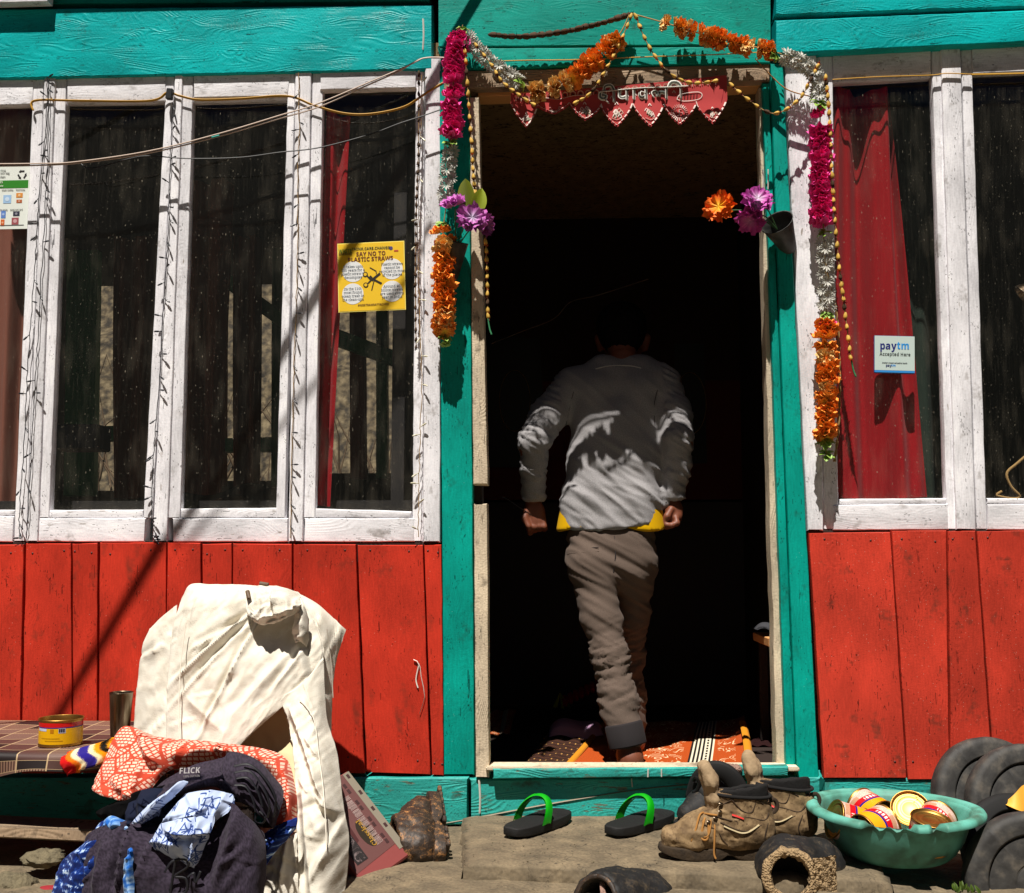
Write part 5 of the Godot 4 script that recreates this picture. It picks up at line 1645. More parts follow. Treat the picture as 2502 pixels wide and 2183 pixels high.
func build_banner() -> void:
	var tips := [[1056, 259], [1113, 231], [1173, 246], [1237, 258], [1303, 261], [1362, 254], [1427, 255]]
	var nots := [[1022, 200], [1078, 212], [1143, 210], [1206, 213], [1269, 209], [1331, 210], [1396, 210], [1460, 190]]
	var o := thing("door_banner", Vector3(0.322, 2.197, 0.045), "red scalloped festival banner with silver lettering across the top of the doorway", "banner")
	var low := func(x: float) -> float:
		for k in 7:
			var a: float = nots[k][0]
			var b: float = nots[k + 1][0]
			if x >= a and x <= b:
				var t: float = tips[k][0]
				var s := (x - a) / (t - a) if x < t else (b - x) / (b - t)
				var ny: float = nots[k][1] if x < t else nots[k + 1][1]
				return lerpf(ny, tips[k][1], pow(clampf(s, 0, 1), 0.62))
		return 200.0
	# picture units to metres on the plane of the doorway
	var c0 := Vector3(0.002, 2.205, 0.04)
	var cx := Vector3(0.152, 2.203, 0.04)
	var cy := Vector3(0.002, 2.363, 0.04)
	var to := func(x: float, y: float, z: float) -> Vector3:
		var p := c0 + (cx - c0) * ((x - 1027.0) / 100.0) + (cy - c0) * ((200.0 - y) / 100.0)
		var sway := 0.006 * sin(x * 0.045) * clampf((y - 160.0) / 60.0, 0, 1) + 0.012 * clampf((y - 205.0) / 50.0, 0, 1)
		return p + Vector3(0, 0, z + sway)
	var mb := MB.new()
	mb.tint = Color(0.44, 0.055, 0.055)
	for sd in 2:
		mb.grid(210, 10, func(u: float, v: float):
			var x := lerpf(1024.0, 1458.0, u if sd == 0 else 1.0 - u)
			var t := lerpf(188.0, 153.0, (x - 1024.0) / 434.0) + 3.0 * sin((x - 1024.0) / 434.0 * PI)
			return to.call(x, lerpf(t, low.call(x), v), 0.0 if sd == 0 else -0.0016))
	put("cloth", mb, mats.curtain_red if false else cloth("banner_red", Color.WHITE, null, 0.0, 0.3), o)
	# side flap folded back on each end
	for q in [[[1024, 188], [1042, 236], [1056, 259], [1050, 225]], [[1458, 153], [1460, 195], [1440, 238], [1446, 190]]]:
		var fl := MB.new()
		fl.tint = Color(0.60, 0.015, 0.05)
		fl.face(to.call(q[0][0], q[0][1], -0.003), to.call(q[1][0], q[1][1], -0.03), to.call(q[2][0], q[2][1], -0.004), to.call(q[3][0], q[3][1], -0.003))
		put("flap", fl, mats.plain, o)
	var line := func(called: String, pts: Array, r: float, col: Color, z := 0.002, n := 0) -> void:
		var b := MB.new()
		b.tint = col.srgb_to_linear()
		var p := []
		for q in pts:
			p.append(to.call(q[0], q[1], z))
		b.tube(smooth(p, n) if n > 0 else p, r, 5, 0.3)
		put(called, b, mats.plain, o)
	var silver := Color(0.88, 0.80, 0.76)
	# beaded border along the scallops
	var edge := []
	for k in 216:
		var x := 1026.0 + 2.0 * k
		if k % 3 < 2:
			edge.append([x, low.call(x) - 4.5])
		elif edge.size() > 1:
			line.call("border", edge, 0.0026, silver)
			edge = [[x, low.call(x) - 4.5]]
	# rows of small arches
	for k in 26:
		var x := 1040.0 + k * 15.6
		var y := lerpf(188.0, 153.0, (x - 1024.0) / 434.0) + 12.0
		line.call("arch", [[x - 5.5, y + 5], [x - 5, y - 2], [x, y - 5], [x + 5, y - 2], [x + 5.5, y + 5]], 0.0017, Color(0.80, 0.62, 0.55), 0.002, 8)
		line.call("arch", [[x - 2, y + 3], [x, y - 1], [x + 2, y + 3]], 0.0020, Color(0.14, 0.09, 0.08), 0.002)
		if k > 10 and k < 22:
			line.call("arch", [[x - 3, y + 14], [x, y + 9], [x + 3, y + 14]], 0.0014, silver, 0.0015)
	# the festival word, white with a dark glitter line
	var g := [
		[[1201, 186], [1240, 182], [1290, 179], [1340, 177], [1380, 175]],
		[[1206, 186], [1204, 196], [1212, 199], [1216, 194], [1209, 192]], [[1212, 199], [1222, 208]],
		[[1232, 183], [1232, 206]], [[1212, 184], [1214, 175], [1226, 173], [1232, 183]],
		[[1244, 182], [1243, 194], [1250, 197], [1257, 194]], [[1258, 181], [1258, 204]],
		[[1272, 180], [1272, 203]],
		[[1296, 179], [1296, 203]], [[1295, 190], [1286, 186], [1282, 193], [1287, 199], [1295, 195]],
		[[1312, 199], [1308, 190], [1316, 187], [1320, 196]], [[1320, 196], [1323, 188], [1331, 187], [1336, 190]], [[1337, 177], [1337, 201]],
		[[1366, 176], [1366, 200]], [[1341, 178], [1346, 168], [1359, 168], [1366, 176]]]
	for l in g:
		line.call("lettering", l, 0.0068, Color(0.90, 0.88, 0.84), 0.003, 8)
		line.call("lettering", l, 0.0026, Color(0.33, 0.36, 0.33), 0.0056, 8)
	line.call("lettering", [[1060, 202], [1090, 196], [1120, 200], [1150, 194], [1185, 192]], 0.003, silver, 0.002, 12)
	# medallions in the scallops
	for q in [[1056, 240, 9], [1173, 226, 12], [1237, 226, 13], [1303, 230, 12], [1427, 232, 8]]:
		var x: float = q[0]
		var y: float = q[1]
		var r: float = q[2]
		for k in 13:
			var a := rng.randf() * TAU
			var d := rng.randf() * r * 0.85
			var c := [x + cos(a) * d, y + sin(a) * d]
			line.call("motif", [[c[0] - r * 0.3, c[1] + r * 0.2], [c[0], c[1] - r * 0.3], [c[0] + r * 0.3, c[1] + r * 0.2], [c[0], c[1] + r * 0.35]], 0.0012, [silver, silver, Color(0.78, 0.64, 0.56), Color(0.25, 0.42, 0.28)][k % 4], 0.002, 6)
		line.call("motif", [[x - r * 0.8, y + r * 0.9], [x, y + r * 1.25], [x + r * 0.8, y + r * 0.9]], 0.0014, silver, 0.002, 6)
		line.call("motif", [[x - r * 0.25, y - r * 1.2], [x, y - r * 1.6], [x + r * 0.25, y - r * 1.2]], 0.0014, silver, 0.002, 6)
	for q in [[1362, 227, 17], [1113, 216, 12]]:
		for k in 24:
			var a := TAU * k / 24.0
			if q[0] < 1200 and sin(a) < -0.1:
				continue
			line.call("sun_ray", [[q[0] + cos(a) * q[2] * 0.62, q[1] + sin(a) * q[2] * 0.62], [q[0] + cos(a) * q[2], q[1] + sin(a) * q[2]]], 0.0015, silver)
	for s in [[[1362, 221], [1362, 233]], [[1356, 227], [1368, 227]], [[1362, 221], [1367, 221]], [[1368, 227], [1368, 232]], [[1362, 233], [1357, 233]], [[1356, 227], [1356, 222]]]:
		line.call("emblem", s, 0.0015, silver)
	line.call("pot", [[1358, 200], [1366, 190], [1400, 187], [1408, 194], [1400, 202], [1372, 204], [1358, 200]], 0.0014, silver, 0.002, 18)
	for k in 5:
		line.call("pot", [[1374 + k * 6, 190], [1373 + k * 6, 201]], 0.0016, Color(0.2, 0.06, 0.06), 0.002)


func wire(called: String, m: String, pts: Array, r: float, label: String, cat := "cable", flat_ := 1.0) -> MeshInstance3D:
	var mb := MB.new()
	mb.tube(smooth(pts, pts.size() * 8), r, 6, flat_)
	return lone(called, mb, mats[m], label, cat)


func build_wires() -> void:
	wire("white_cable", "wire_white", [Vector3(-1.603, 2.018, 0.07), Vector3(-1.448, 2.017, 0.07), Vector3(-1.325, 2.02, 0.07), Vector3(-1.096, 2.051, 0.07), Vector3(-0.883, 2.102, 0.07), Vector3(-0.702, 2.155, 0.07), Vector3(-0.581, 2.192, 0.07), Vector3(-0.43, 2.255, 0.07), Vector3(-0.339, 2.293, 0.07), Vector3(-0.27, 2.326, 0.07)], 0.0024, "upper of two pale cables strung across the left windows")
	var wc := wire("white_cable", "wire_white", [Vector3(-1.604, 2.012, 0.067), Vector3(-1.45, 2.012, 0.067), Vector3(-1.311, 2.018, 0.067), Vector3(-1.097, 2.046, 0.067), Vector3(-0.884, 2.095, 0.067), Vector3(-0.702, 2.147, 0.067), Vector3(-0.581, 2.182, 0.067), Vector3(-0.43, 2.249, 0.067), Vector3(-0.34, 2.289, 0.067), Vector3(-0.264, 2.329, 0.067), Vector3(-0.158, 2.325, 0.067)], 0.0024, "lower of two pale cables strung across the left windows")
	var tp := MB.new()
	tp.tint = Color(0.02, 0.36, 0.30)
	tp.tube([Vector3(-0.907, 2.091, 0.068), Vector3(-0.884, 2.097, 0.068)], 0.0036, 8)
	put("tape", tp, mats.plain, wc)
	wire("black_cable", "wire_black", [Vector3(-1.314, 2.021, 0.06), Vector3(-1.275, 2.003, 0.06), Vector3(-1.16, 2.032, 0.06), Vector3(-1.099, 2.039, 0.06), Vector3(-0.976, 2.029, 0.06), Vector3(-0.823, 2.03, 0.06), Vector3(-0.702, 2.044, 0.06), Vector3(-0.58, 2.057, 0.06), Vector3(-0.429, 2.095, 0.06), Vector3(-0.339, 2.128, 0.06), Vector3(-0.264, 2.152, 0.06), Vector3(-0.181, 2.181, 0.06)], 0.0021, "thin black cable sagging across the left windows")
	wire("yellow_cord", "wire_yellow", [Vector3(-1.492, 2.21, 0.012), Vector3(-1.487, 2.242, 0.012), Vector3(-1.345, 2.239, 0.012), Vector3(-1.124, 2.235, 0.012), Vector3(-1.069, 2.26, 0.012), Vector3(-1.031, 2.249, 0.012), Vector3(-0.968, 2.235, 0.012), Vector3(-0.843, 2.236, 0.012), Vector3(-0.695, 2.242, 0.012), Vector3(-0.609, 2.21, 0.012), Vector3(-0.516, 2.183, 0.012), Vector3(-0.431, 2.18, 0.012), Vector3(-0.332, 2.2, 0.012), Vector3(-0.27, 2.239, 0.012), Vector3(-0.209, 2.276, 0.012), Vector3(-0.156, 2.303, 0.012)], 0.0038, "yellow cord looped along the tops of the left windows", "cord", 0.5)
	wire("yellow_cord", "wire_yellow", [Vector3(0.97, 2.262, 0.014), Vector3(1.104, 2.268, 0.014), Vector3(1.255, 2.27, 0.014), Vector3(1.311, 2.275, 0.014), Vector3(1.377, 2.271, 0.014), Vector3(1.407, 2.27, 0.014), Vector3(1.634, 2.271, 0.014)], 0.0032, "yellow cord along the tops of the right windows", "cord", 0.5)
	for q in [[[Vector3(-1.352, 2.231, 0.03), Vector3(-1.493, 2.229, 0.03)], 0], [[Vector3(-1.275, 2.003, 0.06), Vector3(-1.264, 1.992, 0.06)], 0]]:
		pass
	var jb := MB.new()
	jb.box(Vector3(-1.059, 2.251, 0.02), Vector3(0.02, 0.034, 0.016), Basis(Vector3.BACK, -0.1), 0.002)
	lone("junction_box", jb, mats.wire_black, "small black junction box on the second left mullion", "box")
	# fairy light strings on the mullions
	var rows := [
		[[Vector3(-1.452, 2.317, 0.012), Vector3(-1.449, 2.18, 0.012), Vector3(-1.456, 2.036, 0.012), Vector3(-1.462, 1.893, 0.012), Vector3(-1.464, 1.736, 0.012), Vector3(-1.468, 1.55, 0.012), Vector3(-1.472, 1.365, 0.012), Vector3(-1.472, 1.183, 0.012), Vector3(-1.476, 1.002, 0.012), Vector3(-1.475, 0.913, 0.012), Vector3(-1.463, 0.883, 0.012)], "fairy lights on the first left mullion, the longer of its two strings", "bulb_dark", "wire_black", 20],
		[[Vector3(-1.445, 2.308, 0.014), Vector3(-1.439, 2.147, 0.014), Vector3(-1.438, 1.987, 0.014), Vector3(-1.439, 1.861, 0.014), Vector3(-1.441, 1.673, 0.014), Vector3(-1.444, 1.456, 0.014), Vector3(-1.447, 1.258, 0.014), Vector3(-1.448, 1.077, 0.014), Vector3(-1.451, 0.883, 0.014)], "fairy lights on the first left mullion, the inner of its two strings", "bulb_dark", "wire_black", 10],
		[[Vector3(-1.053, 2.229, 0.012), Vector3(-1.053, 2.077, 0.012), Vector3(-1.053, 1.888, 0.012), Vector3(-1.054, 1.731, 0.012), Vector3(-1.061, 1.546, 0.012), Vector3(-1.064, 1.362, 0.012), Vector3(-1.073, 1.181, 0.012), Vector3(-1.076, 1.001, 0.012), Vector3(-1.071, 0.897, 0.012), Vector3(-1.062, 0.877, 0.012)], "fairy lights with dark bulbs on the second left mullion", "bulb_dark", "wire_black", 30],
		[[Vector3(-0.661, 2.316, 0.012), Vector3(-0.655, 2.15, 0.012), Vector3(-0.656, 1.976, 0.012), Vector3(-0.652, 1.804, 0.012), Vector3(-0.652, 1.665, 0.012), Vector3(-0.654, 1.511, 0.012), Vector3(-0.656, 1.329, 0.012), Vector3(-0.657, 1.149, 0.012), Vector3(-0.657, 1, 0.012), Vector3(-0.656, 0.882, 0.012)], "fairy lights with a pale cord on the third left mullion", "bulb_dark", "cord_straw", 18],
		[[Vector3(-0.276, 2.299, 0.02), Vector3(-0.28, 2.062, 0.02), Vector3(-0.284, 1.751, 0.02), Vector3(-0.276, 1.537, 0.02), Vector3(-0.268, 1.355, 0.02), Vector3(-0.272, 1.176, 0.02), Vector3(-0.274, 1.028, 0.02), Vector3(-0.276, 0.885, 0.02)], "pale fairy lights on the frame beside the door post", "bulb_pale", "cord_straw", 16]]
	for r in rows:
		var o := thing("fairy_lights", r[0][0], r[1], "fairy lights", "unlit fairy light strings on the window mullions")
		var p := smooth(r[0], 80)
		for k in p.size():
			p[k] += Vector3(rng.randf_range(-0.002, 0.002), 0, 0)
		var mb := MB.new()
		mb.tube(p, 0.0013, 5)
		put("cord", mb, mats[r[3]], o)
		for k in r[4]:
			var at := along(p, (k + rng.randf()) / r[4])
			var s := 1.0 if rng.randf() < 0.65 else -1.0
			var d := Vector3(s * rng.randf_range(0.3, 1.0), rng.randf_range(-1.0, 0.4), rng.randf_range(0.2, 0.6)).normalized()
			var b := MB.new()
			b.tube([at, at + d * 0.010, at + d * 0.011, at + d * 0.022, at + d * 0.026], [0.0014, 0.0014, 0.0028, 0.0026, 0.0008], 6)
			put("bulb", b, mats[r[2]], o)


# ---- the man walking in --------------------------------------------------------------------
func seam(parent: Node, called: String, m: String, soft: Soft, pts: Array, from: Vector3, r: float, flat_ := 0.6, lift := 0.0) -> void:
	var p := []
	for q in smooth(pts, pts.size() * 5):
		p.append(soft.hit(q, from) - from * lift)
	var mb := MB.new()
	mb.tube(p, r, 5, flat_)
	put(called, mb, mats[m], parent, true)


func build_man() -> void:
	var o := thing("person", Vector3.ZERO, "man seen from behind stepping through the doorway in a grey sweatshirt and brown trousers", "person")
	var back := Vector3(0, 0, -1)
	# skin: one continuous body, hands and head on finer grids
	var s := Soft.new()
	var neck := Vector3(0.363, 1.514, -0.56)
	s.chain([Vector3(0.306, 0.848, -0.44), Vector3(0.331, 1.108, -0.47), Vector3(0.347, 1.333, -0.5), Vector3(0.359, 1.47, -0.54)], [0.072, 0.068, 0.074, 0.056], 0.05, 0.75)
	s.chain([neck, Vector3(0.361, 1.575, -0.58)], [0.052, 0.05], 0.03)
	s.chain([Vector3(0.251, 1.425, -0.53), Vector3(0.17, 1.422, -0.53), Vector3(0.041, 1.205, -0.41), Vector3(0.049, 1.019, -0.49)], [0.046, 0.040, 0.032, 0.024], 0.03)
	s.chain([Vector3(0.45, 1.424, -0.53), Vector3(0.519, 1.428, -0.54), Vector3(0.55, 1.212, -0.42), Vector3(0.518, 1.017, -0.47)], [0.046, 0.040, 0.032, 0.024], 0.03)
	s.chain([Vector3(0.249, 0.823, -0.43), Vector3(0.299, 0.519, -0.36), Vector3(0.34, 0.279, -0.285), Vector3(0.357, 0.217, -0.275)], [0.055, 0.042, 0.036, 0.032], 0.03)
	s.chain([Vector3(0.389, 0.823, -0.45), Vector3(0.372, 0.498, -0.6), Vector3(0.379, 0.263, -0.6), Vector3(0.389, 0.216, -0.6)], [0.055, 0.042, 0.034, 0.03], 0.03)
	for f in [[Vector3(0.357, 0.214, -0.275), Vector3(-0.012, 0, -1)], [Vector3(0.389, 0.219, -0.6), Vector3(0.1, 0, -1)]]:
		var a: Vector3 = f[0]
		var h := Vector3(a.x, 0.165 + 0.034, a.z + 0.012)
		s.cap(a, h, 0.032, 0.034, 0.02)
		s.chain([h, h + f[1] * 0.10 + Vector3(0, -0.004, 0), h + f[1] * 0.19 + Vector3(0, -0.014, 0)], [0.033, 0.032, 0.022], 0.03)
	var mb := MB.new()
	s.nets(mb, 0.012)
	var hd := Soft.new()
	var hc := Vector3(0.364, 1.622, -0.62)
	hd.chain([hc + Vector3(0, 0.012, 0.012), hc + Vector3(0.01, -0.005, -0.045)], [0.083, 0.076], 0.04)
	hd.chain([hc + Vector3(0.012, -0.06, -0.05), hc + Vector3(0.02, -0.098, -0.09)], [0.058, 0.036], 0.04)
	hd.chain([neck, hc + Vector3(0, -0.07, 0.005)], [0.054, 0.05], 0.03)
	hd.chain([hc + Vector3(0.022, -0.03, -0.115), hc + Vector3(0.026, -0.055, -0.14)], [0.012, 0.016], 0.015)
	for e in [-1.0, 1.0]:
		hd.cap(hc + Vector3(0.084 * e + 0.006, -0.015, -0.02), hc + Vector3(0.08 * e + 0.006, -0.05, -0.03), 0.017, 0.012, 0.01)
		hd.cap(hc + Vector3(0.034 * e + 0.02, -0.02, -0.105), hc + Vector3(0.03 * e + 0.02, -0.02, -0.108), 0.012, 0.012, 0.012)
	hd.cap(hc + Vector3(0.005, -0.088, -0.12), hc + Vector3(0.04, -0.088, -0.12), 0.008, 0.008, 0.01)
	hd.nets(mb, 0.0045)
	# left hand: back of the hand to us, fingers closed round a spoon
	var lh := Soft.new()
	lh.chain([Vector3(0.049, 1.02, -0.49), Vector3(0.056, 0.981, -0.488), Vector3(0.064, 0.951, -0.485)], [0.025, 0.03, 0.031], 0.02, 0.62)
	for k in 4:
		var b := Vector3(0.037, 0.952, -0.478) + Vector3(0.0165 * k, 0.004 - 0.004 * absf(k - 1.4), 0)
		lh.chain([b, b + Vector3(0.002, -0.030 + 0.003 * k, 0.004), b + Vector3(0.004, -0.042 + 0.005 * k, -0.018), b + Vector3(0.004, -0.024, -0.034)], [0.0098, 0.0092, 0.0086, 0.0076], 0.006)
	lh.chain([Vector3(0.036, 0.988, -0.48), Vector3(0.022, 0.957, -0.472), Vector3(0.036, 0.93, -0.464)], [0.013, 0.0105, 0.009], 0.01)
	lh.nets(mb, 0.003)
	# right hand: thumb and fingers pinch the hem
	var rh := Soft.new()
	rh.chain([Vector3(0.518, 1.018, -0.47), Vector3(0.522, 0.986, -0.462), Vector3(0.522, 0.962, -0.452)], [0.024, 0.028, 0.029], 0.02, 0.65)
	for k in 4:
		var b := Vector3(0.528, 0.955, -0.435) + Vector3(-0.004 * k, -0.001 * k, -0.016 * k)
		lh = rh
		rh.chain([b, b + Vector3(0.002, -0.016, 0.008), b + Vector3(-0.016, -0.024, 0.012), b + Vector3(-0.034 + 0.003 * k, -0.022, 0.008)], [0.0098, 0.0095, 0.0088, 0.0078], 0.006)
	rh.chain([Vector3(0.513, 0.985, -0.44), Vector3(0.498, 0.961, -0.428), Vector3(0.488, 0.945, -0.432)], [0.012, 0.01, 0.0085], 0.01)
	rh.nets(mb, 0.003)
	put("body", mb, mats.skin, o, true)
	# hair
	var hr := Soft.new()
	hr.chain([hc + Vector3(0, 0.02, 0.02), hc + Vector3(0.004, 0.012, -0.035)], [0.089, 0.084], 0.04)
	hr.cap(hc + Vector3(0, -0.045, 0.04), hc + Vector3(0, -0.078, 0.03), 0.06, 0.045, 0.04)
	mb = MB.new()
	hr.nets(mb, 0.005)
	var hn := noise(60.0, 501, 3)
	push(mb, func(p: Vector3, _n: Vector3): return 0.006 * hn.get_noise_3d(p.x, p.y * 0.4, p.z))
	put("hair", mb, mats.hair, o, true)
	# trousers
	var tr := Soft.new()
	tr.cap(Vector3(0.24, 0.886, -0.44), Vector3(0.383, 0.886, -0.45), 0.074, 0.075, 0.04, 0.95)
	tr.cap(Vector3(0.242, 0.806, -0.425), Vector3(0.388, 0.806, -0.445), 0.076, 0.073, 0.04)
	tr.chain([Vector3(0.248, 0.79, -0.42), Vector3(0.274, 0.637, -0.39), Vector3(0.302, 0.507, -0.355), Vector3(0.324, 0.367, -0.315), Vector3(0.343, 0.272, -0.285)], [0.074, 0.060, 0.053, 0.056, 0.055], 0.04)
	tr.chain([Vector3(0.389, 0.79, -0.45), Vector3(0.382, 0.638, -0.53), Vector3(0.374, 0.495, -0.6), Vector3(0.377, 0.346, -0.6), Vector3(0.386, 0.243, -0.6)], [0.071, 0.060, 0.051, 0.051, 0.048], 0.03)
	var top := Vector3(0.309, 0.918, -0.4).y
	tr.trim = func(p: Vector3) -> float: return p.y - top
	mb = MB.new()
	tr.nets(mb, 0.007)
	var n1 := noise(1.0, 511, 2)
	var knee := Vector3(0.302, 0.479, -0.36).y
	push(mb, func(p: Vector3, _n: Vector3):
		var near := exp(-pow((p.y - knee) / 0.11, 2.0))
		var ring := absf(n1.get_noise_3d(p.x * 6.0 + 3.0, p.y * 30.0 - p.x * 9.0, p.z * 6.0))
		var diag := absf(n1.get_noise_3d((p.x + p.y) * 3.0, (p.y + 0.55 * p.x) * 14.0, p.z * 4.0))
		return 0.022 * near * (0.3 - ring) + 0.017 * (1.0 - near) * (0.28 - diag))
	put("trousers", mb, mats.trousers, o, true)
	seam(o, "pocket", "trouser_cuff", tr, [Vector3(0.168, 0.848, -0.25), Vector3(0.207, 0.853, -0.25), Vector3(0.267, 0.858, -0.25)], back, 0.0022)
	seam(o, "pocket", "trousers", tr, [Vector3(0.168, 0.837, -0.25), Vector3(0.212, 0.841, -0.25), Vector3(0.268, 0.845, -0.25)], back, 0.003)
	seam(o, "pocket", "trouser_cuff", tr, [Vector3(0.372, 0.839, -0.25), Vector3(0.406, 0.848, -0.25), Vector3(0.447, 0.858, -0.25)], back, 0.0022)
	seam(o, "seat_seam", "trouser_cuff", tr, [Vector3(0.32, 0.901, -0.2), Vector3(0.322, 0.839, -0.2), Vector3(0.315, 0.777, -0.2), Vector3(0.309, 0.723, -0.2)], back, 0.0016)
	# turned-up cuff of the left leg
	mb = MB.new()
	var a0 := Vector3(0.335, 0.307, -0.283)
	var a1 := Vector3(0.348, 0.239, -0.277)
	var fr := Transform3D(aim(a0 - a1), a1)
	mb.lathe([Vector2(0.046, 0.01), Vector2(0.056, 0.0), Vector2(0.0605, 0.004), Vector2(0.060, 0.03), Vector2(0.0595, 0.066), Vector2(0.054, 0.072)], 40, fr, func(p: Vector3, a: float, _j: int) -> Vector3: return p * Vector3(1.0 + 0.04 * sin(a * 5.0), 1, 1.0 + 0.05 * sin(a * 3.0 + 1.0)))
	put("cuff", mb, mats.trouser_cuff, o, true)
	# yellow shirt that shows below the sweatshirt
	var ys := Soft.new()
	ys.cap(Vector3(0.225, 1.023, -0.46), Vector3(0.213, 0.903, -0.45), 0.076, 0.085, 0.03, 0.95)
	ys.cap(Vector3(0.405, 1.023, -0.46), Vector3(0.41, 0.902, -0.45), 0.076, 0.085, 0.03, 0.95)
	var hem := Vector3(0.307, 0.914, -0.36).y
	ys.trim = func(p: Vector3) -> float: return maxf(hem + 0.005 * sin(p.x * 40.0) - p.y, p.y - hem - 0.12)
	mb = MB.new()
	ys.nets(mb, 0.007)
	put("undershirt", mb, mats.sweat_yellow, o, true)
	# sweatshirt
	var sh := Soft.new()
	sh.chain([Vector3(0.259, 1.377, -0.5), Vector3(0.253, 1.16, -0.475), Vector3(0.231, 1.014, -0.45), Vector3(0.223, 0.898, -0.445)], [0.080, 0.074, 0.073, 0.080], 0.05, 0.95)
	sh.chain([Vector3(0.423, 1.376, -0.5), Vector3(0.411, 1.159, -0.475), Vector3(0.401, 1.014, -0.45), Vector3(0.403, 0.897, -0.445)], [0.080, 0.073, 0.073, 0.080], 0.05, 0.95)
	sh.cap(Vector3(0.334, 1.28, -0.49), Vector3(0.317, 0.923, -0.45), 0.092, 0.094, 0.04, 0.9)
	sh.cap(Vector3(0.217, 1.411, -0.53), Vector3(0.48, 1.417, -0.53), 0.068, 0.068, 0.04)
	sh.cap(Vector3(0.287, 1.477, -0.545), Vector3(0.431, 1.476, -0.545), 0.052, 0.052, 0.05)
	sh.chain([Vector3(0.184, 1.417, -0.53), Vector3(0.101, 1.302, -0.465), Vector3(0.058, 1.214, -0.415)], [0.064, 0.057, 0.053], 0.035)
	sh.chain([Vector3(0.058, 1.214, -0.415), Vector3(0.052, 1.116, -0.45), Vector3(0.054, 1.042, -0.482), Vector3(0.056, 1.02, -0.49)], [0.053, 0.043, 0.038, 0.037], 0.02)
	sh.chain([Vector3(0.501, 1.423, -0.53), Vector3(0.532, 1.308, -0.47), Vector3(0.538, 1.221, -0.425)], [0.060, 0.053, 0.050], 0.035)
	sh.chain([Vector3(0.538, 1.221, -0.425), Vector3(0.536, 1.123, -0.45), Vector3(0.523, 1.04, -0.468), Vector3(0.52, 1.02, -0.47)], [0.050, 0.044, 0.039, 0.038], 0.02)
	var hx0 := Vector3(0.134, 0.948, -0.36)
	var hx1 := Vector3(0.494, 0.972, -0.36)
	var hm := Vector3(0.312, 0.917, -0.36)
	sh.trim = func(p: Vector3) -> float:
		var t := clampf((p.x - hx0.x) / (hx1.x - hx0.x), 0, 1)
		var y := lerpf(hx0.y, hx1.y, t) - (lerpf(hx0.y, hx1.y, 0.5) - hm.y) * pow(sin(PI * t), 0.4)
		var cut := y - p.y
		if p.x < hx0.x - 0.025 or p.x > hx1.x + 0.01:
			cut = Vector3(0.053, 1.015, -0.48).y - p.y
		return cut
	mb = MB.new()
	sh.nets(mb, 0.0075)
	var n2 := noise(1.0, 521, 2)
	var mid := Vector3(0.312, 1.186, -0.4).y
	var xl := Vector3(0.145, 1.187, -0.4).x
	var xr := Vector3(0.498, 1.185, -0.4).x
	push(mb, func(p: Vector3, _n: Vector3):
		if p.x < xl or p.x > xr:
			var r := absf(n2.get_noise_3d(p.x * 7.0, p.y * 26.0 + p.x * 12.0, p.z * 8.0))
			return 0.013 * (0.3 - r)
		var low := smoothstep(0.10, -0.12, p.y - mid)
		var d := absf(n2.get_noise_3d((p.x + p.y * 1.15) * 8.0, (p.x - p.y) * 1.6, 3.0))
		var f := absf(n2.get_noise_3d((p.x * 0.6 + p.y) * 18.0, (p.x - p.y) * 4.0, 9.0))
		return low * (0.019 * (0.26 - d) + 0.007 * (0.3 - f)) + (1.0 - low) * 0.006 * (0.3 - d))
	put("sweatshirt", mb, mats.sweat_grey, o, true)
	seam(o, "collar", "trim_white", sh, [Vector3(0.266, 1.467, -0.3), Vector3(0.302, 1.477, -0.3), Vector3(0.344, 1.48, -0.3), Vector3(0.386, 1.478, -0.3), Vector3(0.421, 1.468, -0.3)], back, 0.0026, 0.8)
	seam(o, "shoulder_seam", "trouser_cuff", sh, [Vector3(0.474, 1.392, -0.25), Vector3(0.46, 1.33, -0.25), Vector3(0.462, 1.25, -0.25)], back, 0.0012)
	seam(o, "shoulder_seam", "trouser_cuff", sh, [Vector3(0.19, 1.384, -0.25), Vector3(0.173, 1.316, -0.25), Vector3(0.16, 1.252, -0.25)], back, 0.0012)
	# the spoon he holds
	mb = MB.new()
	mb.tube(smooth([Vector3(-0.054, 1.03, -0.45), Vector3(-0.031, 1.019, -0.455), Vector3(0.003, 0.995, -0.46), Vector3(0.039, 0.974, -0.468), Vector3(0.07, 0.95, -0.475)], 20), [0.0045, 0.0055, 0.0055, 0.005, 0.0045, 0.004, 0.004, 0.0035, 0.0035, 0.0035, 0.003, 0.003, 0.003, 0.003, 0.003, 0.003, 0.003, 0.003, 0.003, 0.003, 0.003], 8, 0.4)
	lone("spoon", mb, mats.steel, "steel spoon handle sticking out of the man's left fist", "spoon")


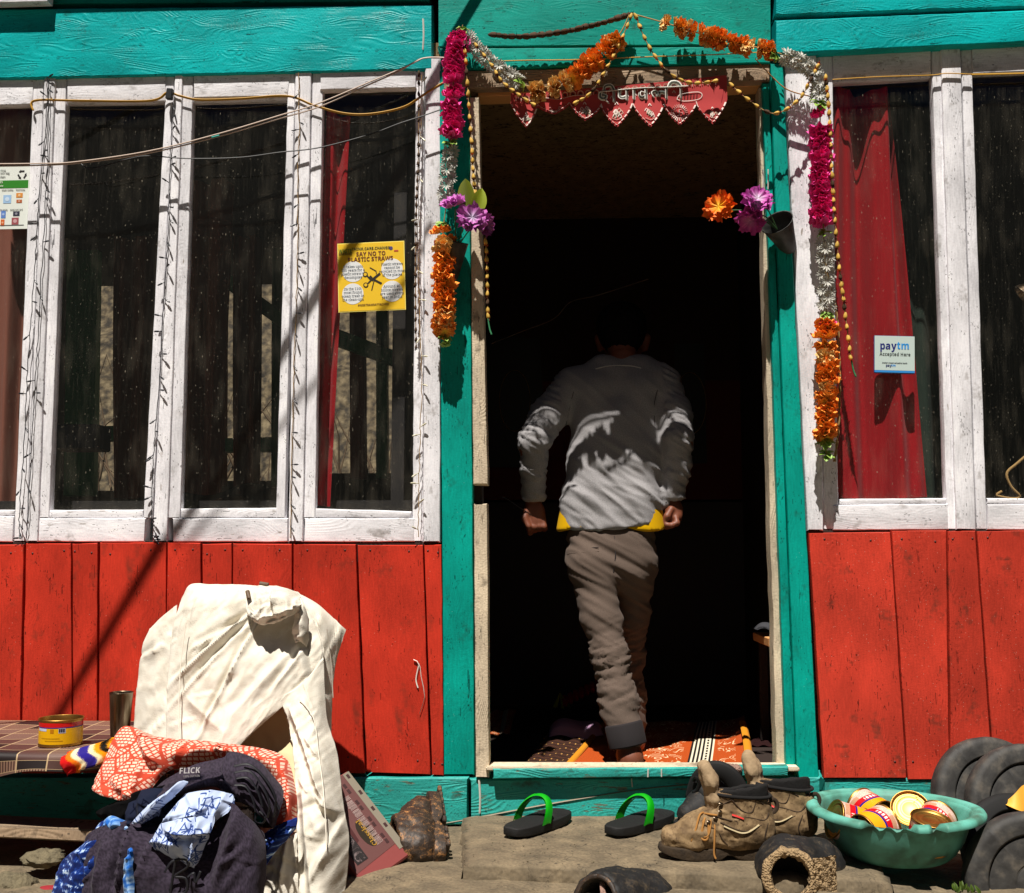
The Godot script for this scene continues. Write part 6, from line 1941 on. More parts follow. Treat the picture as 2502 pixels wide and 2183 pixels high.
# ---- shoes ---------------------------------------------------------------------------------
# a sole cut along a foot outline, heel at the origin and toe along -x; lift(t) raises its underside
func sole(mb: MB, len_: float, wide: float, y0: float, y1: float, lift: Variant = null, waist := 0.78, flare := 0.0) -> void:
	var rim := []
	var n := 64
	for k in n:
		var a := TAU * k / n
		var t := 0.5 - 0.5 * cos(a)
		var w := wide * 0.5 * pow(absf(sin(a)), 0.55) * (1.0 - (1.0 - waist) * exp(-pow((t - 0.38) / 0.17, 2.0)) - 0.12 * (1.0 - t)) * (1.0 if t < 0.75 else 1.0 + 0.04 * (t - 0.75))
		rim.append(Vector3(-len_ * t, 0, w * signf(sin(a))))
	var lv := [[y0, 0.96], [y0 + (y1 - y0) * 0.12, 1.0 + flare], [y0 + (y1 - y0) * 0.85, 1.0], [y1, 0.965]]
	var s := mb.v.size()
	for q in lv:
		for k in n:
			var p: Vector3 = rim[k]
			var t := -p.x / len_
			var u: float = (lift.call(t) if lift != null else 0.0) * (1.0 - 0.8 * (q[0] - y0) / (y1 - y0)) if q[0] < y1 * 0.9 else (lift.call(t) * 0.2 if lift != null else 0.0)
			mb.pt(Vector3(-len_ * 0.5, 0, 0).lerp(p, q[1]) * Vector3(1, 0, 1) + Vector3(0, q[0] + u, 0), Vector2(p.x, p.z))
	for j in 3:
		for k in n:
			var a := s + j * n + k
			var b := s + j * n + (k + 1) % n
			mb.quad(a, b, b + n, a + n)
	for e in [0, 3]:
		for k in n / 2:
			var a: int = s + e * n + k
			var b: int = s + e * n + (n - k) % n
			var c: int = s + e * n + (n - k - 1) % n
			var d: int = s + e * n + (k + 1) % n
			if e == 0:
				mb.quad(a, b, c, d)
			else:
				mb.quad(d, c, b, a)


func boot_soft(tall: float, open_: bool) -> Soft:
	var s := Soft.new()
	s.chain([Vector3(-0.046, 0.060, 0), Vector3(-0.12, 0.062, 0), Vector3(-0.19, 0.052, 0.004), Vector3(-0.248, 0.046, 0.004)], [0.041, 0.043, 0.042, 0.032], 0.035, 1.0)
	s.cap(Vector3(-0.054, 0.075, 0), Vector3(-0.056, tall, 0), 0.046, 0.050, 0.05, 0.9)
	s.cap(Vector3(-0.10, 0.075, 0), Vector3(-0.105, tall, 0), 0.046, 0.046, 0.04, 0.92)
	s.cap(Vector3(-0.12, 0.085, 0), Vector3(-0.175, 0.072, 0), 0.044, 0.034, 0.03, 0.95)
	s.trim = func(p: Vector3) -> float: return maxf(p.y - tall - 0.12 * (-p.x - 0.06) + (0.010 if p.x > -0.02 else 0.0), 0.018 - p.y)
	if open_:
		s.cap(Vector3(-0.060, 0.10, 0), Vector3(-0.060, tall + 0.12, 0), 0.036, 0.043, 0.02, 0.9, true)
		s.cap(Vector3(-0.100, 0.10, 0), Vector3(-0.104, tall + 0.12, 0), 0.034, 0.039, 0.02, 0.9, true)
	return s


func hiking_boot(at: Transform3D, label: String) -> Node3D:
	var o := thing("hiking_boot", Vector3.ZERO, label, "boot", "worn brown hiking boots on the step")
	var s := boot_soft(0.150, true)
	var mb := MB.new()
	s.nets(mb, 0.0048)
	var n := noise(1.0, 601, 3)
	push(mb, func(p: Vector3, _n: Vector3): return 0.004 * n.get_noise_3d(p.x * 22.0, p.y * 40.0, p.z * 22.0) * (1.4 if p.x < -0.1 else 0.6))
	put("upper", mb, mats.suede, o, true)
	mb = MB.new()
	sole(mb, 0.29, 0.104, 0.0, 0.030, func(t: float) -> float: return 0.014 * exp(-pow((t - 0.43) / 0.06, 2.0)) + 0.018 * pow(maxf(0.0, t - 0.72) / 0.28, 2.0), 0.84, 0.02)
	for k in mb.v.size():
		mb.v[k].x += 0.008
	put("sole", mb, mats.sole_pale, o, true)
	# padded collar and lining
	var li := Soft.new()
	li.cap(Vector3(-0.058, 0.12, 0), Vector3(-0.060, 0.176, 0), 0.045, 0.049, 0.02, 0.9)
	li.cap(Vector3(-0.098, 0.12, 0), Vector3(-0.100, 0.176, 0), 0.043, 0.044, 0.02, 0.9)
	li.cap(Vector3(-0.060, 0.07, 0), Vector3(-0.061, 0.28, 0), 0.033, 0.040, 0.01, 0.9, true)
	li.cap(Vector3(-0.098, 0.07, 0), Vector3(-0.103, 0.28, 0), 0.031, 0.037, 0.01, 0.9, true)
	li.trim = func(p: Vector3) -> float: return p.y - 0.168 - 0.16 * (p.x + 0.066) - 0.006 * sin(p.z * 60.0)
	mb = MB.new()
	li.nets(mb, 0.0045)
	put("collar_lining", mb, mats.boot_lining, o, true)
	mb = MB.new()
	var rim := []
	for k in 31:
		var a := TAU * k / 30.0
		rim.append(s.hit(Vector3(-0.080, 0.149 - 0.004 * cos(a), 0) + Vector3(cos(a) * 1.2, 0, sin(a)) * 0.12, -Vector3(cos(a), 0, sin(a))) + Vector3(0, 0.002, 0))
	mb.tube(rim, 0.0042, 6)
	put("collar_edge", mb, mats.boot_lining, o, true)
	var tg := Soft.new()
	tg.chain([Vector3(-0.150, 0.095, 0), Vector3(-0.148, 0.14, 0), Vector3(-0.156, 0.185, 0), Vector3(-0.168, 0.213, 0)], [0.015, 0.017, 0.019, 0.018], 0.015, 1.8)
	mb = MB.new()
	tg.nets(mb, 0.0045)
	push(mb, func(p: Vector3, _n: Vector3): return 0.004 * n.get_noise_3d(p.x * 30.0, p.y * 25.0, p.z * 40.0))
	put("tongue", mb, mats.suede_light, o, true)
	for sd in [1.0, -1.0]:
		var dir := Vector3(0, 0, -sd)
		for l in [[[-0.118, 0.128], [-0.085, 0.150], [-0.05, 0.148], [-0.03, 0.135]], [[-0.120, 0.150], [-0.10, 0.152], [-0.075, 0.122], [-0.055, 0.118], [-0.045, 0.146]], [[-0.128, 0.108], [-0.09, 0.098], [-0.065, 0.106], [-0.03, 0.098], [-0.018, 0.112]], [[-0.150, 0.088], [-0.125, 0.075], [-0.115, 0.055], [-0.10, 0.035]], [[-0.118, 0.094], [-0.085, 0.078], [-0.060, 0.075], [-0.036, 0.088]], [[-0.022, 0.09], [-0.03, 0.06], [-0.026, 0.035]]]:
			var pts := []
			for q in l:
				pts.append(Vector3(q[0] * 1.22 + 0.004, q[1], sd * 0.2))
			seam(o, "seam", "stitch", s, pts, dir, 0.0016, 0.7, -0.0004)
		var w := []
		for q in [[-0.112, 0.086], [-0.096, 0.078], [-0.078, 0.071], [-0.062, 0.074], [-0.042, 0.088]]:
			w.append(Vector3(q[0] * 1.22 + 0.004, q[1], sd * 0.2))
		seam(o, "welt", "welt_pale", s, w, dir, 0.0034, 0.5)
		if sd > 0:
			seam(o, "patch", "red_patch", s, [Vector3(-0.112, 0.112, 0.2), Vector3(-0.098, 0.108, 0.2), Vector3(-0.084, 0.103, 0.2)], dir, 0.0045, 0.4)
		for q in [[-0.119, 0.135], [-0.122, 0.118], [-0.134, 0.103], [-0.150, 0.094]]:
			var p := s.hit(Vector3(q[0] - 0.014, q[1], sd * 0.2), dir)
			mb = MB.new()
			mb.tube([p, p + Vector3(-0.004, 0.001, sd * 0.006), p + Vector3(-0.009, 0.002, sd * 0.005)], [0.0042, 0.0048, 0.0032], 8, 0.7)
			put("hook", mb, mats.steel_worn, o, true)
	mb = MB.new()
	mb.tube(smooth([Vector3(-0.016, 0.130, 0), Vector3(0.004, 0.136, 0), Vector3(0.011, 0.122, 0), Vector3(0.004, 0.108, 0), Vector3(-0.012, 0.104, 0)], 16), 0.0032, 6, 2.0)
	put("pull_loop", mb, mats.stitch, o, true)
	for k in 5:
		mb = MB.new()
		var b := Vector3(-0.166, 0.108, 0.012)
		var sp := rng.randf_range(-0.02, 0.02)
		var loops := [[b, b + Vector3(-0.02, 0.0, 0.02), b + Vector3(-0.035, -0.035, 0.036), b + Vector3(-0.045, -0.06, 0.034)], [b, b + Vector3(0.004, -0.01, 0.03), b + Vector3(-0.004, -0.042, 0.042), b + Vector3(-0.018, -0.045, 0.04), b + Vector3(-0.014, -0.012, 0.03)], [b, b + Vector3(-0.012, -0.012, 0.03), b + Vector3(-0.022, -0.048, 0.04), b + Vector3(-0.008, -0.052, 0.044), b + Vector3(-0.002, -0.018, 0.034)], [b, b + Vector3(0.012, -0.014, 0.03), b + Vector3(0.01, -0.05, 0.042), b + Vector3(0.008, -0.085, 0.044), b + Vector3(0.012, -0.098, 0.046)], [b + Vector3(0.02, 0.0, 0.03), b + Vector3(0.0, 0.002, 0.024), b + Vector3(-0.014, -0.002, -0.01), b + Vector3(0.01, 0.0, -0.03)]]
		mb.tube(smooth(loops[k], 20), 0.0026, 6)
		put("lace", mb, mats.lace, o, true)
	o.transform = at
	return o


func build_shoes() -> void:
	var sy := 0.0945
	var up := Vector3.UP
	hiking_boot(Transform3D(Basis(up, deg_to_rad(3)), Vector3(0.662, sy, 0.415)), "worn brown hiking boot with untied ochre laces, beside the green flip flops")
	var b2 := hiking_boot(Transform3D(Basis(up, deg_to_rad(-24)), Vector3(0.782, sy, 0.345)), "worn brown hiking boot half hidden behind its mate, beside the teal basin")
	# flip flops
	for q in [[Vector3(0.005, sy, 0.285), 57.0, "left of two black flip flops with a bright green strap on the step"], [Vector3(0.268, sy, 0.262), 50.0, "flip flop with a bright green strap, next to the brown hiking boots"]]:
		var o := thing("flip_flop", Vector3.ZERO, q[2], "flip flop", "black and green flip flops on the step")
		var mb := MB.new()
		sole(mb, 0.265, 0.102, 0.003, 0.029, func(t: float) -> float: return 0.006 * pow(absf(t - 0.45) * 2.0, 2.0), 0.9)
		put("sole", mb, mats.foam_black, o, true)
		for k in 5:
			mb = MB.new()
			var rg := []
			for i in 33:
				var a := TAU * i / 32.0
				rg.append(Vector3(-0.205 + cos(a) * (0.046 - 0.009 * k), 0.0295, sin(a) * (0.04 - 0.008 * k)))
			mb.tube(rg, 0.0011, 4)
			put("tread_ring", mb, mats.foam_black, o, true)
		mb = MB.new()
		mb.grid(28, 8, func(u: float, v: float):
			var a := PI * u
			var x := lerpf(-0.085, -0.122, v) - 0.050 * sin(a) * (1.0 - 0.25 * v)
			var y := 0.024 + 0.064 * pow(sin(a), 0.75) + 0.004 * sin(PI * v)
			return Vector3(x, y, -cos(a) * 0.049))
		mb.grid(28, 8, func(u: float, v: float):
			var a := PI * u
			var w := 1.0 - v
			var x := lerpf(-0.087, -0.120, w) - 0.050 * sin(a) * (1.0 - 0.25 * w)
			var y := 0.024 + 0.058 * pow(sin(a), 0.75)
			return Vector3(x, y, -cos(a) * 0.045))
		put("strap", mb, mats.strap_green, o, true)
		for k in 14:
			mb = MB.new()
			var r := []
			var u := 0.62 + 0.027 * k
			for i in 6:
				var v := i / 5.0
				var a := PI * u
				r.append(Vector3(lerpf(-0.087, -0.120, v) - 0.050 * sin(a) * (1.0 - 0.25 * v), 0.0245 + 0.064 * pow(sin(a), 0.75) + 0.004 * sin(PI * v), -cos(a) * 0.0496))
			mb.tube(r, 0.0011, 4)
			put("strap_rib", mb, mats.strap_green, o, true)
		o.transform = Transform3D(Basis(up, deg_to_rad(q[1] + 180.0)), q[0])
	# black boots with pink fleece behind the hikers
	var s := boot_soft(0.155, true)
	for q in [[Transform3D(Basis(up, deg_to_rad(42)).scaled(Vector3.ONE * 0.9), Vector3(0.645, sy, 0.01)), "black boot with a fluffy pink lining behind the brown hiking boots"]]:
		var o := thing("winter_boot", Vector3.ZERO, q[1], "boot")
		var mb := MB.new()
		s.nets(mb, 0.0065)
		put("upper", mb, mats.leather_black, o, true)
		mb = MB.new()
		sole(mb, 0.285, 0.10, 0.0, 0.026, null, 0.84)
		put("sole", mb, mats.rubber_black, o, true)
		mb = MB.new()
		var ring := []
		for k in 25:
			var a := TAU * k / 24.0
			ring.append(Vector3(-0.067 + cos(a) * 0.040, 0.158 - 0.008 * cos(a), sin(a) * 0.036))
		mb.tube(ring, 0.0155, 10)
		mb.lathe([Vector2(0.0, 0.150), Vector2(0.036, 0.152)], 20, Transform3D(Basis.IDENTITY, Vector3(-0.067, 0, 0)))
		var fz := noise(90.0, 621, 2)
		push(mb, func(p: Vector3, _n: Vector3): return 0.006 * fz.get_noise_3dv(p))
		put("fleece", mb, mats.fleece_pink, o, true, true)
		o.transform = q[0]
	# black sandal leaning on the threshold
	var sd := thing("sandal", Vector3.ZERO, "black strap sandal leaning against the threshold behind the boots", "sandal")
	var m2 := MB.new()
	var pa := smooth([Vector3(0.507, 0.158, 0.1), Vector3(0.522, 0.216, 0.12), Vector3(0.558, 0.248, 0.14), Vector3(0.597, 0.236, 0.15), Vector3(0.625, 0.192, 0.15), Vector3(0.634, 0.153, 0.14)], 24)
	m2.tube(pa, 0.011, 8, 2.4)
	put("strap", m2, mats.rubber_black, sd)
	m2 = MB.new()
	m2.tube(smooth([Vector3(0.516, 0.199, 0.125), Vector3(0.536, 0.18, 0.15), Vector3(0.578, 0.172, 0.16), Vector3(0.621, 0.18, 0.16)], 16), 0.0075, 8, 1.6)
	put("strap", m2, mats.foam_black, sd)
	m2 = MB.new()
	m2.box(Vector3(0.572, 0.127, 0.1), Vector3(0.16, 0.03, 0.09), Basis(up, 0.2) * Basis(Vector3.RIGHT, -0.5), 0.012)
	put("sole", m2, mats.rubber_black, sd)
	m2 = MB.new()
	m2.tube(smooth([Vector3(0.503, 0.218, 0.13), Vector3(0.509, 0.228, 0.14), Vector3(0.517, 0.215, 0.14), Vector3(0.512, 0.195, 0.135), Vector3(0.501, 0.186, 0.13)], 14), 0.0055, 7)
	put("buckle", m2, mats.wire_black, sd)
	# old boot on its side left of the step
	var ob := thing("old_boot", Vector3.ZERO, "old brown boot lying on its side left of the step, its sole showing", "boot")
	s = boot_soft(0.125, true)
	m2 = MB.new()
	s.nets(m2, 0.006)
	var nn := noise(1.0, 631, 3)
	push(m2, func(p: Vector3, _n: Vector3): return 0.005 * nn.get_noise_3d(p.x * 30.0, p.y * 30.0, p.z * 30.0))
	put("upper", m2, mats.leather_brown, ob, true)
	m2 = MB.new()
	sole(m2, 0.285, 0.106, -0.002, 0.032, func(t: float) -> float: return 0.012 * exp(-pow((t - 0.40) / 0.05, 2.0)), 0.84)
	put("sole", m2, mats.leather_brown, ob, true)
	for k in 9:
		m2 = MB.new()
		var x := -0.02 - 0.030 * k - (0.02 if k > 2 else 0.0)
		m2.box(Vector3(x, -0.004, 0.026), Vector3(0.021, 0.012, 0.036), Basis(up, 0.25), 0.003)
		m2.box(Vector3(x - 0.004, -0.004, -0.024), Vector3(0.021, 0.012, 0.034), Basis(up, -0.25), 0.003)
		put("tread", m2, mats.leather_brown, ob, true)
	m2 = MB.new()
	m2.tube(smooth([Vector3(-0.012, 0.115, 0), Vector3(0.006, 0.125, 0), Vector3(0.012, 0.113, 0), Vector3(0.0, 0.102, 0)], 12), 0.004, 6)
	put("pull_loop", m2, mats.wire_black, ob, true)
	var yv := Vector3(-0.93, 0.10, 0.22).normalized()
	var xv := Vector3(0.05, -0.30, 0.95)
	xv = (xv - yv * xv.dot(yv)).normalized()
	ob.transform = Transform3D(Basis(xv, yv, xv.cross(yv)), Vector3(-0.155, 0.062, 0.36))
	# the pair at the very front, cut off by the picture
	for q in [[Vector3(0.262, 0.03, 0.60), -1.0, "black boot with a brown lining at the bottom edge, its opening turned left", "leather_black", "leather_brown"], [Vector3(0.674, 0.09, 0.53), 1.0, "black boot with cream fleece at the bottom edge, its opening facing out", "leather_black", "fleece"]]:
		var o := thing("fleece_boot", Vector3.ZERO, q[2], "boot", "black boots lying at the front of the step")
		var f := Soft.new()
		var c: Vector3 = q[0]
		var dirx: float = q[1]
		var mouth := Vector3(-0.55, 0.35, 0.75).normalized() if dirx < 0 else Vector3(-0.16, 0.16, 0.95).normalized()
		f.chain([c + Vector3(0.075, 0.0, -0.05), c + Vector3(0.0, 0.005, 0.0), c + mouth * 0.075], [0.062, 0.070, 0.062], 0.04)
		f.chain([c + Vector3(0.075, 0.0, -0.05), c + Vector3(0.05, -0.03, -0.14)], [0.052, 0.04], 0.04)
		f.cap(c + mouth * 0.02, c + mouth * 0.2, 0.044, 0.05, 0.01, 1.0, true)
		var lim := c.dot(mouth) + 0.085
		f.trim = func(p: Vector3) -> float: return p.dot(mouth) - lim
		var mb := MB.new()
		f.nets(mb, 0.0055)
		push(mb, func(p: Vector3, _n: Vector3): return 0.005 * nn.get_noise_3d(p.x * 18.0, p.y * 34.0, p.z * 18.0))
		put("upper", mb, mats[q[3]], o, true)
		mb = MB.new()
		var bs := aim(mouth)
		var ring := []
		for k in 33:
			var a := TAU * k / 32.0
			ring.append(c + mouth * 0.083 + (bs.x * cos(a) + bs.z * sin(a)) * 0.052)
		mb.tube(ring, 0.011 if dirx > 0 else 0.006, 9)
		var dk := MB.new()
		dk.lathe([Vector2(0.047, 0.078), Vector2(0.044, 0.03), Vector2(0.0, 0.0)], 24, Transform3D(bs, c))
		put("inside", dk, mats.boot_lining, o, true)
		if dirx > 0:
			var fl := noise(85.0, 641, 3)
			var flap := MB.new()
			flap.grid(20, 20, func(u: float, v: float): return c + mouth * 0.075 + Vector3(0.045 + 0.06 * u, 0.045 - 0.09 * v, 0.03 - 0.03 * u))
			flap.grid(20, 20, func(u: float, v: float): return c + mouth * 0.062 + Vector3(0.105 - 0.06 * u, 0.045 - 0.09 * v, 0.0 + 0.03 * u))
			mb.add(flap, Transform3D.IDENTITY)
			push(mb, func(p: Vector3, _n: Vector3): return 0.007 * fl.get_noise_3dv(p))
		put("lining", mb, mats[q[4]], o, true)
		if dirx < 0:
			mb = MB.new()
			mb.tube(smooth([c + Vector3(-0.02, 0.058, 0.03), c + Vector3(0.015, 0.055, 0.045), c + Vector3(0.012, 0.03, 0.058), c + Vector3(-0.012, 0.026, 0.062)], 16), 0.006, 7)
			put("buckle", mb, mats.rubber_black, o, true)
			mb = MB.new()
			mb.tube(smooth([c + Vector3(-0.03, 0.062, 0.035), c + Vector3(-0.028, 0.03, 0.062), c + Vector3(-0.022, -0.02, 0.066)], 12), 0.007, 7, 0.5)
			put("trim", mb, mats.fleece_pink, o, true)


# ---- bench, chair and washing --------------------------------------------------------------
# cloth through rows of points: smooth both ways, wrinkled by creases [a, b, width, height] and fine noise
func sheet(rows: Array, nu: int, nv: int, creases: Array, wrinkle: float, sd: int, uvs := 1.0, thick := 0.004) -> MB:
	var fine := []
	for r in rows:
		fine.append(smooth(r, nu))
	var cols := []
	for i in nu + 1:
		var c := []
		for r in fine:
			c.append(r[i])
		cols.append(smooth(c, nv))
	var n := noise(1.0, sd, 3)
	var P := []
	creases = creases.duplicate()
	for k in int(wrinkle * 1800.0):
		var o: Vector3 = cols[rng.randi() % (nu + 1)][rng.randi() % (nv + 1)]
		var l := rng.randf_range(0.03, 0.11)
		var a := rng.randf_range(0.1, 1.5) + (PI / 2 if rng.randf() < 0.25 else 0.0)
		creases.append([Vector2(o.x, o.y), Vector2(o.x, o.y) - Vector2(cos(a), sin(a)) * l, rng.randf_range(0.003, 0.008), rng.randf_range(0.0012, 0.004)])
	for j in nv + 1:
		var row := PackedVector3Array()
		for i in nu + 1:
			var p: Vector3 = cols[i][j]
			var q := Vector2(p.x, p.y)
			var ac := p.x * 0.8 - p.y * 0.6
			var al := p.x * 0.6 + p.y * 0.8
			var z := wrinkle * 1.3 * (0.25 - absf(n.get_noise_3d(ac * 9.0, al * 3.0, p.z * 3.0))) + wrinkle * 0.7 * (0.2 - absf(n.get_noise_3d(ac * 20.0 + 40.0, al * 9.0, 5.0))) + wrinkle * 0.4 * n.get_noise_3d(p.x * 9.0, p.y * 9.0, 2.0)
			for c in creases:
				var ab: Vector2 = c[1] - c[0]
				var t: float = (q - c[0]).dot(ab) / ab.length_squared()
				if t > -0.15 and t < 1.15:
					var d: float = (q - c[0]).cross(ab) / ab.length() / c[2]
					var tp := smoothstep(-0.15, 0.12, t) * smoothstep(1.15, 0.75, t)
					z += 1.6 * c[3] * tp * (exp(-absf(d) * 1.5) - 0.75 * exp(-(d - 1.3) * (d - 1.3)))
			row.append(p + Vector3(0, z * 0.25, z))
		P.append(row)
	var mb := MB.new()
	var run := 0.0
	for side in 2:
		var s := mb.v.size()
		for j in nv + 1:
			for i in nu + 1:
				var a: Vector3 = P[j][mini(i + 1, nu)] - P[j][maxi(i - 1, 0)]
				var b: Vector3 = P[mini(j + 1, nv)][i] - P[maxi(j - 1, 0)][i]
				var nm := b.cross(a).normalized()
				if nm.z < 0.0 and side == 0 and nm.length() < 0.1:
					nm = Vector3.BACK
				var e := minf(minf(float(i) / nu, 1.0 - float(i) / nu) * nu, minf(float(j) / nv, 1.0 - float(j) / nv) * nv)
				var off := -thick if side == 1 else (0.0 if e >= 1.0 else -thick * 0.8)
				mb.pt(P[j][i] + nm * off, Vector2(P[0][0].distance_to(P[0][nu]) * i / nu, P[0][0].distance_to(P[nv][0]) * j / nv) * uvs)
		for j in nv:
			for i in nu:
				var k := s + j * (nu + 1) + i
				if side == 0:
					mb.quad(k, k + 1, k + nu + 2, k + nu + 1)
				else:
					mb.quad(k, k + nu + 1, k + nu + 2, k + 1)
	return mb


func flat2(p: Array) -> Array:
	var o := []
	for q in p:
		o.append(Vector2(q.x, q.y))
	return o


func cr(p: Array, w: float, h: float) -> Array:
	return [Vector2(p[0].x, p[0].y), Vector2(p[1].x, p[1].y), w, h]


func build_clothes() -> void:
	# bench with a checked cover
	var by := 0.353
	var bench := thing("bench", Vector3(-1.4, 0.06, 0.28), "wooden bench under the left windows with a lower shelf", "bench")
	var mb := MB.new()
	mb.box(Vector3(-1.38, by - 0.025, 0.275), Vector3(1.16, 0.035, 0.46), Basis.IDENTITY, 0.004)
	put("seat", mb, mats.dark_wood, bench)
	for x in [-1.9, -0.86]:
		for z in [0.08, 0.47]:
			mb = MB.new()
			mb.box(Vector3(x, 0.19, z), Vector3(0.06, 0.29, 0.06), Basis.IDENTITY, 0.004)
			put("leg", mb, mats.dark_wood, bench)
	mb = MB.new()
	mb.box(Vector3(-1.113, 0.15, 0.45), Vector3(1.3, 0.03, 0.10), Basis(Vector3.BACK, -0.035), 0.004)
	put("stretcher", mb, mats.raw, bench)
	mb = MB.new()
	mb.grid(90, 40, func(u: float, v: float) -> Vector3:
		var x := lerpf(-1.96, -0.80, u)
		var s := v * 0.64
		if s < 0.50:
			return Vector3(x, by + 0.0015 * sin(x * 30.0) * sin(s * 25.0), 0.035 + s)
		var d := s - 0.50
		var drop := (0.045 + 0.016 * sin(x * 9.0 + 1.0) + 0.008 * sin(x * 23.0)) / 0.14
		var a := minf(d / 0.02, 1.0)
		return Vector3(x, by - 0.008 * a * a - maxf(0.0, d - 0.01) * drop, 0.535 + 0.012 * sin(a * PI / 2) + 0.010 * sin(x * 21.0) * d / 0.14), Vector2(1.16, 0.64) / 0.62)
	lone("bench_cover", mb, mats.check_sheet, "brown checked plastic cover spread over the bench", "cover")
	# yellow tin
	var tin := thing("food_tin", Vector3(-1.128, by + 0.002, 0.435), "open yellow food tin standing on the checked bench cover", "tin")
	mb = MB.new()
	mb.lathe([Vector2(0.0, 0.003), Vector2(0.048, 0.003), Vector2(0.0525, 0.0), Vector2(0.0535, 0.003), Vector2(0.052, 0.006), Vector2(0.052, 0.062), Vector2(0.0545, 0.0645), Vector2(0.0545, 0.067), Vector2(0.0515, 0.066), Vector2(0.051, 0.05), Vector2(0.050, 0.005), Vector2(0.0, 0.004)], 40)
	put("can", mb, mats.gold_tin, tin, true)
	for b in [[0.007, 0.046, Color(0.88, 0.66, 0.02)], [0.046, 0.049, Color(0.25, 0.12, 0.45)], [0.049, 0.0595, Color(0.78, 0.05, 0.06)]]:
		mb = MB.new()
		mb.tint = b[2].srgb_to_linear()
		mb.lathe([Vector2(0.0522, b[0]), Vector2(0.0524, b[0] + 0.0004), Vector2(0.0524, b[1] - 0.0004), Vector2(0.0522, b[1])], 40)
		put("label_band", mb, mats.gloss, tin, true)
	for q in [[-0.55, 0.043, 0.030, 0.0065, Color(0.75, 0.78, 0.88)], [0.48, 0.041, 0.017, 0.012, Color(0.70, 0.72, 0.80)], [0.02, 0.040, 0.009, 0.010, Color(0.72, 0.45, 0.02)], [-0.1, 0.022, 0.05, 0.002, Color(0.72, 0.52, 0.02)], [0.1, 0.016, 0.045, 0.002, Color(0.72, 0.52, 0.02)]]:
		mb = MB.new()
		mb.tint = q[4].srgb_to_linear()
		var w: float = q[2] / 0.0526
		mb.grid(8, 1, func(u: float, v: float) -> Vector3:
			var a: float = PI / 2 - q[0] - (u - 0.5) * w
			return Vector3(cos(a) * 0.0527, q[1] - (v - 0.5) * q[3], sin(a) * 0.0527))
		put("label_print", mb, mats.gloss, tin, true)
	for k in 9:
		mb = MB.new()
		mb.tint = Color(0.02, 0.02, 0.04)
		var a := PI / 2 - 0.48 + (k - 4) * 0.032
		var t := Vector3(-sin(a), 0, cos(a)) * (0.0004 + 0.0003 * (k % 3))
		var c := Vector3(cos(a), 0, sin(a)) * 0.0529
		mb.face(c - t + Vector3(0, 0.046, 0), c + t + Vector3(0, 0.046, 0), c + t + Vector3(0, 0.037, 0), c - t + Vector3(0, 0.037, 0))
		put("bar", mb, mats.plain, tin, true)
	# steel tumbler
	mb = MB.new()
	mb.lathe([Vector2(0.0, 0.004), Vector2(0.022, 0.004), Vector2(0.0235, 0.0), Vector2(0.0245, 0.003), Vector2(0.0305, 0.112), Vector2(0.0318, 0.1135), Vector2(0.0305, 0.115), Vector2(0.0292, 0.112), Vector2(0.0235, 0.006), Vector2(0.0, 0.005)], 40, Transform3D(Basis.IDENTITY, Vector3(-1.031, by + 0.001, 0.298)))
	lone("steel_tumbler", mb, mats.steel_worn, "tall steel drinking tumbler on the bench beside the white shirt", "tumbler")
	mb = sheet([[Vector3(-1.079, 0.35, 0.53), Vector3(-1.035, 0.365, 0.53), Vector3(-0.986, 0.378, 0.53), Vector3(-0.91, 0.401, 0.53)], [Vector3(-1.066, 0.332, 0.57), Vector3(-1.014, 0.346, 0.575), Vector3(-0.966, 0.358, 0.56), Vector3(-0.921, 0.369, 0.5)], [Vector3(-1.049, 0.303, 0.565), Vector3(-1.009, 0.317, 0.57), Vector3(-0.963, 0.333, 0.565), Vector3(-0.921, 0.347, 0.51)]], 44, 24, [], 0.006, 700)
	for k in mb.uv.size():
		mb.uv[k] = Vector2(mb.uv[k].x / 0.2, mb.uv[k].y / 0.07)
	lone("striped_scarf", mb, mats.scarf, "bright striped scarf with a red end hanging over the bench edge", "scarf")
	# the chair that carries the washing, nearly hidden
	var ch := thing("chair", Vector3(-0.62, 0.06, 0.5), "chair under the heap of washing, hidden but for its outline", "chair")
	for q in [Vector3(-0.792, 0.227, 0.54), Vector3(-0.61, 0.228, 0.54), Vector3(-0.858, 0.659, 0.2), Vector3(-0.656, 0.66, 0.2)]:
		mb = MB.new()
		mb.tube([Vector3(q.x, 0.04, q.z), q], 0.012, 8)
		put("leg", mb, mats.dark_wood, ch)
	mb = MB.new()
	mb.box(Vector3(-0.727, 0.22, 0.4), Vector3(0.26, 0.022, 0.30), Basis.IDENTITY, 0.006)
	put("seat", mb, mats.dark_wood, ch)
	mb = MB.new()
	mb.box(Vector3(-0.743, 0.537, 0.2), Vector3(0.24, 0.26, 0.02), Basis(Vector3.RIGHT, -0.12), 0.006)
	put("backrest", mb, mats.dark_wood, ch)
	# cream shirt over the chair back
	var sh := thing("cream_shirt", Vector3(-0.715, 0.586, 0.3), "cream cotton shirt spread over the chair back, hood and sleeves hanging", "shirt")
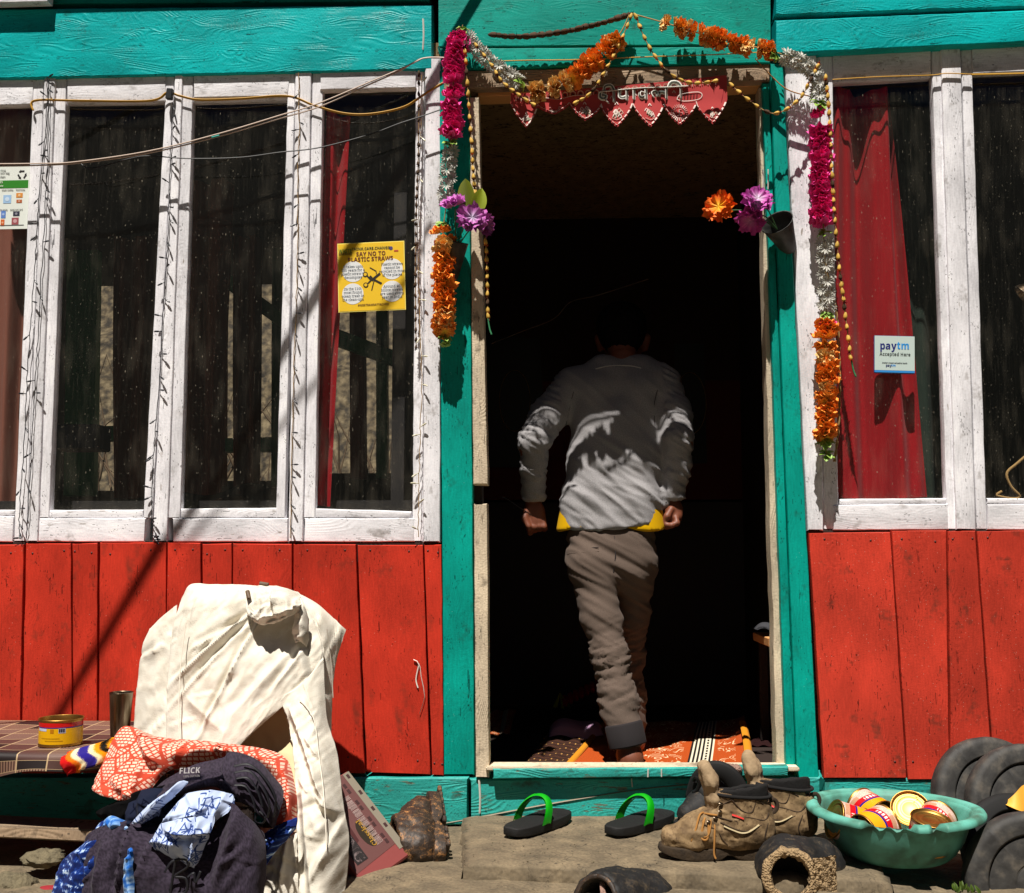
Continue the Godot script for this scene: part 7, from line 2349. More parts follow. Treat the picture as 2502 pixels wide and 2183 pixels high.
	var creases := [cr([Vector3(-0.669, 0.688, 0.35), Vector3(-0.876, 0.494, 0.35)], 0.010, 0.013), cr([Vector3(-0.688, 0.64, 0.35), Vector3(-0.867, 0.436, 0.35)], 0.009, 0.011), cr([Vector3(-0.66, 0.642, 0.38), Vector3(-0.763, 0.372, 0.38)], 0.008, 0.014), cr([Vector3(-0.702, 0.655, 0.35), Vector3(-0.819, 0.59, 0.35)], 0.010, 0.007), cr([Vector3(-0.581, 0.557, 0.4), Vector3(-0.694, 0.419, 0.4)], 0.016, 0.006), cr([Vector3(-0.543, 0.643, 0.35), Vector3(-0.487, 0.464, 0.35)], 0.010, -0.010), cr([Vector3(-0.516, 0.604, 0.35), Vector3(-0.592, 0.489, 0.35)], 0.009, 0.008), cr([Vector3(-0.488, 0.527, 0.35), Vector3(-0.54, 0.482, 0.35)], 0.007, 0.007), cr([Vector3(-0.811, 0.468, 0.4), Vector3(-0.693, 0.394, 0.4)], 0.02, 0.005)]
	mb = sheet([[Vector3(-0.9, 0.72, 0.22), Vector3(-0.875, 0.753, 0.22), Vector3(-0.812, 0.753, 0.22), Vector3(-0.729, 0.752, 0.22), Vector3(-0.648, 0.744, 0.22), Vector3(-0.576, 0.732, 0.22)], [Vector3(-0.893, 0.695, 0.27), Vector3(-0.85, 0.711, 0.29), Vector3(-0.786, 0.713, 0.3), Vector3(-0.704, 0.711, 0.3), Vector3(-0.629, 0.698, 0.29), Vector3(-0.549, 0.701, 0.26)], [Vector3(-0.898, 0.636, 0.3), Vector3(-0.834, 0.641, 0.33), Vector3(-0.771, 0.641, 0.34), Vector3(-0.69, 0.639, 0.345), Vector3(-0.599, 0.629, 0.335), Vector3(-0.514, 0.649, 0.28)], [Vector3(-0.893, 0.537, 0.34), Vector3(-0.821, 0.542, 0.38), Vector3(-0.749, 0.544, 0.4), Vector3(-0.668, 0.545, 0.41), Vector3(-0.577, 0.55, 0.39), Vector3(-0.485, 0.566, 0.32)], [Vector3(-0.872, 0.418, 0.4), Vector3(-0.796, 0.424, 0.44), Vector3(-0.733, 0.427, 0.46), Vector3(-0.668, 0.435, 0.465), Vector3(-0.606, 0.45, 0.44), Vector3(-0.54, 0.475, 0.4)], [Vector3(-0.844, 0.299, 0.46), Vector3(-0.784, 0.307, 0.5), Vector3(-0.729, 0.317, 0.52), Vector3(-0.686, 0.329, 0.52), Vector3(-0.662, 0.352, 0.5), Vector3(-0.637, 0.385, 0.46)]], 130, 130, creases, 0.009, 701)
	put("front", mb, mats.calico, sh)
	mb = sheet([[Vector3(-0.912, 0.699, 0.24), Vector3(-0.963, 0.66, 0.22), Vector3(-0.997, 0.629, 0.2)], [Vector3(-0.894, 0.624, 0.285), Vector3(-0.949, 0.607, 0.27), Vector3(-1.006, 0.58, 0.23)], [Vector3(-0.883, 0.509, 0.32), Vector3(-0.938, 0.508, 0.31), Vector3(-1.002, 0.49, 0.27)], [Vector3(-0.861, 0.39, 0.38), Vector3(-0.921, 0.386, 0.36), Vector3(-0.993, 0.372, 0.31)], [Vector3(-0.843, 0.273, 0.42), Vector3(-0.901, 0.272, 0.42), Vector3(-0.969, 0.262, 0.37)]].map(func(r: Array) -> Array: return [r[2], r[1], r[0]]), 24, 48, [cr([Vector3(-0.889, 0.412, 0.36), Vector3(-0.965, 0.335, 0.36)], 0.010, 0.012), cr([Vector3(-0.921, 0.596, 0.27), Vector3(-0.982, 0.556, 0.27)], 0.008, 0.008)], 0.010, 702)
	put("sleeve", mb, mats.calico, sh)
	mb = sheet([[Vector3(-0.586, 0.731, 0.2), Vector3(-0.525, 0.698, 0.2), Vector3(-0.449, 0.628, 0.2)], [Vector3(-0.561, 0.67, 0.25), Vector3(-0.499, 0.642, 0.25), Vector3(-0.464, 0.571, 0.2)], [Vector3(-0.531, 0.559, 0.28), Vector3(-0.493, 0.545, 0.27), Vector3(-0.47, 0.527, 0.22)], [Vector3(-0.507, 0.46, 0.32), Vector3(-0.482, 0.457, 0.3), Vector3(-0.471, 0.444, 0.25)], [Vector3(-0.487, 0.348, 0.34), Vector3(-0.472, 0.345, 0.32), Vector3(-0.466, 0.338, 0.28)]], 24, 40, [cr([Vector3(-0.511, 0.67, 0.26), Vector3(-0.525, 0.584, 0.26)], 0.006, 0.008), cr([Vector3(-0.464, 0.632, 0.22), Vector3(-0.49, 0.554, 0.22)], 0.006, 0.007)], 0.008, 703)
	put("sleeve", mb, mats.calico, sh)
	mb = sheet([[Vector3(-0.579, 0.472, 0.42), Vector3(-0.519, 0.511, 0.405), Vector3(-0.481, 0.566, 0.325)], [Vector3(-0.543, 0.415, 0.45), Vector3(-0.486, 0.43, 0.465), Vector3(-0.456, 0.419, 0.39)], [Vector3(-0.513, 0.335, 0.51), Vector3(-0.455, 0.351, 0.53), Vector3(-0.42, 0.347, 0.44)], [Vector3(-0.491, 0.256, 0.58), Vector3(-0.426, 0.268, 0.61), Vector3(-0.389, 0.24, 0.5)], [Vector3(-0.475, 0.158, 0.62), Vector3(-0.407, 0.169, 0.66), Vector3(-0.364, 0.152, 0.55)], [Vector3(-0.473, 0.036, 0.64), Vector3(-0.404, 0.052, 0.69), Vector3(-0.365, 0.025, 0.6)]], 50, 120, [cr([Vector3(-0.534, 0.434, 0.5), Vector3(-0.388, 0.221, 0.5)], 0.010, 0.013), cr([Vector3(-0.437, 0.269, 0.56), Vector3(-0.376, 0.212, 0.56)], 0.010, 0.010), cr([Vector3(-0.471, 0.281, 0.62), Vector3(-0.42, 0.047, 0.62)], 0.012, 0.010), cr([Vector3(-0.365, 0.226, 0.62), Vector3(-0.432, 0.091, 0.62)], 0.012, 0.009), cr([Vector3(-0.489, 0.387, 0.5), Vector3(-0.439, 0.339, 0.5)], 0.008, 0.006)], 0.012, 704)
	put("sleeve", mb, mats.calico, sh)
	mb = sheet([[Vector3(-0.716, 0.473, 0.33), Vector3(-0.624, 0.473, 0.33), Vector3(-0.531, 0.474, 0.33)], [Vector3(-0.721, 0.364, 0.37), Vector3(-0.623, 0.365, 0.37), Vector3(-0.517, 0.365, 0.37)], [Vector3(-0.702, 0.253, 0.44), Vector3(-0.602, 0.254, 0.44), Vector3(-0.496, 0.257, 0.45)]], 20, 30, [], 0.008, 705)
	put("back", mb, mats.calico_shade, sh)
	mb = sheet([[Vector3(-0.694, 0.741, 0.27), Vector3(-0.668, 0.752, 0.29), Vector3(-0.631, 0.753, 0.3), Vector3(-0.595, 0.747, 0.3), Vector3(-0.567, 0.733, 0.27)], [Vector3(-0.693, 0.719, 0.33), Vector3(-0.661, 0.723, 0.35), Vector3(-0.62, 0.736, 0.365), Vector3(-0.575, 0.731, 0.36), Vector3(-0.546, 0.714, 0.32)], [Vector3(-0.686, 0.692, 0.36), Vector3(-0.646, 0.688, 0.39), Vector3(-0.614, 0.709, 0.385), Vector3(-0.566, 0.704, 0.395), Vector3(-0.538, 0.707, 0.345)], [Vector3(-0.668, 0.67, 0.375), Vector3(-0.636, 0.661, 0.405), Vector3(-0.603, 0.674, 0.4), Vector3(-0.565, 0.676, 0.4), Vector3(-0.534, 0.7, 0.35)], [Vector3(-0.657, 0.661, 0.36), Vector3(-0.631, 0.652, 0.385), Vector3(-0.599, 0.655, 0.39), Vector3(-0.568, 0.668, 0.38), Vector3(-0.541, 0.686, 0.34)]], 40, 36, [cr([Vector3(-0.616, 0.747, 0.38), Vector3(-0.594, 0.676, 0.38)], 0.006, 0.010), cr([Vector3(-0.652, 0.715, 0.38), Vector3(-0.667, 0.67, 0.38)], 0.005, 0.008), cr([Vector3(-0.635, 0.666, 0.4), Vector3(-0.532, 0.694, 0.4)], 0.005, 0.008), cr([Vector3(-0.556, 0.734, 0.36), Vector3(-0.544, 0.682, 0.36)], 0.005, 0.008)], 0.020, 706)
	put("hood", mb, mats.calico, sh)
	mb = sheet([[Vector3(-0.552, 0.691, 0.34), Vector3(-0.536, 0.704, 0.33), Vector3(-0.523, 0.653, 0.31)], [Vector3(-0.56, 0.643, 0.36), Vector3(-0.532, 0.65, 0.37), Vector3(-0.518, 0.622, 0.33)], [Vector3(-0.554, 0.604, 0.355), Vector3(-0.532, 0.605, 0.36), Vector3(-0.523, 0.59, 0.33)]], 14, 18, [], 0.010, 707)
	put("collar", mb, mats.calico, sh)
	for q in [[Vector3(-0.844, 0.655, 0.352), Vector3(-0.839, 0.556, 0.395), Vector3(-0.821, 0.438, 0.45), Vector3(-0.792, 0.339, 0.51)], [Vector3(-0.487, 0.635, 0.272), Vector3(-0.476, 0.544, 0.262), Vector3(-0.469, 0.452, 0.262)], [Vector3(-0.518, 0.469, 0.438), Vector3(-0.474, 0.431, 0.473), Vector3(-0.444, 0.346, 0.535), Vector3(-0.414, 0.269, 0.612), Vector3(-0.395, 0.17, 0.665)]]:
		mb = MB.new()
		mb.tint = Color(0.66, 0.60, 0.50)
		mb.tube(smooth(q, 20), 0.0014, 5)
		put("seam", mb, mats.plain, sh)
	for q in [[Vector3(-0.684, 0.737, 0.345), Vector3(-0.675, 0.718, 0.36)], [Vector3(-0.664, 0.757, 0.3), Vector3(-0.641, 0.753, 0.3)]]:
		mb = MB.new()
		mb.tint = Color(0.10, 0.055, 0.03)
		mb.tube(q, 0.0062, 8)
		put("toggle", mb, mats.plain, sh)
	# orange printed cloth
	mb = sheet([[Vector3(-0.976, 0.28, 0.6), Vector3(-0.964, 0.334, 0.57), Vector3(-0.946, 0.411, 0.5), Vector3(-0.852, 0.387, 0.5), Vector3(-0.709, 0.377, 0.51), Vector3(-0.543, 0.352, 0.52), Vector3(-0.495, 0.286, 0.56), Vector3(-0.478, 0.211, 0.6)], [Vector3(-0.921, 0.279, 0.66), Vector3(-0.89, 0.339, 0.64), Vector3(-0.862, 0.401, 0.59), Vector3(-0.791, 0.38, 0.59), Vector3(-0.668, 0.382, 0.6), Vector3(-0.542, 0.352, 0.6), Vector3(-0.493, 0.295, 0.63), Vector3(-0.486, 0.223, 0.65)], [Vector3(-0.871, 0.273, 0.68), Vector3(-0.842, 0.316, 0.67), Vector3(-0.812, 0.372, 0.63), Vector3(-0.76, 0.362, 0.61), Vector3(-0.659, 0.369, 0.61), Vector3(-0.551, 0.338, 0.61), Vector3(-0.513, 0.283, 0.63), Vector3(-0.497, 0.225, 0.67)], [Vector3(-0.836, 0.26, 0.67), Vector3(-0.81, 0.287, 0.66), Vector3(-0.784, 0.324, 0.62), Vector3(-0.745, 0.326, 0.58), Vector3(-0.664, 0.332, 0.57), Vector3(-0.577, 0.311, 0.58), Vector3(-0.538, 0.267, 0.61), Vector3(-0.518, 0.217, 0.66)]], 100, 26, [cr([Vector3(-0.873, 0.412, 0.6), Vector3(-0.799, 0.343, 0.6)], 0.012, 0.014), cr([Vector3(-0.837, 0.412, 0.6), Vector3(-0.845, 0.308, 0.6)], 0.010, 0.010), cr([Vector3(-0.681, 0.395, 0.6), Vector3(-0.643, 0.344, 0.6)], 0.006, 0.010), cr([Vector3(-0.656, 0.39, 0.6), Vector3(-0.667, 0.356, 0.6)], 0.005, 0.010), cr([Vector3(-0.909, 0.318, 0.65), Vector3(-0.837, 0.273, 0.65)], 0.012, 0.006)], 0.010, 710)
	for k in mb.uv.size():
		mb.uv[k] = Vector2(mb.v[k].x, -mb.v[k].y * 1.15 + mb.v[k].z * 0.4) * 2.6
	lone("orange_printed_cloth", mb, mats.print_orange, "orange and cream printed cloth lying across the heap of washing", "cloth")
	# dark tee with its printed neck
	var tee := thing("dark_shirt", Vector3(-0.657, 0.286, 0.7), "faded black shirt with a printed neck label on top of the heap", "shirt")
	mb = sheet([[Vector3(-0.827, 0.271, 0.66), Vector3(-0.775, 0.318, 0.645), Vector3(-0.715, 0.348, 0.635), Vector3(-0.658, 0.361, 0.63), Vector3(-0.621, 0.376, 0.63), Vector3(-0.556, 0.352, 0.635), Vector3(-0.496, 0.293, 0.65)], [Vector3(-0.801, 0.267, 0.71), Vector3(-0.742, 0.313, 0.72), Vector3(-0.682, 0.341, 0.715), Vector3(-0.633, 0.35, 0.71), Vector3(-0.597, 0.355, 0.715), Vector3(-0.539, 0.337, 0.71), Vector3(-0.486, 0.283, 0.7)], [Vector3(-0.788, 0.255, 0.725), Vector3(-0.731, 0.301, 0.735), Vector3(-0.671, 0.329, 0.73), Vector3(-0.627, 0.333, 0.725), Vector3(-0.591, 0.328, 0.74), Vector3(-0.538, 0.311, 0.74), Vector3(-0.488, 0.256, 0.725)], [Vector3(-0.793, 0.236, 0.7), Vector3(-0.733, 0.283, 0.71), Vector3(-0.678, 0.303, 0.7), Vector3(-0.639, 0.306, 0.7), Vector3(-0.601, 0.286, 0.72), Vector3(-0.546, 0.267, 0.735), Vector3(-0.503, 0.223, 0.725)]], 70, 34, [cr([Vector3(-0.636, 0.374, 0.7), Vector3(-0.565, 0.276, 0.7)], 0.010, 0.014), cr([Vector3(-0.761, 0.312, 0.7), Vector3(-0.659, 0.346, 0.7)], 0.006, 0.006), cr([Vector3(-0.544, 0.347, 0.7), Vector3(-0.496, 0.244, 0.7)], 0.012, 0.012)], 0.010, 711, 1.0)
	put("neck", mb, mats.tee_dark, tee)
	mb = sheet([[Vector3(-0.952, 0.171, 0.69), Vector3(-0.927, 0.209, 0.7), Vector3(-0.858, 0.236, 0.72), Vector3(-0.755, 0.235, 0.74), Vector3(-0.636, 0.226, 0.76), Vector3(-0.593, 0.287, 0.76), Vector3(-0.548, 0.257, 0.76), Vector3(-0.521, 0.213, 0.72)], [Vector3(-0.93, 0.146, 0.74), Vector3(-0.895, 0.176, 0.75), Vector3(-0.831, 0.193, 0.77), Vector3(-0.729, 0.195, 0.8), Vector3(-0.619, 0.195, 0.81), Vector3(-0.568, 0.237, 0.8), Vector3(-0.525, 0.212, 0.79), Vector3(-0.511, 0.178, 0.74)], [Vector3(-0.919, 0.104, 0.76), Vector3(-0.869, 0.121, 0.78), Vector3(-0.815, 0.13, 0.79), Vector3(-0.716, 0.137, 0.82), Vector3(-0.61, 0.139, 0.83), Vector3(-0.552, 0.157, 0.82), Vector3(-0.516, 0.147, 0.8), Vector3(-0.509, 0.122, 0.75)], [Vector3(-0.914, 0.033, 0.77), Vector3(-0.861, 0.041, 0.79), Vector3(-0.808, 0.045, 0.8), Vector3(-0.71, 0.056, 0.83), Vector3(-0.605, 0.06, 0.84), Vector3(-0.546, 0.058, 0.83), Vector3(-0.515, 0.052, 0.81), Vector3(-0.521, 0.032, 0.75)]], 90, 50, [cr([Vector3(-0.816, 0.238, 0.78), Vector3(-0.824, 0.101, 0.78)], 0.010, 0.022), cr([Vector3(-0.754, 0.212, 0.8), Vector3(-0.794, 0.107, 0.8)], 0.010, 0.012), cr([Vector3(-0.569, 0.266, 0.8), Vector3(-0.598, 0.12, 0.8)], 0.020, 0.014), cr([Vector3(-0.699, 0.212, 0.8), Vector3(-0.619, 0.109, 0.8)], 0.02, 0.010), cr([Vector3(-0.876, 0.192, 0.77), Vector3(-0.883, 0.097, 0.77)], 0.012, 0.010)], 0.012, 712)
	put("body", mb, mats.tee_dark, tee)
	mb = sheet([[Vector3(-0.884, 0.271, 0.66), Vector3(-0.837, 0.291, 0.68), Vector3(-0.764, 0.31, 0.69)], [Vector3(-0.943, 0.237, 0.645), Vector3(-0.874, 0.233, 0.67), Vector3(-0.797, 0.238, 0.69)], [Vector3(-0.935, 0.215, 0.62), Vector3(-0.885, 0.203, 0.64), Vector3(-0.818, 0.198, 0.66)]], 20, 20, [], 0.008, 713)
	put("sleeve", mb, mats.tee_black, tee)
	for q in [[[Vector3(-0.588, 0.365, 0.752), Vector3(-0.553, 0.369, 0.752), Vector3(-0.518, 0.341, 0.752), Vector3(-0.493, 0.299, 0.752), Vector3(-0.496, 0.256, 0.752)], 0.0035], [[Vector3(-0.585, 0.352, 0.756), Vector3(-0.551, 0.355, 0.756), Vector3(-0.524, 0.327, 0.756), Vector3(-0.505, 0.286, 0.756), Vector3(-0.509, 0.256, 0.756)], 0.0033], [[Vector3(-0.579, 0.34, 0.76), Vector3(-0.552, 0.341, 0.76), Vector3(-0.531, 0.313, 0.76), Vector3(-0.519, 0.279, 0.76)], 0.003], [[Vector3(-0.583, 0.326, 0.76), Vector3(-0.558, 0.323, 0.76), Vector3(-0.542, 0.298, 0.76), Vector3(-0.534, 0.268, 0.76)], 0.003], [[Vector3(-0.565, 0.362, 0.748), Vector3(-0.531, 0.349, 0.748), Vector3(-0.502, 0.308, 0.748), Vector3(-0.484, 0.27, 0.748)], 0.003], [[Vector3(-0.528, 0.268, 0.75), Vector3(-0.515, 0.255, 0.75), Vector3(-0.521, 0.242, 0.75), Vector3(-0.537, 0.246, 0.75), Vector3(-0.535, 0.261, 0.75)], 0.003]]:
		mb = MB.new()
		mb.tint = Color(0.006, 0.006, 0.009)
		mb.tube(smooth(q[0], 30), q[1], 6, 0.6)
		put("embroidery", mb, mats.plain, tee)
	for q in [[Vector3(-0.703, 0.162, 0.845), Vector3(-0.687, 0.185, 0.845), Vector3(-0.658, 0.189, 0.845), Vector3(-0.654, 0.173, 0.845), Vector3(-0.681, 0.154, 0.845), Vector3(-0.657, 0.149, 0.845), Vector3(-0.656, 0.122, 0.845), Vector3(-0.685, 0.116, 0.845)], [Vector3(-0.68, 0.187, 0.845), Vector3(-0.685, 0.152, 0.845), Vector3(-0.69, 0.112, 0.845)], [Vector3(-0.653, 0.153, 0.845), Vector3(-0.64, 0.161, 0.845), Vector3(-0.636, 0.143, 0.845), Vector3(-0.626, 0.165, 0.845)]]:
		mb = MB.new()
		mb.tint = Color(0.006, 0.006, 0.009)
		mb.tube(smooth(q, 30), 0.003, 6, 0.6)
		put("embroidery", mb, mats.plain, tee)
	text(tee, "neck_print", "FLICK", 0.0125, Transform3D(Basis(Vector3.BACK, 0.05) * Basis(Vector3.RIGHT, -0.35), Vector3(-0.695, 0.35, 0.728) - tee.position), Vector2.ZERO, Color(0.62, 0.60, 0.60), true)
	text(tee, "neck_print", "100% COTTON", 0.0042, Transform3D(Basis(Vector3.BACK, 0.05) * Basis(Vector3.RIGHT, -0.35), Vector3(-0.688, 0.339, 0.735) - tee.position), Vector2.ZERO, Color(0.5, 0.48, 0.48))
	# blue lettered cloth
	var bl := thing("lettered_cloth", Vector3(-0.645, 0.255, 0.8), "pale blue cloth printed with dark blue letters, crumpled on the black shirt", "cloth")
	for q in [
		[[[Vector3(-0.702, 0.301, 0.73), Vector3(-0.643, 0.313, 0.745), Vector3(-0.586, 0.302, 0.74)], [Vector3(-0.713, 0.285, 0.76), Vector3(-0.641, 0.298, 0.785), Vector3(-0.584, 0.281, 0.765)], [Vector3(-0.728, 0.261, 0.785), Vector3(-0.657, 0.273, 0.815), Vector3(-0.605, 0.263, 0.79)], [Vector3(-0.748, 0.235, 0.765), Vector3(-0.676, 0.237, 0.79), Vector3(-0.622, 0.242, 0.77)]], [cr([Vector3(-0.636, 0.318, 0.8), Vector3(-0.646, 0.265, 0.8)], 0.009, 0.012), cr([Vector3(-0.603, 0.308, 0.8), Vector3(-0.613, 0.266, 0.8)], 0.008, 0.010)], "print_blue"],
		[[[Vector3(-0.735, 0.25, 0.79), Vector3(-0.666, 0.272, 0.83), Vector3(-0.611, 0.272, 0.8)], [Vector3(-0.745, 0.227, 0.8), Vector3(-0.669, 0.248, 0.85), Vector3(-0.608, 0.254, 0.82)], [Vector3(-0.754, 0.208, 0.8), Vector3(-0.676, 0.228, 0.86), Vector3(-0.611, 0.236, 0.83)], [Vector3(-0.729, 0.184, 0.79), Vector3(-0.655, 0.193, 0.85), Vector3(-0.624, 0.204, 0.82)], [Vector3(-0.705, 0.167, 0.78), Vector3(-0.646, 0.168, 0.835), Vector3(-0.64, 0.17, 0.81)]], [cr([Vector3(-0.711, 0.243, 0.83), Vector3(-0.613, 0.24, 0.83)], 0.008, 0.014), cr([Vector3(-0.679, 0.262, 0.83), Vector3(-0.688, 0.21, 0.83)], 0.008, 0.008), cr([Vector3(-0.636, 0.262, 0.83), Vector3(-0.644, 0.19, 0.83)], 0.008, 0.010)], "print_blue"],
		[[[Vector3(-0.72, 0.325, 0.745), Vector3(-0.703, 0.333, 0.75), Vector3(-0.69, 0.327, 0.74)], [Vector3(-0.762, 0.294, 0.77), Vector3(-0.74, 0.297, 0.785), Vector3(-0.73, 0.285, 0.77)], [Vector3(-0.813, 0.242, 0.76), Vector3(-0.8, 0.242, 0.77), Vector3(-0.794, 0.236, 0.755)]], [], "print_blue"],
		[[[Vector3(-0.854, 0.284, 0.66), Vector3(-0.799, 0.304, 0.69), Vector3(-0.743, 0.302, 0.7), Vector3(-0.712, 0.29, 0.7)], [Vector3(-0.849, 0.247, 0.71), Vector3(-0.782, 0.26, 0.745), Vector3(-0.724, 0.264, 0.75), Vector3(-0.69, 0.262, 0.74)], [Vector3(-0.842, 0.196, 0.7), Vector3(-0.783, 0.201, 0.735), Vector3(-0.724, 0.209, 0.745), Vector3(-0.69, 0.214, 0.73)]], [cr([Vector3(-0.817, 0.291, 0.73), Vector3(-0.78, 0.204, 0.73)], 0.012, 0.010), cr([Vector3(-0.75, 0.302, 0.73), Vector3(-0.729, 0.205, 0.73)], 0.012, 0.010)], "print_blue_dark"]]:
		mb = sheet(q[0], 44, 44, q[1], 0.010, 720)
		for k in mb.uv.size():
			mb.uv[k] = Vector2(mb.v[k].x * 0.9 + mb.v[k].y * 0.3, -mb.v[k].y + mb.v[k].x * 0.2) * 4.4
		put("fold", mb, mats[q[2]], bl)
	# tie-dyed cloth
	var td := thing("tie_dyed_cloth", Vector3(-0.95, 0.14, 0.7), "blue and white tie-dyed cloth hanging at the left of the heap", "cloth")
	for q in [
		[[[Vector3(-0.924, 0.208, 0.68), Vector3(-0.91, 0.229, 0.68), Vector3(-0.87, 0.237, 0.69), Vector3(-0.828, 0.21, 0.7)], [Vector3(-0.94, 0.184, 0.7), Vector3(-0.903, 0.201, 0.72), Vector3(-0.873, 0.21, 0.72), Vector3(-0.843, 0.2, 0.715)], [Vector3(-0.993, 0.14, 0.7), Vector3(-0.947, 0.169, 0.735), Vector3(-0.911, 0.179, 0.74), Vector3(-0.881, 0.182, 0.73)], [Vector3(-0.998, 0.102, 0.72), Vector3(-0.944, 0.12, 0.76), Vector3(-0.909, 0.125, 0.76), Vector3(-0.876, 0.123, 0.75)], [Vector3(-1.011, 0.03, 0.73), Vector3(-0.942, 0.043, 0.77), Vector3(-0.903, 0.044, 0.77), Vector3(-0.869, 0.041, 0.76)]], "tie_dye"],
		[[[Vector3(-0.904, 0.23, 0.695), Vector3(-0.879, 0.244, 0.7), Vector3(-0.836, 0.227, 0.7)], [Vector3(-0.885, 0.22, 0.72), Vector3(-0.853, 0.231, 0.735), Vector3(-0.821, 0.215, 0.72)], [Vector3(-0.877, 0.203, 0.71), Vector3(-0.847, 0.208, 0.72), Vector3(-0.831, 0.199, 0.71)]], "tie_dye_light"],
		[[[Vector3(-0.802, 0.198, 0.805), Vector3(-0.791, 0.204, 0.81), Vector3(-0.784, 0.198, 0.805)], [Vector3(-0.802, 0.158, 0.815), Vector3(-0.788, 0.164, 0.825), Vector3(-0.781, 0.157, 0.815)], [Vector3(-0.799, 0.073, 0.825), Vector3(-0.782, 0.077, 0.835), Vector3(-0.772, 0.074, 0.825)]], "tie_dye_light"],
		[[[Vector3(-0.532, 0.208, 0.7), Vector3(-0.498, 0.225, 0.69), Vector3(-0.462, 0.237, 0.67)], [Vector3(-0.525, 0.179, 0.705), Vector3(-0.495, 0.196, 0.7), Vector3(-0.463, 0.212, 0.675)], [Vector3(-0.528, 0.129, 0.69), Vector3(-0.515, 0.152, 0.685), Vector3(-0.502, 0.17, 0.67)]], "tie_dye"]]:
		mb = sheet(q[0], 34, 34, [], 0.012, 730)
		for k in mb.uv.size():
			mb.uv[k] = Vector2(mb.v[k].x + mb.v[k].z, -mb.v[k].y) * 3.4
		put("fold", mb, mats[q[1]], td)
	mb = sheet([[Vector3(-0.552, 0.137, 0.62), Vector3(-0.513, 0.171, 0.63), Vector3(-0.476, 0.191, 0.62)], [Vector3(-0.543, 0.098, 0.65), Vector3(-0.504, 0.107, 0.66), Vector3(-0.465, 0.11, 0.65)], [Vector3(-0.547, 0.003, 0.66), Vector3(-0.499, 0.007, 0.67), Vector3(-0.458, 0.004, 0.66)]], 26, 30, [cr([Vector3(-0.496, 0.176, 0.65), Vector3(-0.505, 0.055, 0.65)], 0.008, 0.010)], 0.008, 740)
	lone("cream_cloth_tail", mb, mats.calico, "cream cloth tail hanging from the chair seat between shirt and sleeve", "cloth")
	# printed carton leaning on the ground
	var a := Vector3(-0.428, 0.257, 0.3)
	var b := Vector3(-0.25, 0.065, 0.36)
	var c := Vector3(-0.329, 0.005, 0.5)
	var ex := (b - a).normalized()
	var ez := ex.cross(c - b).normalized()
	if ez.z < 0.0:
		ez = -ez
	var ey := ez.cross(ex)
	var w := a.distance_to(b)
	var h: float = (b - c).dot(ey)
	h = absf(h)
	var box := thing("printed_carton", (a + b) / 2 - ey * h * 0.5, "maroon printed carton leaning behind the white sleeve", "carton")
	var fr := Transform3D(Basis(ex, ey, ez), Vector3.ZERO)
	mb = MB.new()
	mb.tint = Color(0.22, 0.045, 0.04)
	mb.box(Vector3.ZERO, Vector3(w, h, 0.05), fr.basis, 0.004)
	put("box", mb, mats.plain, box, true)
	fr.origin = ez * 0.0252
	flat(box, "panel", fr, [Vector2(-w, -h) * 0.49, Vector2(w * 0.36, -h * 0.49), Vector2(w * 0.33, h * 0.49), Vector2(-w * 0.49, h * 0.49)], 0.0006, Color(0.38, 0.24, 0.22))
	flat(box, "panel", fr, [Vector2(-w * 0.49, -h * 0.49), Vector2(w * 0.20, -h * 0.49), Vector2(w * 0.12, -h * 0.12), Vector2(-w * 0.49, -h * 0.05)], 0.001, Color(0.26, 0.10, 0.10))
	flat(box, "strip", fr, rect(Vector2(-w * 0.49, h * 0.36), Vector2(w * 0.40, h * 0.49)), 0.001, Color(0.50, 0.47, 0.41))
	for k in 12:
		flat(box, "print", fr, rect(Vector2(-w * 0.47 + w * 0.065 * k, h * (0.24 if k % 3 else 0.40)), Vector2(-w * 0.47 + w * 0.065 * k + w * 0.045, h * (0.29 if k % 3 else 0.45))), 0.0014, Color(0.22, 0.12, 0.12))
	flat(box, "seal", fr, disc(Vector2(w * 0.10, h * 0.06), h * 0.12, 28, 1.9), 0.0012, Color(0.15, 0.11, 0.04))
	text(box, "lettering", "Classical", 0.014, fr * Transform3D(Basis(Vector3.BACK, PI), Vector3.ZERO), Vector2(-w * 0.10, -h * 0.07), Color(0.62, 0.46, 0.10), true, true, 0.9)
	flat(box, "nameplate", fr, rect(Vector2(-w * 0.16, -h * 0.40), Vector2(w * 0.30, -h * 0.18)), 0.0016, Color(0.13, 0.09, 0.11))
	text(box, "lettering", "KING", 0.028, fr, Vector2(w * 0.10, -h * 0.29), Color(0.62, 0.55, 0.55), true, true)
	for k in 5:
		text(box, "print", "net weight when packed, see the batch", 0.006, fr, Vector2(-w * 0.02, h * (0.20 - 0.025 * k)), Color(0.72, 0.62, 0.6))
	mb = MB.new()
	mb.tint = Color(0.30, 0.12, 0.10)
	mb.box(fr.origin + ex * w * 0.52 - ey * h * 0.20 - ez * 0.03, Vector3(0.05, h * 0.6, 0.004), fr.basis * Basis(Vector3.UP, 0.5), 0.001)
	put("flap", mb, mats.plain, box, true)
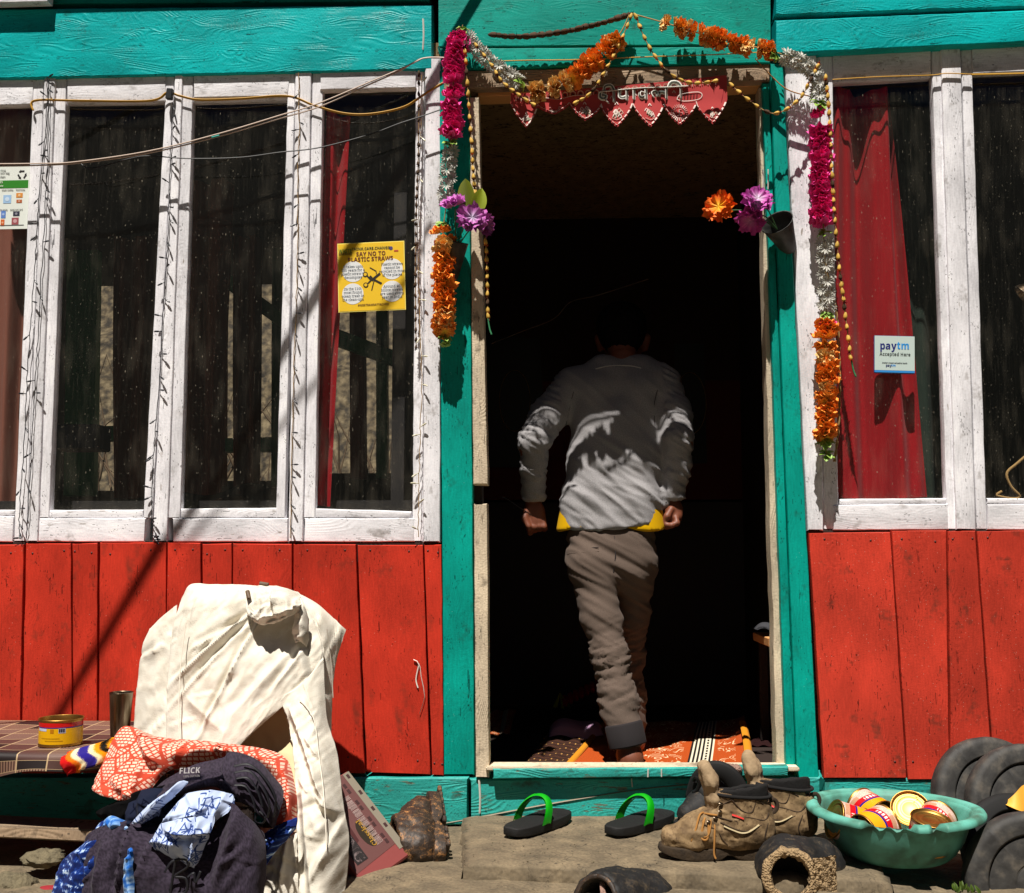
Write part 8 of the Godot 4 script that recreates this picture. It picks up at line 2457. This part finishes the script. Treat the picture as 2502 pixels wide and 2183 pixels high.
	# stones under the bench
	for q in [[Vector3(-1.118, 0.099, 0.52), Vector3(0.05, 0.02, 0.04), "flat mossy stone on the ground under the bench"], [Vector3(-1.163, 0.046, 0.58), Vector3(0.062, 0.035, 0.05), "pale rough stone at the bottom left corner"]]:
		mb = MB.new()
		var sn := noise(1.0, 750 + int(q[1].x * 1000), 4)
		mb.grid(28, 18, func(u: float, v: float) -> Vector3:
			var d := Vector3(sin(v * PI) * cos(u * TAU), cos(v * PI), -sin(v * PI) * sin(u * TAU))
			return q[0] + d * q[1] * (1.0 + 0.35 * sn.get_noise_3dv(d * 1.6)))
		lone("stone", mb, mats.stone, q[2], "stone", "", true)
	mb = MB.new()
	mb.tint = Color(0.30, 0.02, 0.03)
	mb.grid(20, 10, func(u: float, v: float) -> Vector3: return Vector3(-1.068, 0.044, 0.6) + Vector3((u - 0.5) * 0.12, 0.012 * sin(u * PI) * sin(v * PI), (v - 0.5) * 0.1))
	lone("red_rag", mb, mats.plain, "dark red rag on the ground beside the pale stone", "rag")


# ---- basin, tins and wheels at the right ---------------------------------------------------
func build_right() -> void:
	var c := Vector3(Vector3(0.964, 0.236, 0.4).x, 0.0955, 0.395)
	var o := thing("basin", c, "round teal plastic basin with a broken rim, full of empty food tins", "basin")
	var rim_gone := func(a: float) -> float:
		# the rim has broken away on the near left side and at the handle
		var g := 0.0
		g = maxf(g, smoothstep(1.63, 1.69, a) * smoothstep(2.22, 2.16, a))
		g = maxf(g, smoothstep(1.30, 1.33, a) * smoothstep(1.46, 1.43, a))
		return g
	var mb := MB.new()
	var prof := [Vector2(0.0, 0.004), Vector2(0.10, 0.002), Vector2(0.135, 0.004), Vector2(0.152, 0.022), Vector2(0.173, 0.06), Vector2(0.187, 0.105), Vector2(0.194, 0.134), Vector2(0.199, 0.148), Vector2(0.212, 0.1515), Vector2(0.224, 0.148), Vector2(0.2285, 0.140), Vector2(0.2290, 0.131)]
	var inner := [Vector2(0.2265, 0.1312), Vector2(0.2245, 0.139), Vector2(0.214, 0.1475), Vector2(0.198, 0.144), Vector2(0.1905, 0.132), Vector2(0.183, 0.105), Vector2(0.169, 0.062), Vector2(0.149, 0.026), Vector2(0.133, 0.009), Vector2(0.10, 0.007), Vector2(0.0, 0.008)]
	var wob := func(p: Vector3, a: float, _j: int) -> Vector3:
		var g: float = rim_gone.call(a)
		var r := Vector2(p.x, p.z).length()
		if g > 0.0 and r > 0.195:
			var t := lerpf(r, 0.1955, g) / r
			return Vector3(p.x * t, lerpf(p.y, minf(p.y, 0.128 + 0.008 * sin(a * 30.0)), g), p.z * t)
		return p + Vector3(0, 0.003 * sin(a * 2.0 + 0.5) * r / 0.2, 0)
	mb.lathe(prof + inner, 150, Transform3D(Basis.IDENTITY.scaled(Vector3(0.925, 0.80, 0.925)), c), wob)
	put("bowl", mb, mats.basin, o)
	# the tins
	var print_ := noise(1.0, 801, 3)
	var lab := image(256, 96, func(x: int, y: int) -> Color:
		var q := Color(0.84, 0.62, 0.58) if print_.get_noise_2d(x * 1.3, y * 1.3) > -0.1 else Color(0.88, 0.84, 0.76)
		var t := y + 10.0 * sin(x * 0.05)
		if t > 30 and t < 52:
			q = Color(0.78, 0.06, 0.10)
		elif t >= 52 and t < 60:
			q = Color(0.16, 0.12, 0.50)
		elif t >= 60:
			q = Color(0.92, 0.62, 0.05)
		if t > 12 and t < 30 and x % 64 < 34:
			q = Color(0.62, 0.40, 0.28).lerp(Color(0.86, 0.72, 0.6), 0.5 + 0.5 * print_.get_noise_2d(x * 4.0, y * 4.0))
		if t > 35 and t < 48 and x % 64 > 26 and x % 64 < 58 and (x % 8) < 5:
			q = Color(0.93, 0.9, 0.88)
		return q)
	var lm := mat("tin_label", Color.WHITE, 0.35, lab)
	var tins := [[Vector3(1.074, 0.205, 0.3), Vector3(-0.2, 0.62, 0.75), "tin with its round brass end turned up in the middle of the basin"], [Vector3(0.926, 0.218, 0.32), Vector3(-0.5, 0.25, -0.82), "tin leaning with its printed side up at the back of the basin"], [Vector3(0.843, 0.213, 0.42), Vector3(-0.9, 0.3, 0.15), "tin on its side at the left edge of the basin, its open end facing left"], [Vector3(1.051, 0.21, 0.42), Vector3(0.55, 0.3, -0.75), "tin tilted to the right at the front of the basin"], [Vector3(0.895, 0.213, 0.47), Vector3(0.75, 0.2, -0.4), "tin lying behind the broken rim of the basin"], [Vector3(1.012, 0.211, 0.5), Vector3(0.1, 0.95, 0.25), "tin with a shiny pale end just behind the front rim of the basin"]]
	for k in tins.size():
		var q: Array = tins[k]
		if k == 0:
			q[0] = Vector3(1.013, 0.22, 0.36)
		var t := thing("food_can", q[0], q[2], "tin", "empty food tins in the basin")
		mb = MB.new()
		mb.lathe([Vector2(0.0, 0.028), Vector2(0.016, 0.028), Vector2(0.018, 0.030), Vector2(0.020, 0.028), Vector2(0.029, 0.028), Vector2(0.031, 0.0305), Vector2(0.033, 0.028), Vector2(0.038, 0.028), Vector2(0.039, 0.033), Vector2(0.041, 0.034), Vector2(0.042, 0.032), Vector2(0.0405, 0.030), Vector2(0.0400, 0.028)], 40)
		mb.lathe([Vector2(0.0400, -0.028), Vector2(0.0405, -0.030), Vector2(0.042, -0.032), Vector2(0.041, -0.034), Vector2(0.0385, -0.032), Vector2(0.0385, 0.02), Vector2(0.0, 0.022)], 40)
		put("end", mb, mats.gold_tin, t, true)
		mb = MB.new()
		mb.lathe([Vector2(0.0402, 0.0285), Vector2(0.0403, -0.0285)], 40)
		put("label", mb, lm, t, true)
		t.transform = Transform3D(aim(q[1], k * 1.3).scaled(Vector3.ONE * 1.14), q[0] - Vector3(0, 0.036, 0))
	# solid rubber wheels stacked against the wall
	var wheel := func(at: Vector3, axis: Vector3, r: float, label: String, m: String, hub: bool) -> void:
		var w := thing("rubber_wheel", at, label, "wheel", "worn rubber wheels stacked at the right wall")
		var t := 0.031
		var b := MB.new()
		var pr := [Vector2(0.02, t * 0.55), Vector2(r * 0.30, t * 0.6), Vector2(r * 0.32, t * 0.72), Vector2(r * 0.655, t * 0.78), Vector2(r * 0.665, t * 0.55), Vector2(r * 0.68, t * 0.55), Vector2(r * 0.69, t * 0.9), Vector2(r * 0.72, t), Vector2(r * 0.88, t), Vector2(r * 0.965, t * 0.86), Vector2(r, t * 0.45), Vector2(r, -t * 0.4), Vector2(r * 0.94, -t * 0.9), Vector2(r * 0.7, -t), Vector2(0.02, -t)]
		var wn := noise(1.0, 820 + int(r * 1000), 3)
		b.lathe(pr, 72, Transform3D.IDENTITY, func(p: Vector3, _a: float, _j: int) -> Vector3: return p * (1.0 + 0.012 * wn.get_noise_3d(p.x * 14.0, p.y * 20.0, p.z * 14.0)))
		put("tyre", b, mats[m], w, true)
		if hub:
			b = MB.new()
			b.lathe([Vector2(0.0, t * 0.62), Vector2(r * 0.27, t * 0.62), Vector2(r * 0.29, t * 0.3)], 32)
			put("hub", b, mats.rubber, w, true)
		w.transform = Transform3D(aim(axis), at)
	wheel.call(Vector3(1.308, 0.17, 0.13), Vector3(0.12, 0.28, 1.0), 0.168, "dusty rubber wheel standing against the red wall, rearmost of the stack", "rubber", true)
	wheel.call(Vector3(1.365, 0.172, 0.22), Vector3(0.05, 0.26, 1.0), 0.164, "dusty rubber wheel leaning on the rearmost wheel with an orange bit behind it", "rubber", true)
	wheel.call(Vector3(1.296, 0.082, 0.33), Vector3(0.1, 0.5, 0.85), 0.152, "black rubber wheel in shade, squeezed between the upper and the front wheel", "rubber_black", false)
	wheel.call(Vector3(1.243, 0.069, 0.52), Vector3(-0.05, 0.12, 1.0), 0.160, "dusty rubber wheel at the bottom right corner, frontmost of the stack", "rubber", true)
	mb = MB.new()
	mb.tint = Color(0.85, 0.42, 0.05)
	var op := Vector3(1.338, 0.199, 0.285)
	mb.grid(18, 10, func(u: float, v: float) -> Vector3: return op + Vector3((u - 0.5) * 0.13, 0.045 * sin(PI * u) * (1.0 - v * 1.4), 0.012 * sin(u * 9.0) + 0.02 * v))
	lone("orange_rag", mb, mats.plain, "orange cloth stuffed between the rubber wheels", "cloth")
	# weeds by the wheel
	mb = MB.new()
	for k in 14:
		leaf_blade(mb, Vector3(1.076, 0.056, 0.55) + Vector3(rng.randf_range(-0.03, 0.03), 0, rng.randf_range(-0.02, 0.02)), Vector3(rng.randf_range(-0.8, 0.8), 1.0, rng.randf_range(-0.3, 0.6)), Vector3.BACK, rng.randf_range(0.012, 0.026), 0.004, Color(0.16, 0.24, 0.05), Color(0.34, 0.42, 0.12))
	lone("weed", mb, mats.leaf, "small green weed growing beside the front rubber wheel", "plant")


# ---- curtains and what stands indoors ------------------------------------------------------
func curtain(called: String, m: String, pts_top: Array, pts_low: Array, waves: float, amp: float, label: String) -> void:
	var mb := MB.new()
	var a := smooth(pts_top, 60)
	var b := smooth(pts_low, 60)
	for sd in 2:
		mb.grid(60, 36, func(u: float, v: float) -> Vector3:
			var uu := u if sd == 0 else 1.0 - u
			var p := along(a, uu).lerp(along(b, uu), v)
			return p + Vector3(0, 0, amp * sin(uu * waves + 0.5 * sin(v * 4.0)) + amp * 0.4 * sin(uu * waves * 2.3 + v * 2.0) - 0.002 * sd), Vector2(0.4, 1.2))
	lone(called, mb, mats[m], label, "curtain")


func build_inside() -> void:
	curtain("red_curtain", "curtain_red", [Vector3(-0.589, 2.228, -0.07), Vector3(-0.568, 2.222, -0.07), Vector3(-0.549, 2.215, -0.07), Vector3(-0.511, 2.204, -0.07)], [Vector3(-0.608, 0.986, -0.07), Vector3(-0.59, 0.982, -0.07), Vector3(-0.571, 0.98, -0.07), Vector3(-0.556, 0.98, -0.07)], 7.0, 0.016, "narrow red curtain at the left side of the fourth pane")
	curtain("red_curtain", "curtain_red", [Vector3(0.988, 2.271, -0.07), Vector3(1.036, 2.263, -0.07), Vector3(1.097, 2.259, -0.07), Vector3(1.151, 2.261, -0.07), Vector3(1.164, 2.258, -0.07)], [Vector3(0.956, 1.001, -0.07), Vector3(1.027, 0.998, -0.07), Vector3(1.1, 0.998, -0.07), Vector3(1.173, 1.001, -0.07), Vector3(1.243, 1.006, -0.07)], 12.0, 0.03, "wide red curtain with soft folds in the right window")
	curtain("green_curtain", "green_dark", [Vector3(1.255, 2.365, -0.3), Vector3(1.377, 2.363, -0.3)], [Vector3(1.275, 1.013, -0.3), Vector3(1.379, 1.012, -0.3)], 6.0, 0.02, "dark green curtain behind the red one in the right window")
	curtain("brown_curtain", "curtain_brown", [Vector3(-1.845, 2.366, -0.25), Vector3(-1.638, 2.362, -0.25)], [Vector3(-1.79, 0.984, -0.25), Vector3(-1.624, 0.984, -0.25)], 11.0, 0.02, "dark brown curtain filling the first pane")
	curtain("brown_curtain", "curtain_brown", [Vector3(-2.075, 2.796, -2), Vector3(-1.822, 2.792, -2)], [Vector3(-2.031, 1.11, -2), Vector3(-1.792, 1.11, -2)], 14.0, 0.04, "brown curtain drawn across the far window behind the second pane")
	curtain("brown_curtain", "curtain_brown", [Vector3(-1.467, 2.529, -2), Vector3(-1.346, 2.528, -2)], [Vector3(-1.441, 1.158, -2), Vector3(-1.314, 1.157, -2)], 10.0, 0.035, "narrow brown curtain at the far window behind the third pane")
	curtain("brown_curtain", "curtain_brown", [Vector3(-1.43, 2.707, -1.2), Vector3(-1.235, 2.682, -1.2)], [Vector3(-1.408, 1.046, -1.2), Vector3(-1.254, 1.046, -1.2)], 11.0, 0.035, "brown curtain bunched just behind the left half of the third pane")
	# things seen in the dark behind the windows
	var fy := 0.165
	var mb := MB.new()
	mb.grid(40, 16, func(u: float, v: float) -> Vector3:
		var p := Vector3(-1.431, 1.031, -0.9).lerp(Vector3(-0.775, 1.049, -0.9), u)
		return p + Vector3(0, -0.06 * v + 0.05 * sin(u * PI) + 0.02 * sin(u * 13.0), 0.22 * v))
	lone("bedding", mb, mats.indoor_wall, "heap of dark bedding behind the second and third panes", "bedding")
	mb = MB.new()
	mb.box(Vector3(-1.569, 1.25, -0.6), Vector3(0.16, 0.09, 0.12), Basis.IDENTITY, 0.005)
	lone("dark_box", mb, mats.indoor_grey, "dark box standing behind the second pane", "box")
	# posters on the back wall
	for q in [[[Vector3(-0.204, 1.834, -1.655), Vector3(0.056, 1.814, -1.655), Vector3(0.09, 1.226, -1.655), Vector3(-0.193, 1.227, -1.655)], "dark poster on the back wall, left of the man"], [[Vector3(0.665, 1.786, -1.655), Vector3(0.799, 1.785, -1.655), Vector3(0.803, 1.242, -1.655), Vector3(0.665, 1.242, -1.655)], "dark poster on the back wall, right of the man"]]:
		var o := thing("wall_poster", (q[0][0] + q[0][2]) / 2, q[1], "poster")
		mb = MB.new()
		mb.face(q[0][0], q[0][1], q[0][2], q[0][3])
		put("sheet", mb, mats.poster_black, o)
		mb = MB.new()
		var ring := []
		for k in 25:
			var a := TAU * k / 24.0
			ring.append(o.position + Vector3(cos(a) * 0.07, sin(a) * 0.14, 0.002))
		mb.tube(ring, 0.0015, 4)
		put("ring", mb, mats.brass_line, o)
	mb = MB.new()
	mb.tube(smooth([Vector3(-0.163, 1.786, -1.62), Vector3(-0.016, 1.844, -1.62), Vector3(0.12, 1.898, -1.62), Vector3(0.199, 1.975, -1.62), Vector3(0.323, 2.006, -1.62), Vector3(0.549, 2.077, -1.62)], 40), 0.0022, 5)
	lone("hanging_wire", mb, mats.wire_white, "thin wire sagging across the back wall of the dark room", "wire")
	# rugs on the floor behind the threshold
	var rug := func(q: Array, lift: float, curl: float) -> MB:
		var b := MB.new()
		b.grid(40, 30, func(u: float, v: float) -> Vector3:
			var p: Vector3 = q[0].lerp(q[1], u).lerp(q[3].lerp(q[2], u), v)
			return p + Vector3(0, lift + curl * pow(u, 14.0) + 0.003 * sin(u * 17.0 + v * 7.0), 0))
		return b
	var fl := Vector3(0, fy, 0)
	var r1 := thing("orange_rug", Vector3(0.489, 0.165, -0.591), "orange rug with white scrolls and a black striped border behind the threshold", "rug")
	put("pile", rug.call([Vector3(0.323, 0.165, -1.221), Vector3(0.877, 0.165, -1.244), Vector3(0.723, 0.165, -0.277), Vector3(0.146, 0.165, -0.253)], 0.008, 0.03), mats.rug, r1)
	mb = MB.new()
	mb.tube(smooth([Vector3(0.314, 0.175, -1.154), Vector3(0.239, 0.175, -0.719), Vector3(0.146, 0.175, -0.201)], 14), 0.011, 7, 0.6)
	put("edging", mb, mats.rug_edge, r1)
	mb = MB.new()
	mb.tube(smooth([Vector3(0.818, 0.215, -0.935), Vector3(0.763, 0.21, -0.532), Vector3(0.691, 0.205, -0.069)], 14), 0.014, 7, 0.7)
	put("edging", mb, mats.rug_edge, r1)
	lone("brown_mat", rug.call([Vector3(0.115, 0.165, -1.136), Vector3(0.302, 0.165, -1.144), Vector3(0.149, 0.165, -0.222), Vector3(0.011, 0.165, -0.216)], 0.004, 0.0), mats.mat_brown, "brown woven mat with yellow flecks left of the orange rug", "mat")
	lone("purple_mat", rug.call([Vector3(0.867, 0.165, -1.119), Vector3(0.983, 0.165, -1.123), Vector3(0.916, 0.165, -0.705), Vector3(0.801, 0.165, -0.701)], 0.006, 0.0), mats.mat_purple, "small dark purple mat right of the orange rug", "mat")
	var r2 := lone("orange_rug", rug.call([Vector3(-0.203, 0.165, -1.472), Vector3(-0.047, 0.165, -1.538), Vector3(-0.047, 0.165, -0.895), Vector3(-0.158, 0.165, -0.846)], 0.01, 0.0), mats.rug, "end of an orange patterned rug in the dark at the left jamb", "rug")
	mb = MB.new()
	var pc := Vector3(0.199, 0.165, -0.927)
	mb.grid(30, 16, func(u: float, v: float) -> Vector3:
		var e := pow(sin(u * PI) * sin(v * PI), 0.35)
		return pc + Vector3((u - 0.5) * 0.20, 0.006 + 0.055 * e + 0.008 * sin(u * 8.0), (v - 0.5) * 0.16))
	lone("lilac_cushion", mb, mats.lilac, "flat lilac cushion on the floor behind the brown mat", "cushion")
	var pk := thing("pink_bag", Vector3(0.232, 0.165, -1.594), "bright pink ribbed bag with a yellow green tassel on the dark floor", "bag")
	for k in 7:
		mb = MB.new()
		var at := pk.position + Vector3(-0.07 + 0.024 * k, 0.03 + 0.012 * k, 0)
		mb.tube([at + Vector3(0, 0, -0.05), at + Vector3(0, 0.022, 0), at + Vector3(0, 0, 0.05)], 0.013, 8)
		put("rib", mb, mats.pink_bag, pk)
	mb = MB.new()
	for k in 12:
		var d := Vector3(rng.randf_range(-0.04, 0.05), -0.06, rng.randf_range(0, 0.05))
		mb.tube([pk.position + Vector3(-0.09, 0.075, 0.02), pk.position + Vector3(-0.09, 0.075, 0.02) + d], 0.0022, 4)
	put("tassel", mb, mats.tassel, pk)
	# low bench inside on the right
	var lb := thing("low_table", Vector3(0.82, fy, -0.75), "low dark table inside the room at the right jamb, its edge in the sun", "table")
	mb = MB.new()
	mb.box(Vector3(0.907, 0.538, -0.7) + Vector3(0.05, 0, 0), Vector3(0.22, 0.03, 0.30), Basis.IDENTITY, 0.003)
	put("top", mb, mats.fresh_wood, lb)
	for x in [-0.03, 0.13]:
		for z in [-0.12, 0.12]:
			mb = MB.new()
			var tp := Vector3(0.907, 0.538, -0.7) + Vector3(x, 0, z)
			mb.box(Vector3(tp.x, (tp.y + fy) / 2, tp.z), Vector3(0.03, tp.y - fy - 0.01, 0.03), Basis.IDENTITY, 0.003)
			put("leg", mb, mats.dark_wood, lb)
	mb = MB.new()
	var gp := Vector3(0.878, 0.576, -0.68)
	mb.grid(20, 12, func(u: float, v: float) -> Vector3: return gp + Vector3((u - 0.4) * 0.14, 0.03 * sin(PI * u) * sin(PI * v) + 0.006 * sin(u * 11.0), (v - 0.5) * 0.12))
	lone("grey_cloth", mb, mats.indoor_grey, "grey cloth crumpled on the low table inside the door", "cloth")
	# lamp and cord at the right edge
	var lp := thing("hanging_lamp", Vector3(1.564, 1.623, -0.1), "grey metal lamp shade just inside the last window", "lamp")
	mb = MB.new()
	mb.lathe([Vector2(0.012, 0.05), Vector2(0.02, 0.045), Vector2(0.04, -0.012), Vector2(0.043, -0.014), Vector2(0.038, -0.012), Vector2(0.016, 0.042)], 28, Transform3D(aim(Vector3(0.75, 0.55, 0.2)), lp.position))
	put("shade", mb, mats.indoor_grey if false else mats.steel_worn, lp)
	mb = MB.new()
	mb.tube([lp.position + Vector3(0.03, 0.03, 0), lp.position + Vector3(0.12, 0.2, -0.02)], 0.006, 6)
	put("stem", mb, mats.wire_black, lp)
	mb = MB.new()
	mb.tube(smooth([Vector3(1.547, 1.141, -0.08), Vector3(1.502, 1.104, -0.08), Vector3(1.471, 1.075, -0.08), Vector3(1.481, 1.037, -0.08), Vector3(1.506, 1.006, -0.08), Vector3(1.482, 1, -0.08), Vector3(1.439, 1.009, -0.08), Vector3(1.454, 1.021, -0.08)], 30), 0.0042, 6)
	lone("lamp_cord", mb, mats.cord_straw, "straw coloured cord looping down inside the last window", "cord")
